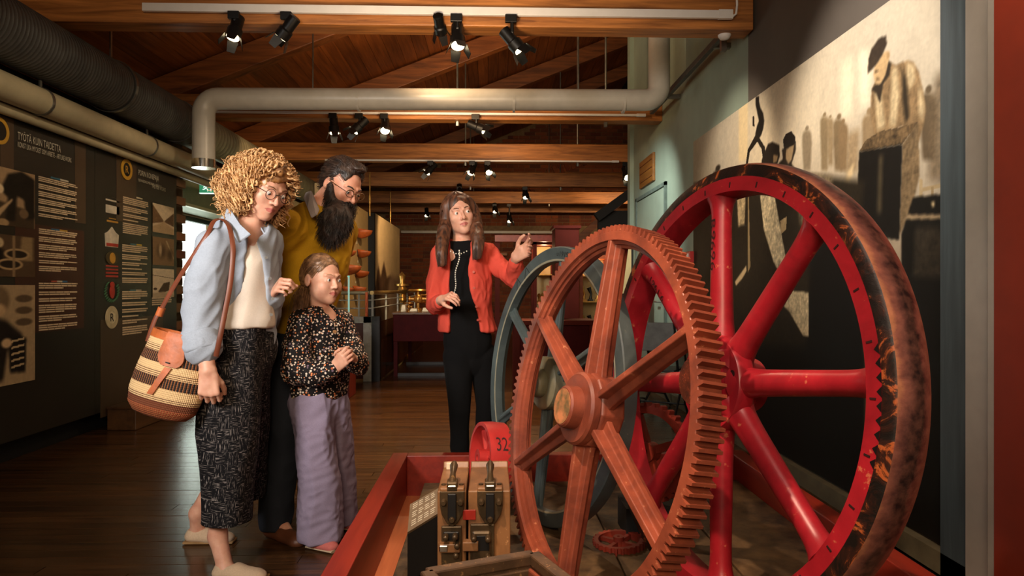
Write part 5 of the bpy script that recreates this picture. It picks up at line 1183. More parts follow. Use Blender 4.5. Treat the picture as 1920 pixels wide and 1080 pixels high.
def eyes(L, fr, parent, look, s=1.0, iris=(70, 80, 80)):
    R, F, U = fr; out = []
    if 'eyew' not in M:
        M['eyew'] = plain('eye_white', (226, 218, 210), .25, var=.01); M['pupil'] = plain('pupil', (10, 9, 9), .1, var=.01)
    im = plain('iris', iris, .2, var=.05); g = Vector(nz(look)); q = g.to_track_quat('Z', 'Y').to_matrix().to_4x4()
    for x in (-1, 1):
        c = Vector(L(x*.0315, .0752, .0005)); r = .0125*s; prof = []; mb = MB(); n = 20
        angs = [0, .08, .17, .26, .34, .42, .49, .6, .9, 1.3, 1.8, 2.4, PI]; V = []; Fs = []; mi = []
        for a in angs:
            for k in range(n): V.append(q @ Vector((r*math.sin(a)*math.cos(2*PI*k/n), r*math.sin(a)*math.sin(2*PI*k/n), r*math.cos(a)))+c-parent.location)
        for i in range(len(angs)-1):
            for k in range(n): mb.f.append((i*n+k, (i+1)*n+k, (i+1)*n+(k+1) % n, i*n+(k+1) % n)); mb.mi.append(2 if angs[i+1] < .2 else 1 if angs[i+1] < .5 else 0)
        mb.v = [tuple(v) for v in V]; me = mb.mesh('eye'); smooth(me, 180); [me.materials.append(m_) for m_ in (M['eyew'], im, M['pupil'])]; link('eye', me, None, parent)
def brows(L, parent, s, mat, th=.0035, dz=0):
    for x in (-1, 1):
        pts = [L(x*.014, .0925, .021+dz), L(x*.026, .0900, .0265+dz), L(x*.038, .082, .0265+dz), L(x*.047, .073, .020+dz)]
        part('eyebrow', MB().tube(pts, [th*s*.8, th*s, th*s*.8, th*s*.4], 8), mat, parent, world=True, sm=80)
def hand(B, W, D, N, T, s=1.0, curl=(.3, .3, .35, .4), bend=1.0, thumb=(.5, .5), spread=.06):
    """W wrist, D along the palm, N the way the palm faces, T towards the thumb"""
    D = nz(D); N = V3(N); N = nz(N-D*(N@D)); T0 = np.cross(D, N); T = T0 if T0@V3(T) > 0 else -T0; W = V3(W); k = .007*s
    kn = [W+D*.088*s*q+T*x*s for x, q in ((.030, .98), (.010, 1.02), (-.010, .98), (-.028, .90))]
    for p, x in zip(kn, (.017, .006, -.006, -.017)): B.cap(W+T*x*s, p, .0135*s, .0105*s, .012*s)
    B.cap(W-N*0, W+D*.05*s, .018*s, .016*s, .012*s, (N, .8)); B.cap(W+D*.02*s+T*.016*s+N*.006*s, W+D*.05*s+T*.024*s+N*.008*s, .013*s, .012*s, .012*s)
    for i, (p, Ls, c) in enumerate(zip(kn, ((.040, .025, .020), (.044, .028, .021), (.041, .026, .020), (.032, .020, .018)), curl)):
        d = nz(D+T*(1.5-i)*spread); a = 0; q = p; r = (.0090, .0094, .0088, .0078)[i]*s
        for j, l in enumerate(Ls):
            a += c*bend*(1.0 if j else .9); dd = d*math.cos(a)+N*math.sin(a); q2 = q+dd*l*s; r2 = r*(.9 if j < 2 else .8)
            B.cap(q, q2, r, r2, .0025*s); q, r = q2, r2
    tb_ = W+D*.022*s+T*.022*s; a, b = thumb; d1_ = nz(D*.75+T*(.8*a+.1)+N*(.25+.4*b)); p1 = tb_+d1_*.040*s; d2_ = nz(D*.9+T*(.35*a)+N*(.3+.6*b)); p2 = p1+d2_*.032*s; d3 = nz(D+T*(.1*a-.1)+N*(.35+.7*b)); p3 = p2+d3*.026*s
    B.cap(tb_, p1, .0135*s, .0110*s, .008*s); B.cap(p1, p2, .0108*s, .0100*s, .003*s); B.cap(p2, p3, .0100*s, .0082*s, .002*s)
    return B
def shoe(B, heel, toe, s=1.0, w=.042, hgt=.055):
    a, b = V3(heel), V3(toe); d = b-a; L = np.linalg.norm(d); d /= L; up = np.array((0, 0, 1.)); q = np.cross(up, d)
    B.chain([a+d*.045+up*.026, a+d*L*.5+up*.022, b-d*.045+up*.020], [.036*s, .033*s, .036*s], .02, (up, .62)); B.cap(a+d*.05+up*.04, a+d*L*.45+up*.035, .034*s, .028*s, .02); B.cap(a+d*L*.5+up*.03, b-d*.05+up*.02, .030*s, .026*s, .02)
    B.half(a+up*.001, -up, .002); return d
def tubes(name, S, r, mat, parent, nside=4, taper=True, label=None):
    """many strands as one mesh; S is (n, m, 3)"""
    S = np.asarray(S); n, m, _ = S.shape; T = np.gradient(S, axis=1); T /= np.maximum(np.linalg.norm(T, axis=2, keepdims=True), 1e-9)
    ref = np.array((.3, .2, .93)); u = np.cross(T, ref); u /= np.maximum(np.linalg.norm(u, axis=2, keepdims=True), 1e-9); w = np.cross(T, u)
    tt = np.linspace(0, 1, m); rr = (r if not taper else r*(1-.75*tt**2))[None, :, None] if np.ndim(r) == 0 else np.asarray(r)[:, None, None]*(1-.75*tt**2)[None, :, None]
    P = np.stack([S+rr*(u*math.cos(2*PI*k/nside)+w*math.sin(2*PI*k/nside)) for k in range(nside)], 2).reshape(-1, 3)
    i = np.arange(n)[:, None, None]; j = np.arange(m-1)[None, :, None]; k = np.arange(nside)[None, None, :]; b = (i*m+j)*nside; k2 = (k+1) % nside
    F = np.stack([b+k, b+k2, b+nside+k2, b+nside+k], -1).reshape(-1, 4); g0 = parent; off_ = np.zeros(3)
    while g0 is not None: off_ = off_+np.array(g0.location); g0 = g0.parent
    return link(name, mesh_np(name, P-off_, F), mat, parent, label)
def skinmat(name, c, c2):
    t = NT(name); v = t.coord(); n = t.noise(v, 26, 5); t.base(t.ramp(n, [(.3, srgb(*c2)), (.7, srgb(*c))])).rough(.48)
    t.b.inputs['Subsurface Weight'].default_value = .12; t.b.inputs['Subsurface Radius'].default_value = (1, .35, .2); t.b.inputs['Subsurface Scale'].default_value = .01; return t.m
def hairmat(name, c1, c2, rough=.42, st=(1, 1, 1), sc=34):
    t = NT(name); v = t.coord(st); n = t.noise(v, sc, 4); t.base(t.ramp(n, [(.36, srgb(*c1)), (.64, srgb(*c2))])).rough(rough); return t.m
def fabric(name, c, rough=.85, var=.06, scale=180):
    t = NT(name); v = t.coord(); n = t.noise(v, scale, 3); n2 = t.noise(v, 9, 3); cc = srgb(*c); lo = tuple(x*(1-var*2) for x in cc[:3])+(1,); hi = tuple(min(1, x*(1+var*2)) for x in cc[:3])+(1,)
    t.base(t.ramp(t.math('ADD', t.math('MULTIPLY', n, .5), t.math('MULTIPLY', n2, .5)), [(.35, lo), (.65, hi)])).rough(rough).bump(n, .12, .001); t.b.inputs['Specular IOR Level'].default_value = .25
    return t.m
M['skin'] = skinmat('fair_skin', (222, 172, 146), (204, 146, 122)); M['skinm'] = skinmat('ruddy_skin', (214, 160, 134), (196, 132, 108)); M['lip'] = plain('lips', (180, 104, 94), .4, var=.04)
def body_obj(B, parent, skin, lips=None, s=1.0, sub=0, name='body', it=1):
    P, F = B.build(); P = relax(P, F, it, .4); me = mesh_np(name, P-np.array(parent.location), F); me.materials.append(skin)
    if lips is not None:
        me.materials.append(M['lip']); L, (R, Fw, U) = lips; c = P[F].mean(1); o = V3(L(0, 0, 0)); q = (c-o)/s; x, y, z = q@R, q@Fw, q@U
        zm = .0625+.0*x; m = (y > .072) & (np.abs(x) < .0235) & (np.abs(z+.0625) < .0095*(1-(np.abs(x)/.026)**2)); me.polygons.foreach_set('material_index', m.astype(np.int32))
    o = link(name, me, None, parent); return o
def glasses(L, fr, parent, mat, round_=True, rx=.021, rz=.021, th=.0012, y=.102, temple=True, top=0):
    f = thingpart = None; mb = MB(); R, F, U = fr
    for x in (-1, 1):
        pts = [L(x*.0335+rx*math.cos(a), y-.006*abs(math.cos(a)) if False else y-.05*(max(0, x*(rx*math.cos(a))))-.0, .000+rz*math.sin(a)) for a in [2*PI*k/28 for k in range(29)]]
        mb.tube(pts, th, 6, cap=False)
        if top: mb.tube([L(x*.0335+rx*math.cos(a), y+.0005, rz*math.sin(a)+.001) for a in [PI*k/12 for k in range(13)]], th*top, 6)
        if temple: mb.tube([L(x*(.0335+rx), y-.002, .004), L(x*.070, .075, .007), L(x*.080, .0, .010), L(x*.080, -.02, .004)], th*1.1, 6)
    mb.tube([L(-.0125, y, .002), L(0, y+.004, .006), L(.0125, y, .002)], th, 6)
    o = part('glasses', mb, mat, parent, world=True, sm=80, label='thin glasses frame')
    for x in (-1, 1):
        lm = MB(); lm.add([L(x*.0335+rx*.97*math.cos(a), y-.05*(max(0, x*(rx*math.cos(a)))), rz*.97*math.sin(a)) for a in [2*PI*k/24 for k in range(24)]], [tuple(range(24))])
        q = lm; L0 = parent.location; q.v = [(p[0]-L0.x, p[1]-L0.y, p[2]-L0.z) for p in q.v]; link('lens', q.mesh('lens'), M['glass'], o)
def A3(px, py, Y): return V3(at(px, py, Y))
# ---------------------------------------------------------------- curly haired woman
M['denim'] = fabric('pale_blue_chambray', (158, 167, 180), .8, .05); M['tee'] = fabric('ivory_jersey', (226, 212, 196), .85, .03)
def weave():
    t = NT('basket_weave_print'); v = t.coord(); sx = t.add('ShaderNodeSeparateXYZ'); t.t.links.new(v, sx.inputs[0])
    u = t.math('ADD', sx.outputs[0], t.math('MULTIPLY', sx.outputs[1], .9)); z = sx.outputs[2]
    def strokes(sc): 
        cb = t.add('ShaderNodeCombineXYZ'); t.setin(cb, 0, t.math('MULTIPLY', u, sc[0])); t.setin(cb, 2, t.math('MULTIPLY', z, sc[1])); return t.ramp(t.noise(cb.outputs[0], 1.0, 3, .6), [(.55, (0, 0, 0, 1)), (.62, (1, 1, 1, 1))])
    a = strokes((340, 34)); b = strokes((34, 340)); ck = t.add('ShaderNodeTexChecker'); cb = t.add('ShaderNodeCombineXYZ'); t.setin(cb, 0, t.math('ADD', u, 10.0)); t.setin(cb, 1, t.math('ADD', z, 10.0)); t.t.links.new(cb.outputs[0], ck.inputs[0]); ck.inputs['Scale'].default_value = 21
    m = t.mix(ck.outputs[1], a, b); t.base(t.mix(m, srgb(17, 16, 19), srgb(138, 130, 126))).rough(.85); t.b.inputs['Specular IOR Level'].default_value = .2; return t.m
M['weave'] = weave()
wa = thing('person', 'curly blonde woman in a pale blue shirt and patterned black culottes, leaning in', 'person', at(440, 1040, 2.76)); wa.location.z = 0
Fh = (.70, -.60, -.40); Uh = (.36, -.12, .92); Ch = A3(497, 353, 2.74)
B = Body(.0042); L, fr = head(B, Ch, Fh, Uh, 1.0, open_=False)
nb = A3(462, 428, 2.76); B.chain([L(0, -.025, -.05), L(0, -.03, -.10), nb], [.056, .052, .058], .02); B.cap(nb, A3(455, 470, 2.74), .06, .05, .03)
sR, sL = A3(402, 462, 2.63), A3(500, 453, 2.87); B.cap(sR, sL, .04, .04, .03); pel = A3(448, 650, 2.79); B.chain([A3(457, 470, 2.76), A3(455, 560, 2.77), pel], [.07, .07, .08], .04)
eR, wR = A3(377, 578, 2.60), A3(390, 695, 2.53); B.chain([sR, eR], [.04, .036]); B.chain([eR, A3(380, 640, 2.56), wR], [.036, .037, .0265], .01)
hand(B, wR, A3(391, 735, 2.52)-wR, (-.2, .97, .1), (.95, .2, -.1), .98, (.95, .95, .95, .95), 1.0, (.55, 1.0))
eL, wL = A3(498, 600, 2.99), A3(511, 551, 2.80); B.chain([sL, eL, wL], [.04, .035, .027], .01)
hand(B, wL, A3(524, 533, 2.74)-wL, (.1, .75, -.6), (-.3, -.1, .9), .92, (1.15, 1.15, 1.15, 1.15), 1.0, (.2, 1.2))
aR, aL = A3(408, 1005, 2.76), A3(370, 962, 3.12)
B.chain([pel, A3(428, 820, 2.73), A3(415, 920, 2.75), aR], [.07, .05, .045, .034], .02); B.chain([pel, A3(462, 800, 3.0), A3(420, 880, 3.08), aL], [.07, .05, .044, .033], .02)
hR = Vector(A3(396, 1062, 2.74)); hR.z = 0; tR = hR+Vector((.235, -.035, 0)); hL = Vector(A3(345, 1000, 3.14)); hL.z = 0; tL = hL+Vector((.24, -.02, 0))
B.cap(aR, V3(hR)+np.array((.06, -.01, .04)), .034, .03, .02); B.cap(aL, V3(hL)+np.array((.06, -.0, .04)), .033, .03, .02)
B.cap(V3(hR)+np.array((.05, -.01, .035)), V3(tR)+np.array((-.06, 0, .025)), .026, .02, .02); B.cap(V3(hL)+np.array((.05, -.0, .035)), V3(tL)+np.array((-.06, 0, .025)), .026, .02, .02)
body_obj(B, wa, M['skin'], (L, fr)); eyes(L, fr, wa, (.62, -.35, -1.0), 1, (90, 100, 104)); M['hblonde'] = hairmat('blonde_curls', (160, 112, 66), (228, 184, 130)); M['brow1'] = plain('brow_brown', (120, 80, 50), .7)
brows(L, wa, 1, M['brow1'], .0028); glasses(L, fr, wa, plain('dark_metal_frame', (50, 42, 38), .3, .8))
# shirt: an open overshirt round the tee
B = Body(.0055); fw = nz((.62, -.78, 0)); rt = nz((-.78, -.62, 0))
flT = (fw, .68)
ct = [A3(459, 452, 2.76), A3(456, 500, 2.76), A3(452, 560, 2.77), A3(449, 610, 2.78), A3(446, 648, 2.79)]
B.chain(ct, [.125, .140, .138, .142, .152], .05, flT); B.cap(sR, sL, .052, .052, .05); B.cap(nb, A3(458, 440, 2.76), .060, .07, .03)
B.chain([sR, A3(387, 520, 2.60), A3(378, 585, 2.59), A3(376, 628, 2.57)], [.062, .066, .068, .060], .03)
B.cap(A3(375, 636, 2.565), A3(380, 653, 2.555), .066, .064, .006)                # rolled cuff
B.chain([sL, A3(502, 530, 2.95), eL, A3(510, 556, 2.82)], [.055, .055, .052, .046], .03)
zb = at(450, 668, 2.79).z; B.half((0, 0, zb), nz((.25, -.1, -1)))
B.half(V3(at(379, 662, 2.55)), (.05, -.1, -1), .003) if False else None
o1 = A3(470, 470, 2.60)                                                             # front opening
B.chain([A3(478, 410, 2.71), A3(477, 445, 2.69), A3(480, 504, 2.685), A3(485, 545, 2.68), A3(475, 598, 2.68), A3(466, 655, 2.68), A3(462, 700, 2.68)], [.036, .026, .042, .056, .074, .086, .092], .005, (fw, 2.0), 's')
B.cap(L(0, -.02, -.06), nb+np.array((.02, -.02, .0)), .060, .064, .006, op='s')
P, F = B.build(); P = relax(P, F, 1); P = folds(P, F, .0055, 26, 3, (.1, 0, 1), .45); P = folds(P, F, .0028, 60, 8, (.3, 0, 1), .5)
shirt = link('shirt', mesh_np('shirt', P-np.array(wa.location), F), M['denim'], wa, 'pale blue open overshirt with rolled cuffs')
def flap(pts, name, mat, par, th=.004, k=.0):
    a = [Vector(p) for p in pts]; n = (a[1]-a[0]).cross(a[-1]-a[0]).normalized()*th; m = len(a)
    mb = MB().add([p+n for p in a]+[p-n for p in a], [tuple(range(m)), tuple(range(2*m-1, m-1, -1))]+[(i, (i+1) % m, m+(i+1) % m, m+i) for i in range(m)])
    pl = par.location if par.parent is None else par.parent.location
    mb.v = [(p[0]-pl.x, p[1]-pl.y, p[2]-pl.z) for p in mb.v]; return link(name, mb.mesh(name), mat, par, bevel=.002)
B = Body(.0045); ca, cb_ = A3(376, 634, 2.567), A3(381, 656, 2.553); B.cap(ca, cb_, .071, .069, .004); ax_ = nz(cb_-ca); B.half(ca-ax_*.012, -ax_, .006); B.half(cb_+ax_*.012, ax_, .006); B.cap(cb_, cb_+ax_*.1, .056, .056, .004, op='s')
P, F = B.build(); P = relax(P, F, 1); P = folds(P, F, .004, 40, 17); link('cuff', mesh_np('cuff', P-np.array(wa.location), F), M['denim'], shirt)
flap([A3(427, 385, 2.72), A3(436, 398, 2.66), A3(452, 422, 2.60), A3(470, 439, 2.575), A3(447, 455, 2.575), A3(434, 432, 2.61), A3(422, 405, 2.67)], 'collar', M['denim'], shirt)
flap([A3(487, 414, 2.78), A3(502, 418, 2.80), A3(505, 436, 2.76), A3(497, 442, 2.74), A3(489, 428, 2.74)], 'collar', M['denim'], shirt)
0 and part('chest_pocket', MB().bar(A3(503, 447, 2.62), A3(503, 452, 2.62), .02, .004, up=(.6, -.8, 0)), M['denim'], shirt) if False else None
for i, y in enumerate((483, 522, 560, 590)): q = Vector(A3((499, 506, 511, 508)[i], y, 2.705))-wa.location; link('button', MB().tube([q+Vector(fw)*0, q+Vector(fw)*.004], .006, 12).mesh('button'), plain('button', (150, 150, 146), .3), shirt)
for p, q in ((((438, 655)), ((405, 660))),): pass
B = Body(.0055); B.chain([A3(466, 440, 2.755), A3(460, 500, 2.75), A3(458, 560, 2.75), A3(460, 603, 2.745)], [.075, .108, .108, .116], .05, flT); B.half((0, 0, at(450, 616, 2.7).z), (0, 0, -1), .01); B.cap(L(0, -.02, -.06), nb+np.array((.01, -.01, -.02)), .056, .056, .006, op='s')
cloth('tee_shirt', B, M['tee'], wa, .004, 30, 9, (.2, 0, 1), label='ivory t-shirt')
B = Body(.0055); zw = at(450, 606, 2.75).z
B.chain([A3(452, 606, 2.77), A3(447, 650, 2.78)], [.128, .150], .04, (fw, .72))
B.chain([A3(436, 660, 2.74), A3(430, 760, 2.72), A3(427, 860, 2.73), A3(425, 975, 2.755)], [.125, .120, .105, .100], .04, ((0, 1, 0), .95))
B.chain([A3(456, 660, 2.86), A3(454, 760, 2.93), A3(452, 850, 3.0), A3(449, 930, 3.07)], [.112, .108, .106, .105], .04)
B.cap(A3(425, 990, 2.755), A3(425, 1040, 2.755), .088, .10, .004, op='s'); B.half((0, 0, zw), (0, 0, 1), .01)
for p, n_ in ((A3(425, 985, 2.755), None),): pass
P, F = B.build(); P = relax(P, F, 1); P = folds(P, F, .009, 20, 5, (0, 0, 1), .18)
zc = at(425, 975, 2.755).z; P[:, 2] = np.maximum(P[:, 2], zc+.012*np.sin(P[:, 0]*60)*0); 
link('culottes', mesh_np('culottes', P-np.array(wa.location), F), M['weave'], wa, 'wide black culottes with pale basket-weave print')
M['canvas'] = fabric('cream_canvas', (196, 170, 142), .8)
for h_, t_ in ((hR, tR), (hL, tL)):
    B = Body(.0045); shoe(B, h_, t_); a_ = V3(h_)+np.array((.062, -.004, .075)); B.ell(a_, (.038, .028, .05), .006, op='s'); cloth('shoe', B, M['canvas'], wa, .0008, 60, 2, label='cream canvas slip-on shoe')
    part('sole', MB().prism([(Vector(h_).x+.01, 0.001), (Vector(t_).x-.008, 0.001), (Vector(t_).x-.006, .012), (Vector(h_).x+.008, .012)], (h_.y+t_.y)/2-.033, (h_.y+t_.y)/2+.033, 1), plain('rope_sole', (150, 116, 74), .8), wa, world=True, bevel=.005)
# curls: a soft volume with hundreds of ringlets over it
R_, F_, U_ = fr
B = Body(.006)
for q, r in (((0, -.030, .046), (.088, .100, .082)), ((0, -.075, .0), (.092, .086, .088)), ((.068, -.010, -.02), (.034, .052, .070)), ((-.062, -.010, -.03), (.026, .048, .068)), ((.045, -.10, -.02), (.058, .062, .060)), ((.0, .055, .085), (.055, .038, .022))):
    B.ell(L(*q), r, .03, np.stack(fr, 1))
B.ell(L(0, .115, -.025), (.060, .065, .085), .02, np.stack(fr, 1), 's')
P, F = B.build(); P = relax(P, F, 1); P = folds(P, F, .010, 50, 4); P = folds(P, F, .006, 110, 6)
hv = link('hair', mesh_np('hair', P-np.array(wa.location), F), hairmat('blonde_underlayer', (96, 60, 30), (170, 118, 64), .6), wa, 'curly chin-length blonde hair')
N_ = vnormals(P, F); sel = NR.permutation(len(P))[:1500]; S = []
for i in sel:
    p, n = P[i], N_[i]; loc = (p-V3(L(0, 0, 0))); y = loc@F_; z = loc@U_; x = loc@R_
    if y > .062 and z < .055 and abs(x) < .07: continue
    m = 20; t = np.linspace(0, 1, m); Ln = NR.uniform(.04, .085); 
    dwn = -U_*1.0+n*.35+R_*np.sign(x)*.25-F_*.35*(z > .06); dwn = dwn-n*(dwn@n)*.75; dwn = nz(dwn); c1 = nz(np.cross(dwn, n)); c2 = np.cross(c1, dwn); rad = NR.uniform(.006, .013); fr_ = NR.uniform(1.7, 3.2)*2*PI; ph = NR.rand()*6
    st__ = (p+n*.006+dwn*(t*Ln)[:, None]-U_*(.012*t**2)[:, None]+(c1*(rad*np.cos(fr_*t+ph))[:, None]+c2*(rad*np.sin(fr_*t+ph))[:, None])*(.3+t)[:, None]**.5); ql = (st__-V3(L(0, 0, 0))); qx, qy, qz = ql@R_, ql@F_, ql@U_
    if np.any((np.abs(qx) < .066) & (qy > .05) & (qz < .038) & (qz > -.2)): continue
    S.append(st__)
tubes('ringlets', np.array(S), NR.uniform(.0020, .0052, len(S)), M['hblonde'], hv, 4)
# shoulder bag
bc = Vector(A3(322, 700, 2.58)); bag = thing('woven_bag', 'striped woven straw bag with tan leather flap hanging at the curly woman\'s hip', 'bag', bc, (math.radians(-6), math.radians(14), math.radians(-8)))
t = NT('sisal_stripes'); v = t.coord(); sx = t.add('ShaderNodeSeparateXYZ'); t.t.links.new(v, sx.inputs[0]); zz = t.math('MULTIPLY', t.math('ADD', sx.outputs[2], .17), 1/.34)
an = t.math('ARCTAN2', sx.outputs[1], sx.outputs[0]); st_ = t.math('SINE', t.math('MULTIPLY', an, 130.0)); st2 = t.math('SINE', t.math('MULTIPLY', an, 64.0)); rw = t.math('SINE', t.math('MULTIPLY', sx.outputs[2], 900.0))
cr_c, br, bk, ru = srgb(226, 190, 138), srgb(112, 58, 30), srgb(34, 24, 20), srgb(142, 66, 32)
basec = t.ramp(zz, [(0, ru), (.14, ru), (.141, br), (.22, cr_c), (.221, cr_c), (.36, bk), (.361, bk), (.47, br), (.471, cr_c), (.60, cr_c), (.61, bk), (.72, bk), (.721, cr_c), (.9, cr_c), (1, br)], 'CONSTANT')
line = t.ramp(st2, [(.35, (0, 0, 0, 1)), (.5, (1, 1, 1, 1))]); dk = t.ramp(zz, [(0, (1, 1, 1, 1)), (.14, (0, 0, 0, 1)), (.22, (0, 0, 0, 1)), (.3601, (1, 1, 1, 1)), (.47, (0, 0, 0, 1)), (.61, (1, 1, 1, 1)), (.72, (0, 0, 0, 1))], 'CONSTANT')
c1 = t.mix(t.mix(1.0, line, dk, 'MULTIPLY'), basec, srgb(150, 92, 50)); th_ = t.ramp(zz, [(0, (0, 0, 0, 1)), (.20, (1, 1, 1, 1)), (.27, (0, 0, 0, 1)), (.47, (1, 1, 1, 1)), (.535, (0, 0, 0, 1)), (.72, (1, 1, 1, 1)), (.79, (0, 0, 0, 1))], 'CONSTANT')
rr_ = t.ramp(rw, [(.4, (0, 0, 0, 1)), (.6, (1, 1, 1, 1))]); c2 = t.mix(t.mix(1.0, th_, rr_, 'MULTIPLY'), c1, srgb(90, 44, 24)); t.base(c2).rough(.8).bump(t.math('ADD', st_, rw), .5, .002); M['sisal'] = t.m
prof = [(0, -.165), (.06, -.165), (.105, -.155), (.128, -.13), (.138, -.08), (.136, -.02), (.128, .04), (.118, .10), (.112, .135), (.105, .135), (.110, .1), (.12, .04), (.126, -.02), (.12, -.12), (0, -.15)]
pr = []
for i in range(3, 8): 
    for k in range(8): u = k/8; pr.append((prof[i][0]*(1-u)+prof[i+1][0]*u+(.0012 if k % 2 else 0), prof[i][1]*(1-u)+prof[i+1][1]*u))
mb = MB().revolve(prof[:3]+pr+prof[8:], 96, closed=False); mb.v = [(x, y*.62, z) for x, y, z in mb.v]; part('basket', mb, M['sisal'], bag, sm=60)
M['tan'] = plain('tan_leather', (176, 92, 44), .5, scale=30, var=.12, bump=.2)
mb = MB().revolve([(.108, .12), (.118, .12), (.114, .15), (.104, .15)], 64); mb.v = [(x, y*.62, z) for x, y, z in mb.v]; part('leather_rim', mb, M['tan'], bag, sm=50)
def curved(pts2, y0, th=.004): # a leather tongue hugging the front
    fy = lambda x: -.62*math.sqrt(max(.0001, .132**2-x*x))-.006
    return pts2, fy
def strip(name, c0, c1, w0, w1, z0, z1, mat, n=12, extra=.007):
    V = []; F = []
    for i in range(n+1):
        u = i/n; z = z0+(z1-z0)*u; xc = c0+(c1-c0)*u; w_ = w0+(w1-w0)*u
        if name == 'flap' and u > .6: w_ *= math.sqrt(max(0.02, 1-((u-.6)/.4)**2*.75))
        rz = np.interp(z, [q[1] for q in prof[1:9]], [q[0] for q in prof[1:9]]) if z < .135 else .112-.5*(z-.135)
        for j in range(7):
            x = xc+w_*(j/6-.5)*2; x_ = max(-.99*rz, min(.99*rz, x)); y = -.62*math.sqrt(rz*rz-x_*x_)-extra
            V.append((x, y, z)); V.append((x, y-.005, z))
    for i in range(n):
        for j in range(6):
            a = (i*7+j)*2; b = a+14; F += [(a, b, b+2, a+2), (a+1, a+3, b+3, b+1)]
        for j in (0, 6): a = (i*7+j)*2; b = a+14; F.append((a, a+1, b+1, b))
    for i in (0, n):
        for j in range(6): a = (i*7+j)*2; F.append((a, a+2, a+3, a+1))
    return part(name, MB().add(V, F), mat, bag, sm=50)
strip('flap', .015, .03, .030, .055, .155, .035, M['tan']); strip('strap_tongue', .03, -.005, .012, .011, .03, -.075, M['tan'], extra=.004)
part('flap_slot', MB().box((.018, -.094, .046), (.034, -.09, .05)), M['black'], bag)
inv = Matrix.Translation(bc) @ bag.rotation_euler.to_matrix().to_4x4(); inv = inv.inverted()
def loc(px, py, Y): return inv @ Vector(A3(px, py, Y))
sp = [loc(x, y, d) for x, y, d in ((276, 640, 2.62), (290, 600, 2.62), (303, 578, 2.62), (330, 530, 2.60), (362, 480, 2.57), (388, 440, 2.575), (400, 416, 2.62), (412, 411, 2.66), (424, 416, 2.62), (432, 432, 2.56), (437, 470, 2.515), (432, 530, 2.50), (421, 590, 2.49), (412, 635, 2.48), (405, 668, 2.49))]
def smoothpts(p, n=6):
    out = []
    for i in range(len(p)-1):
        a, b, c, d = p[max(0, i-1)], p[i], p[i+1], p[min(len(p)-1, i+2)]
        for k in range(n): t_ = k/n; out.append(.5*((2*b)+(c-a)*t_+(2*a-5*b+4*c-d)*t_*t_+(3*b-a-3*c+d)*t_**3))
    return out+[p[-1]]
part('shoulder_strap', MB().tube(smoothpts(sp), .009, 8, flat=.35, up=(0, 1, 0)), plain('brown_strap', (112, 58, 36), .45), bag, sm=60)
part('strap_buckle', MB().tube([loc(298, 592, 2.615), loc(304, 577, 2.615)], .014, 10), M['tan'], bag, sm=50)
# ---------------------------------------------------------------- bearded man
M['mustard'] = fabric('mustard_knit', (188, 142, 24), .9, .05, 260); M['navy'] = fabric('dark_navy_denim', (34, 38, 46), .85, .06); M['greysh'] = fabric('grey_shirt', (142, 132, 130), .8, .03)
mn = thing('person', 'man with a long dark beard, glasses and mustard sweater bending forward', 'person', (at(525, 990, 3.2).x, 3.2, 0))
Fh = (.70, -.54, -.46); Uh = (.40, -.14, .90); Ch = A3(641, 350, 3.24)
B = Body(.0042); L, fr = head(B, Ch, Fh, Uh, 1.03, True)
nb = A3(592, 404, 3.27); B.chain([L(0, -.03, -.05), L(0, -.045, -.09), nb], [.062, .062, .07], .02)
sR, sL = A3(540, 428, 3.10), A3(642, 432, 3.45); B.cap(sR, sL, .045, .045, .03); pel = A3(528, 640, 3.25); B.chain([A3(590, 440, 3.26), A3(560, 540, 3.25), pel], [.08, .08, .09], .04)
eR, wR = A3(505, 545, 3.22), A3(520, 605, 3.42); B.chain([sR, eR, wR], [.045, .04, .03], .01); hand(B, wR, (.35, .5, -.2), (.2, .9, .2), (0, .1, -1), 1.0, (.5, .5, .5, .5))
eL, wL = A3(610, 560, 3.62), A3(560, 600, 3.52); B.chain([sL, eL, wL], [.045, .04, .03], .01); hand(B, wL, (-.6, -.1, -.2), (.2, .9, .2), (0, .1, 1), 1.0, (.5, .5, .5, .5))
hR = Vector(A3(500, 990, 3.22)); hR.z = 0; tR = hR+Vector((.22, -.17, 0)); hL = Vector(A3(572, 960, 3.52)); hL.z = 0; tL = hL+Vector((.24, -.12, 0))
aR = V3(hR)+np.array((.05, -.03, .10)); aL = V3(hL)+np.array((.05, -.02, .10)); kR, kL = A3(528, 800, 3.17), A3(585, 790, 3.40)
B.chain([pel, kR, aR], [.075, .055, .036], .02); B.chain([pel, kL, aL], [.075, .055, .036], .02)
for a_, t_ in ((aR, tR), (aL, tL)): B.cap(a_, V3(t_)+(a_-V3(t_))*.3+np.array((0, 0, -.03)), .034, .022, .02)
body_obj(B, mn, M['skinm'], None); eyes(L, fr, mn, (.7, -.35, -.7), 1.03); M['dark_hair'] = hairmat('dark_brown_hair', (26, 18, 14), (64, 44, 32), .5); brows(L, mn, 1.03, M['dark_hair'], .004)
glasses(L, fr, mn, plain('amber_brown_frame', (84, 54, 26), .25), rx=.0215, rz=.016, th=.0016, y=.103, top=1.7)
B = Body(.0055); fw = nz((.66, -.75, 0)); flT = (fw, .72)
B.chain([A3(594, 446, 3.27), A3(586, 500, 3.27), A3(566, 555, 3.26), A3(546, 598, 3.25)], [.170, .180, .172, .165], .05, (nz((.66, -.72, -.2)), .74)); B.cap(sR, sL, .066, .066, .06); B.cap(nb+np.array((-.01, 0, -.01)), A3(586, 430, 3.27), .072, .10, .03)
B.chain([sR, eR, wR], [.068, .062, .042], .03); B.chain([sL, eL, wL], [.068, .062, .042], .03)
B.half((0, 0, at(540, 612, 3.25).z), nz((.1, 0, -1)), .01)
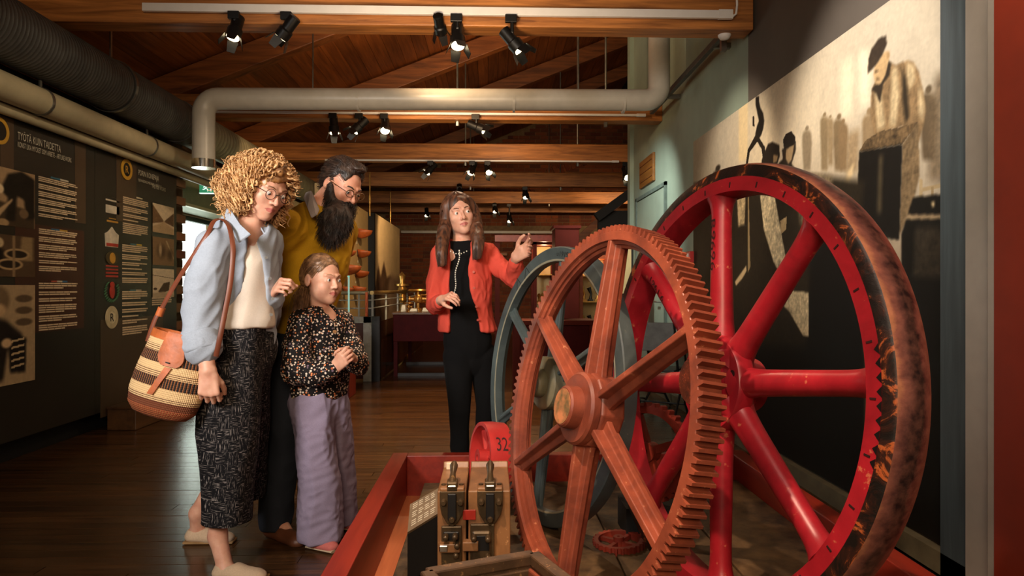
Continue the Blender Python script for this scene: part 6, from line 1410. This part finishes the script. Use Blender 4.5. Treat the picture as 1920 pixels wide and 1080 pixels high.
for p, r in ((A3(606, 414, 3.05), .044), (A3(612, 445, 3.03), .024), (A3(616, 468, 3.02), .012)): B.ell(p, (r, .16, .075), .006, None, 's')
B.cap(L(0, -.04, -.04), nb+np.array((.01, 0, .01)), .066, .074, .006, op='s')
P, F = B.build(); P = relax(P, F, 1); P = folds(P, F, .007, 16, 12, (.5, 0, .8), .4); P = folds(P, F, .003, 45, 3, (.8, 0, .3), .4)
sw = link('sweater', mesh_np('sweater', P-np.array(mn.location), F), M['mustard'], mn, 'mustard knitted sweater with v neck')
B = Body(.0055); B.chain([A3(592, 430, 3.25), A3(594, 470, 3.25)], [.10, .09], .03, flT); B.cap(nb, A3(592, 415, 3.27), .068, .085, .02); B.cap(L(0, -.04, -.04), nb+np.array((.02, -.03, .03)), .062, .064, .006, op='s'); cloth('shirt', B, M['greysh'], mn, .002, 30, 5, label='grey shirt under the sweater')
flap([A3(574, 362, 3.20), A3(584, 358, 3.16), A3(598, 392, 3.10), A3(594, 402, 3.06), A3(584, 408, 3.055), A3(577, 390, 3.10), A3(570, 372, 3.17)], 'collar', M['greysh'], mn, .004)
B = Body(.0055); B.chain([A3(540, 596, 3.25), A3(530, 650, 3.25)], [.145, .155], .04, (fw, .75)); B.chain([A3(520, 660, 3.19), kR, V3(hR)+np.array((.05, -.03, .06))], [.105, .088, .072], .03); B.chain([A3(555, 660, 3.34), kL, V3(hL)+np.array((.05, -.02, .06))], [.105, .088, .072], .03)
B.half((0, 0, .045), (0, 0, -1), .004); cloth('jeans', B, M['navy'], mn, .006, 26, 4, (0, 0, 1), label='dark navy jeans', st=.5)
M['brownl'] = plain('brown_shoe_leather', (92, 52, 32), .45, var=.1)
for h_, t_ in ((hR, tR), (hL, tL)):
    B = Body(.005); shoe(B, h_, t_, 1.12); B.cap(V3(h_)+np.array((.05, -.02, .05)), V3(h_)+np.array((.06, -.02, .09)), .045, .042, .02); cloth('shoe', B, M['brownl'], mn, .0008, 60, 2, label='brown leather ankle shoe')
# hair and beard
fa = np.stack(fr, 1); R_, F_, U_ = fr
B = Body(.0042); s_ = 1.03
B.ell(L(0, -.022, .044), (.080*s_, .100*s_, .086*s_), .01, fa); B.ell(L(0, -.075, .0), (.062, .045, .07), .03, fa); B.ell(L(0, .04, .112), (.045, .045, .014), .02, fa)
B.ell(L(0, .108, .020), (.060, .075, .086), .008, fa, 's'); 
for x in (-1, 1): B.ell(L(x*.08, .0, -.04), (.03, .055, .05), .012, fa, 's'); B.ell(L(x*.08, .055, .03), (.028, .05, .045), .012, fa, 's')
B.ell(L(0, -.04, -.10), (.08, .10, .05), .012, fa, 's')
P, F = B.build(); P = relax(P, F, 1); P = folds(P, F, .003, 90, 4, F_, .2); hm = link('hair', mesh_np('hair', P-np.array(mn.location), F), M['dark_hair'], mn, 'short dark brown hair swept back')
N_ = vnormals(P, F); S = []
for i in NR.permutation(len(P))[:1300]:
    p, n = P[i], N_[i]; d = -F_*.8+U_*.5*(1 if (p-V3(L(0, 0, 0)))@F_ > .02 else -.6)+n*.1; d = nz(d-n*(d@n)*.85); t = np.linspace(0, 1, 7)[:, None]; S.append(p+n*.001+d*t*NR.uniform(.02, .04)+n*(.004*t*(1-t)*4)+R_*NR.uniform(-.004, .004)*t)
tubes('hair_strands', S, .0011, M['dark_hair'], hm, 3)
M['beard'] = hairmat('black_brown_beard', (16, 12, 11), (54, 38, 30), .65)
down = nz((-.18, -.06, -1)); B = Body(.0048); bp_ = [L(0, .055, -.088), A3(630, 415, 3.13), A3(623, 434, 3.12), A3(620, 448, 3.12)]
B.chain(bp_, [.050, .070, .056, .030], .03, (nz((.5, -.8, 0)), .8))
for x in (-1, 1): B.chain([L(x*.070, .008, -.010), L(x*.062, .030, -.055), L(x*.03, .055, -.09)], [.012, .024, .04], .02)
B.chain([L(-.030, .078, -.060), L(0, .096, -.050), L(.030, .078, -.060)], [.010, .010, .010], .01)
B.ell(L(0, .094, -.0645), (.017, .014, .0075), .004, fa, 's')
P, F = B.build(); P = relax(P, F, 1); P = folds(P, F, .006, 70, 14, (0, 0, 1), .3); bm_ = link('beard', mesh_np('beard', P-np.array(mn.location), F), M['beard'], mn, 'long bushy black-brown beard')
N_ = vnormals(P, F); S = []
for i in NR.permutation(len(P))[:2200]:
    p, n = P[i], N_[i]; d = nz(down+n*.45+NR.normal(size=3)*.12); l = NR.uniform(.02, .042) if p[2] < Ch[2]-.06 else NR.uniform(.008, .018); t = np.linspace(0, 1, 8)[:, None]; w_ = np.cross(d, n); S.append(p+d*t*l+w_*(.0025*np.sin(t*NR.uniform(6, 14)+NR.rand()*6)))
tubes('beard_strands', S, .0011, M['beard'], bm_, 3)
# ---------------------------------------------------------------- girl
def floral():
    t = NT('ditsy_floral'); v = t.coord(); wn_ = t.add('ShaderNodeTexVoronoi', feature='F1'); t.t.links.new(v, wn_.inputs['Vector']); wn_.inputs['Scale'].default_value = 92; wn_.inputs['Randomness'].default_value = .75
    sc = t.add('ShaderNodeSeparateColor'); t.t.links.new(wn_.outputs['Color'], sc.inputs[0]); size = t.math('ADD', t.math('MULTIPLY', sc.outputs[1], .22), .27)
    m = t.ramp(t.math('SUBTRACT', size, wn_.outputs['Distance']), [(.0, (0, 0, 0, 1)), (.05, (1, 1, 1, 1))]); dot = t.ramp(sc.outputs[0], [(0, srgb(224, 206, 186)), (.5, srgb(206, 190, 180)), (.51, srgb(214, 132, 84)), (.72, srgb(176, 92, 56)), (.73, srgb(196, 168, 150)), (.9, srgb(116, 96, 110))], 'CONSTANT')
    ctr = t.ramp(wn_.outputs['Distance'], [(.06, (1, 1, 1, 1)), (.1, (0, 0, 0, 1))]); d2 = t.mix(ctr, dot, srgb(90, 60, 40)); t.base(t.mix(m, srgb(18, 14, 14), d2)).rough(.75); t.b.inputs['Specular IOR Level'].default_value = .25; return t.m
M['floral'] = floral(); M['lilac'] = fabric('grey_lilac_twill', (140, 128, 150), .85, .05)
gl = thing('person', 'girl with a low ponytail in dotted black blouse and wide lilac jeans', 'person', (at(600, 1000, 3.05).x, 3.05, 0))
Fh = (.80, -.58, -.06); Uh = (.06, 0, 1); Ch = A3(604, 524, 3.07); hs = .93
B = Body(.0035); L, fr = head(B, Ch, Fh, Uh, hs, False, True); R_, F_, U_ = fr; fa = np.stack(fr, 1)
for x in (-1, 1): B.ell(L(x*.036, .058, -.04), .022, .02)
nb = A3(601, 590, 3.08); B.chain([L(0, -.02, -.05), L(0, -.022, -.09), nb], [.038, .035, .042], .02)
sR, sL = A3(565, 604, 2.99), A3(642, 604, 3.17); B.cap(sR, sL, .034, .034, .05); pel = A3(598, 735, 3.1); B.chain([A3(603, 620, 3.08), A3(602, 680, 3.08), pel], [.07, .065, .075], .04)
B.cap(A3(605, 606, 3.08), A3(604, 650, 3.08), .070, .070, .03, (nz((.62, -.78, 0)), .8)); eR, wR = A3(560, 690, 2.95), A3(628, 690, 2.86); B.chain([sR, eR, wR], [.032, .03, .021], .01); hand(B, wR, A3(645, 672, 2.83)-wR, (.2, .95, .1), (-.3, -.2, .9), .80, (.85, .95, 1.0, 1.05), 1.0, (.3, .9))
eL, wL = A3(668, 680, 3.08), A3(664, 672, 2.93); B.chain([sL, A3(664, 640, 3.16), eL, wL], [.032, .03, .028, .021], .01); hand(B, wL, A3(650, 655, 2.84)-wL, (-.5, .3, -.75), (-.3, -.7, .5), .80, (.75, .85, .95, 1.0), 1.0, (.3, .9))
hR = Vector(A3(572, 1016, 3.06)); hR.z = 0; tR = hR+Vector((.17, -.07, 0)); hL = Vector(A3(618, 985, 3.30)); hL.z = 0; tL = hL+Vector((.17, -.04, 0)); kR, kL = A3(597, 860, 3.04), A3(636, 855, 3.22)
aR, aL = V3(hR)+np.array((.04, -.01, .09)), V3(hL)+np.array((.04, -.01, .09)); B.chain([pel, kR, aR], [.06, .045, .03], .02); B.chain([pel, kL, aL], [.06, .045, .03], .02)
for a_, t_ in ((aR, tR), (aL, tL)): B.cap(a_, V3(t_)+(a_-V3(t_))*.3+np.array((0, 0, -.03)), .028, .018, .02)
body_obj(B, gl, M['skin'], (L, fr), hs); eyes(L, fr, gl, (.9, -.38, -.12), hs, (80, 92, 104)); brows(L, gl, hs, plain('light_brow', (160, 122, 88), .8), .0018)
B = Body(.005); fw = nz((.62, -.78, 0)); fl_c = (fw, .74)
B.chain([A3(603, 612, 3.08), A3(602, 660, 3.08), A3(600, 706, 3.08), A3(598, 728, 3.08)], [.105, .118, .130, .128], .05, fl_c); B.cap(sR, sL, .042, .042, .04); B.cap(nb+np.array((0, 0, -.0)), A3(602, 610, 3.08), .046, .07, .03)
B.chain([sR, A3(556, 650, 2.965), A3(556, 692, 2.95), A3(590, 700, 2.90), A3(622, 694, 2.865)], [.044, .058, .066, .052, .034], .03); B.chain([sL, A3(656, 640, 3.15), A3(666, 668, 3.10), A3(670, 684, 3.0), A3(667, 674, 2.94)], [.042, .046, .050, .046, .032], .03)
B.half((0, 0, at(598, 748, 3.05).z), (0, 0, -1), .02)
for p, r in ((A3(610, 572, 2.97), .036), (A3(616, 586, 2.95), .026), (A3(621, 600, 2.94), .013)): B.ell(p, (r, .14, .05), .004, None, 's')
B.cap(L(0, -.02, -.06), nb+np.array((.0, 0, .0)), .046, .050, .004, op='s')
P, F = B.build(); P = relax(P, F, 1); P = folds(P, F, .006, 30, 22, (0, 0, 1), .4); bl = link('blouse', mesh_np('blouse', P-np.array(gl.location), F), M['floral'], gl, 'black blouse with small cream and rust dots and full sleeves')
for (x, y) in ((627, 622),): q = Vector(A3(x, y, 2.935))-gl.location; link('button', MB().tube([q, q+Vector(fw)*.006], .008, 12).mesh('button'), plain('amber_button', (150, 110, 70), .3), bl)
B = Body(.0055); B.chain([A3(598, 722, 3.09), A3(598, 750, 3.09)], [.110, .122], .03, (fw, .8)); B.chain([A3(584, 760, 3.05), A3(592, 820, 3.03), A3(599, 900, 3.04), A3(602, 995, 3.08)], [.094, .084, .086, .100], .03, (nz((0, 1, 0)), 1)); B.chain([A3(616, 760, 3.14), A3(630, 830, 3.19), A3(637, 900, 3.24), A3(637, 968, 3.29)], [.090, .078, .072, .078], .02)
B.half((0, 0, at(598, 722, 3.0).z), (0, 0, 1), .01); B.half((0, 0, .028), (0, 0, -1), .004); P, F = B.build(); P = relax(P, F, 1); P = folds(P, F, .006, 22, 31, (0, 0, 1), .4); P = folds(P, F, .003, 60, 32, (1, 0, .4), .4)
jn = link('jeans', mesh_np('jeans', P-np.array(gl.location), F), M['lilac'], gl, 'wide-leg grey lilac jeans')
seam = [Vector(A3(x, y, d)) for x, y, d in ((568, 735, 2.95), (571, 800, 2.944), (575, 880, 2.952), (577, 960, 2.975), (577, 1005, 2.985))]
M['rose'] = fabric('dusty_rose_canvas', (176, 96, 90), .8)
for h_, t_, m_ in ((hR, tR, M['rose']), (hL, tL, M['rose'])):
    B = Body(.0045); shoe(B, h_, t_, .82); cloth('shoe', B, m_, gl, .0006, 60, 2, label='dusty rose canvas shoe')
    part('sole', MB().tube([(h_.x+.02, h_.y, .008), (t_.x-.02, t_.y, .008)], .03, 12, flat=.25, up=(0, 0, 1)), plain('pale_sole', (170, 150, 124), .7), gl, world=True)
B = Body(.004); s_ = hs; B.ell(L(0, -.020, .043), (.079*s_, .098*s_, .084*s_), .01, fa); B.ell(L(0, -.07, .0), (.06, .045, .055), .03, fa)
B.ell(L(0, .105, -.005), (.068, .078, .082), .010, fa, 's')
for x in (-1, 1): B.ell(L(x*.08, .02, -.035), (.028, .06, .050), .010, fa, 's')
B.ell(L(0, -.03, -.105), (.07, .09, .045), .012, fa, 's')
P, F = B.build(); P = relax(P, F, 2); P = folds(P, F, .002, 110, 4, F_, .15); M['dblond'] = hairmat('dark_blonde_hair', (96, 68, 46), (156, 116, 82), .42, (1, 1, 1), 60); hg = link('hair', mesh_np('hair', P-np.array(gl.location), F), M['dblond'], gl, 'dark blonde hair tied in a low ponytail')
N_ = vnormals(P, F); S = []; tie = V3(L(0, -.10, -.035))
for i in NR.permutation(len(P))[:1400]:
    p, n = P[i], N_[i]; pts = [p+n*.001]; q = p.copy(); c0 = V3(L(0, -.02, .043))
    for k in range(8):
        d = nz(tie-q); r = nz(q-c0); d = nz(d-r*(d@r)*.9); q = q+d*.011; pts.append(q+n*0+r*.0008)
    S.append(pts)
tubes('hair_strands', S, .0010, M['dblond'], hg, 3)
B = Body(.004); tailp = [tie, A3(572, 545, 3.10), A3(566, 566, 3.06), A3(563, 585, 3.04)]; B.chain(tailp, [.020, .024, .020, .010], .01); P, F = B.build(); P = folds(P, F, .002, 120, 3, (0, 0, 1), .2); pt_ = link('ponytail', mesh_np('ponytail', P-np.array(gl.location), F), M['dblond'], gl)
S = []
for i in range(260):
    o = NR.normal(size=3)*.012; pp = smoothpts([Vector(tailp[0]+o*.4), Vector(tailp[1]+o*1.3), Vector(tailp[2]+o*1.5), Vector(tailp[3]+o*1.6+np.array((0, 0, NR.uniform(-.03, .0))))], 4); S.append([tuple(p) for p in pp])
tubes('ponytail_strands', S, .0013, M['dblond'], pt_, 3)
# ---------------------------------------------------------------- guide
M['coral'] = fabric('coral_cardigan', (208, 78, 62), .85, .04, 240); M['blackf'] = fabric('black_cloth', (7, 7, 8), .95, .05)
gd = thing('person', 'woman with long straight brown hair in coral cardigan and black clothes, gesturing', 'person', (at(880, 900, 3.85).x, 3.85, 0))
Fh = (.22, -.96, .02); Uh = (-.20, 0, .98); Ch = A3(861, 402, 3.92); hs = 1.04
B = Body(.0038); L, fr = head(B, Ch, Fh, Uh, hs); R_, F_, U_ = fr; fa = np.stack(fr, 1)
nb = A3(866, 462, 3.92); B.chain([L(0, -.02, -.05), L(0, -.02, -.10), nb], [.052, .050, .056], .02)
sR, sL = A3(828, 480, 3.86), A3(914, 478, 3.97); B.cap(sR, sL, .045, .045, .05); pel = A3(880, 650, 3.95); B.chain([A3(868, 490, 3.92), A3(872, 570, 3.93), pel], [.08, .08, .09], .04)
eR, wR = A3(816, 572, 3.88), A3(829, 562, 3.66); B.chain([sR, eR, wR], [.04, .036, .026], .01); hand(B, wR, A3(845, 553, 3.58)-wR, (.5, .3, -.75), (.5, -.75, .2), .95, (.55, .75, .85, .95), 1.0, (.5, .7))
eL, wL = A3(966, 522, 3.86), A3(967, 482, 3.72); B.chain([sL, eL, wL], [.04, .037, .027], .01); hand(B, wL, (.66, -.60, .42), (-.62, -.72, .05), (-.35, .1, 1), 1.08, (.34, .42, .50, .56), 1.0, (1.25, -.35), .16)
kR, kL = A3(862, 770, 3.90), A3(911, 765, 3.98); hR = Vector(A3(862, 905, 3.98)); hR.z = 0; tR = hR+Vector((-.06, -.2, 0)); hL = Vector(A3(902, 900, 4.05)); hL.z = 0; tL = hL+Vector((.05, -.21, 0)); aR, aL = V3(hR)+np.array((0, -.04, .1)), V3(hL)+np.array((0, -.04, .1))
B.chain([pel, A3(861, 672, 3.93), kR, aR], [.07, .06, .045, .032], .01); B.chain([pel, A3(905, 672, 3.97), kL, aL], [.07, .06, .042, .032], .01)
for a_, t_ in ((aR, tR), (aL, tL)): B.cap(a_, V3(t_)+(a_-V3(t_))*.3+np.array((0, 0, -.03)), .032, .02, .02)
body_obj(B, gd, M['skin'], (L, fr), hs); eyes(L, fr, gd, (.62, -.78, .02), hs, (78, 74, 60)); brows(L, gd, hs, plain('brown_brow', (96, 58, 36), .7), .0026)
B = Body(.0055); B.chain([A3(868, 484, 3.92), A3(868, 530, 3.91), A3(871, 590, 3.92), A3(877, 640, 3.94), A3(880, 670, 3.95)], [.12, .135, .120, .138, .115], .05, ((0, 1, 0), .72)); B.cap(nb+np.array((0, 0, -.0)), A3(867, 475, 3.92), .058, .08, .02)
B.chain([A3(860, 668, 3.93), kR, V3(hR)+np.array((0, -.03, .08))], [.088, .058, .048], .006); B.chain([A3(906, 668, 3.97), kL, V3(hL)+np.array((0, -.03, .08))], [.084, .054, .046], .006); B.half((0, 0, at(866, 452, 3.9).z), (0, 0, 1), .006); B.half((0, 0, .07), (0, 0, -1), .004)
B.cap(L(0, -.02, -.06), nb+np.array((0, 0, .01)), .050, .054, .004, op='s'); cloth('black_top_and_trousers', B, M['blackf'], gd, .004, 26, 6, (0, 0, 1), label='plain black top and slim black trousers')
B = Body(.005); tc = [A3(868, 486, 3.93), A3(869, 530, 3.93), A3(872, 580, 3.94), A3(876, 622, 3.95)]
B.chain(tc, [.145, .158, .150, .170], .05, ((0, 1, 0), .80)); B.cap(sR, sL, .055, .058, .05); B.chain([sR, A3(816, 530, 3.88), eR, A3(825, 566, 3.73)], [.054, .052, .048, .036], .03); B.chain([sL, A3(940, 502, 3.92), eL, A3(967, 494, 3.76)], [.056, .054, .052, .038], .03)
B.chain([A3(862, 440, 3.74), A3(859, 500, 3.74), A3(861, 550, 3.74), A3(868, 600, 3.74), A3(873, 670, 3.74)], [.080, .062, .072, .092, .112], .008, (nz((0, 1, 0)), 2.6), 's')
B.half((0, 0, at(870, 622, 3.9).z), (0, 0, -1), .01); B.cap(L(0, -.02, -.06), nb+np.array((0, 0, .02)), .066, .080, .006, op='s')
P, F = B.build(); P = relax(P, F, 1); P = folds(P, F, .006, 24, 41, (.2, 0, 1), .45); P = folds(P, F, .003, 70, 42, (.4, 0, .8), .5); cg_ = link('cardigan', mesh_np('cardigan', P-np.array(gd.location), F), M['coral'], gd, 'open coral red cardigan')
for (x, y) in ((888, 510), (889, 540), (893, 575), (896, 600)): q = Vector(A3(x, y, 3.81))-gd.location; link('button', MB().tube([q, q+Vector((0, -.004, 0))], .007, 12).mesh('button'), plain('coral_button', (170, 60, 44), .3), cg_)
nk = MB()
for i in range(20):
    u = i/19; p = Vector(A3(861+(-10)*u+2*math.sin(u*9), 470+78*u, 3.735+.0*u)); nk.box((p.x-.003, p.y-.003, p.z-.004), (p.x+.003, p.y+.003, p.z+.004))
for i in range(7): u = i/6; p = Vector(A3(845+30*u, 471+5*math.sin(u*PI), 3.76)); nk.box((p.x-.0025, p.y-.003, p.z-.003), (p.x+.0025, p.y+.003, p.z+.003))
part('necklace', nk, M['steel'], gd, world=True, kind='stuff')
for h_, t_ in ((hR, tR), (hL, tL)): B = Body(.0055); shoe(B, h_, t_, 1.0); cloth('shoe', B, M['black'], gd, .0005, 60, 2, label='black shoe')
M['brownh'] = hairmat('brown_straight_hair', (46, 27, 18), (108, 66, 42), .5, (1, 1, .06), 60)
B = Body(.0045); s_ = hs; B.ell(L(0, -.022, .043), (.083*s_, .098*s_, .086*s_), .01, fa); B.ell(L(0, -.07, -.03), (.075, .05, .09), .03, fa)
for x in (-1, 1): pass
B.ell(L(0, .115, -.030), (.060, .078, .115), .008, fa, 's')
pR = [L(.070, .02, .05), L(.080, .01, -.03), A3(833, 432, 3.85), A3(829, 455, 3.80), A3(828, 475, 3.765), A3(829, 493, 3.755)]; pL = [L(-.066, .02, .05), L(-.080, .01, -.02), A3(893, 428, 3.87), A3(896, 448, 3.81), A3(896, 465, 3.785), A3(894, 480, 3.775)]
B.chain(pR, [.030, .036, .038, .036, .032, .022], .03, (nz(F_), .7)); B.chain(pL, [.030, .036, .038, .036, .032, .022], .03, (nz(F_), .7)); B.chain([L(0, -.08, 0), A3(866, 450, 4.02), A3(868, 490, 4.05)], [.07, .07, .05], .03, ((0, 1, 0), .5))
P, F = B.build(); P = relax(P, F, 1); P = folds(P, F, .003, 90, 4, (0, 0, 1), .1); hh_ = link('hair', mesh_np('hair', P-np.array(gd.location), F), M['brownh'], gd, 'long straight brown hair over the shoulders')
S = []
for chain_, sd in ((pR, 1), (pL, -1)):
    for i in range(420):
        a = NR.rand()*2*PI; rr = NR.uniform(.8, 1.05); rs_ = [.028, .034, .037, .036, .032, .024]; top = V3(L(.005, .045 if i % 2 else .0, .125)); pts = [Vector(top)]
        for c_, r in zip(chain_, rs_): pts.append(Vector(V3(c_)+R_*math.cos(a)*r*rr+F_*math.sin(a)*r*rr*.72))
        pts[-1].z -= NR.uniform(-.01, .02); S.append([tuple(p) for p in smoothpts(pts, 3)])
tubes('hair_strands', S, .0016, M['brownh'], hh_, 3)
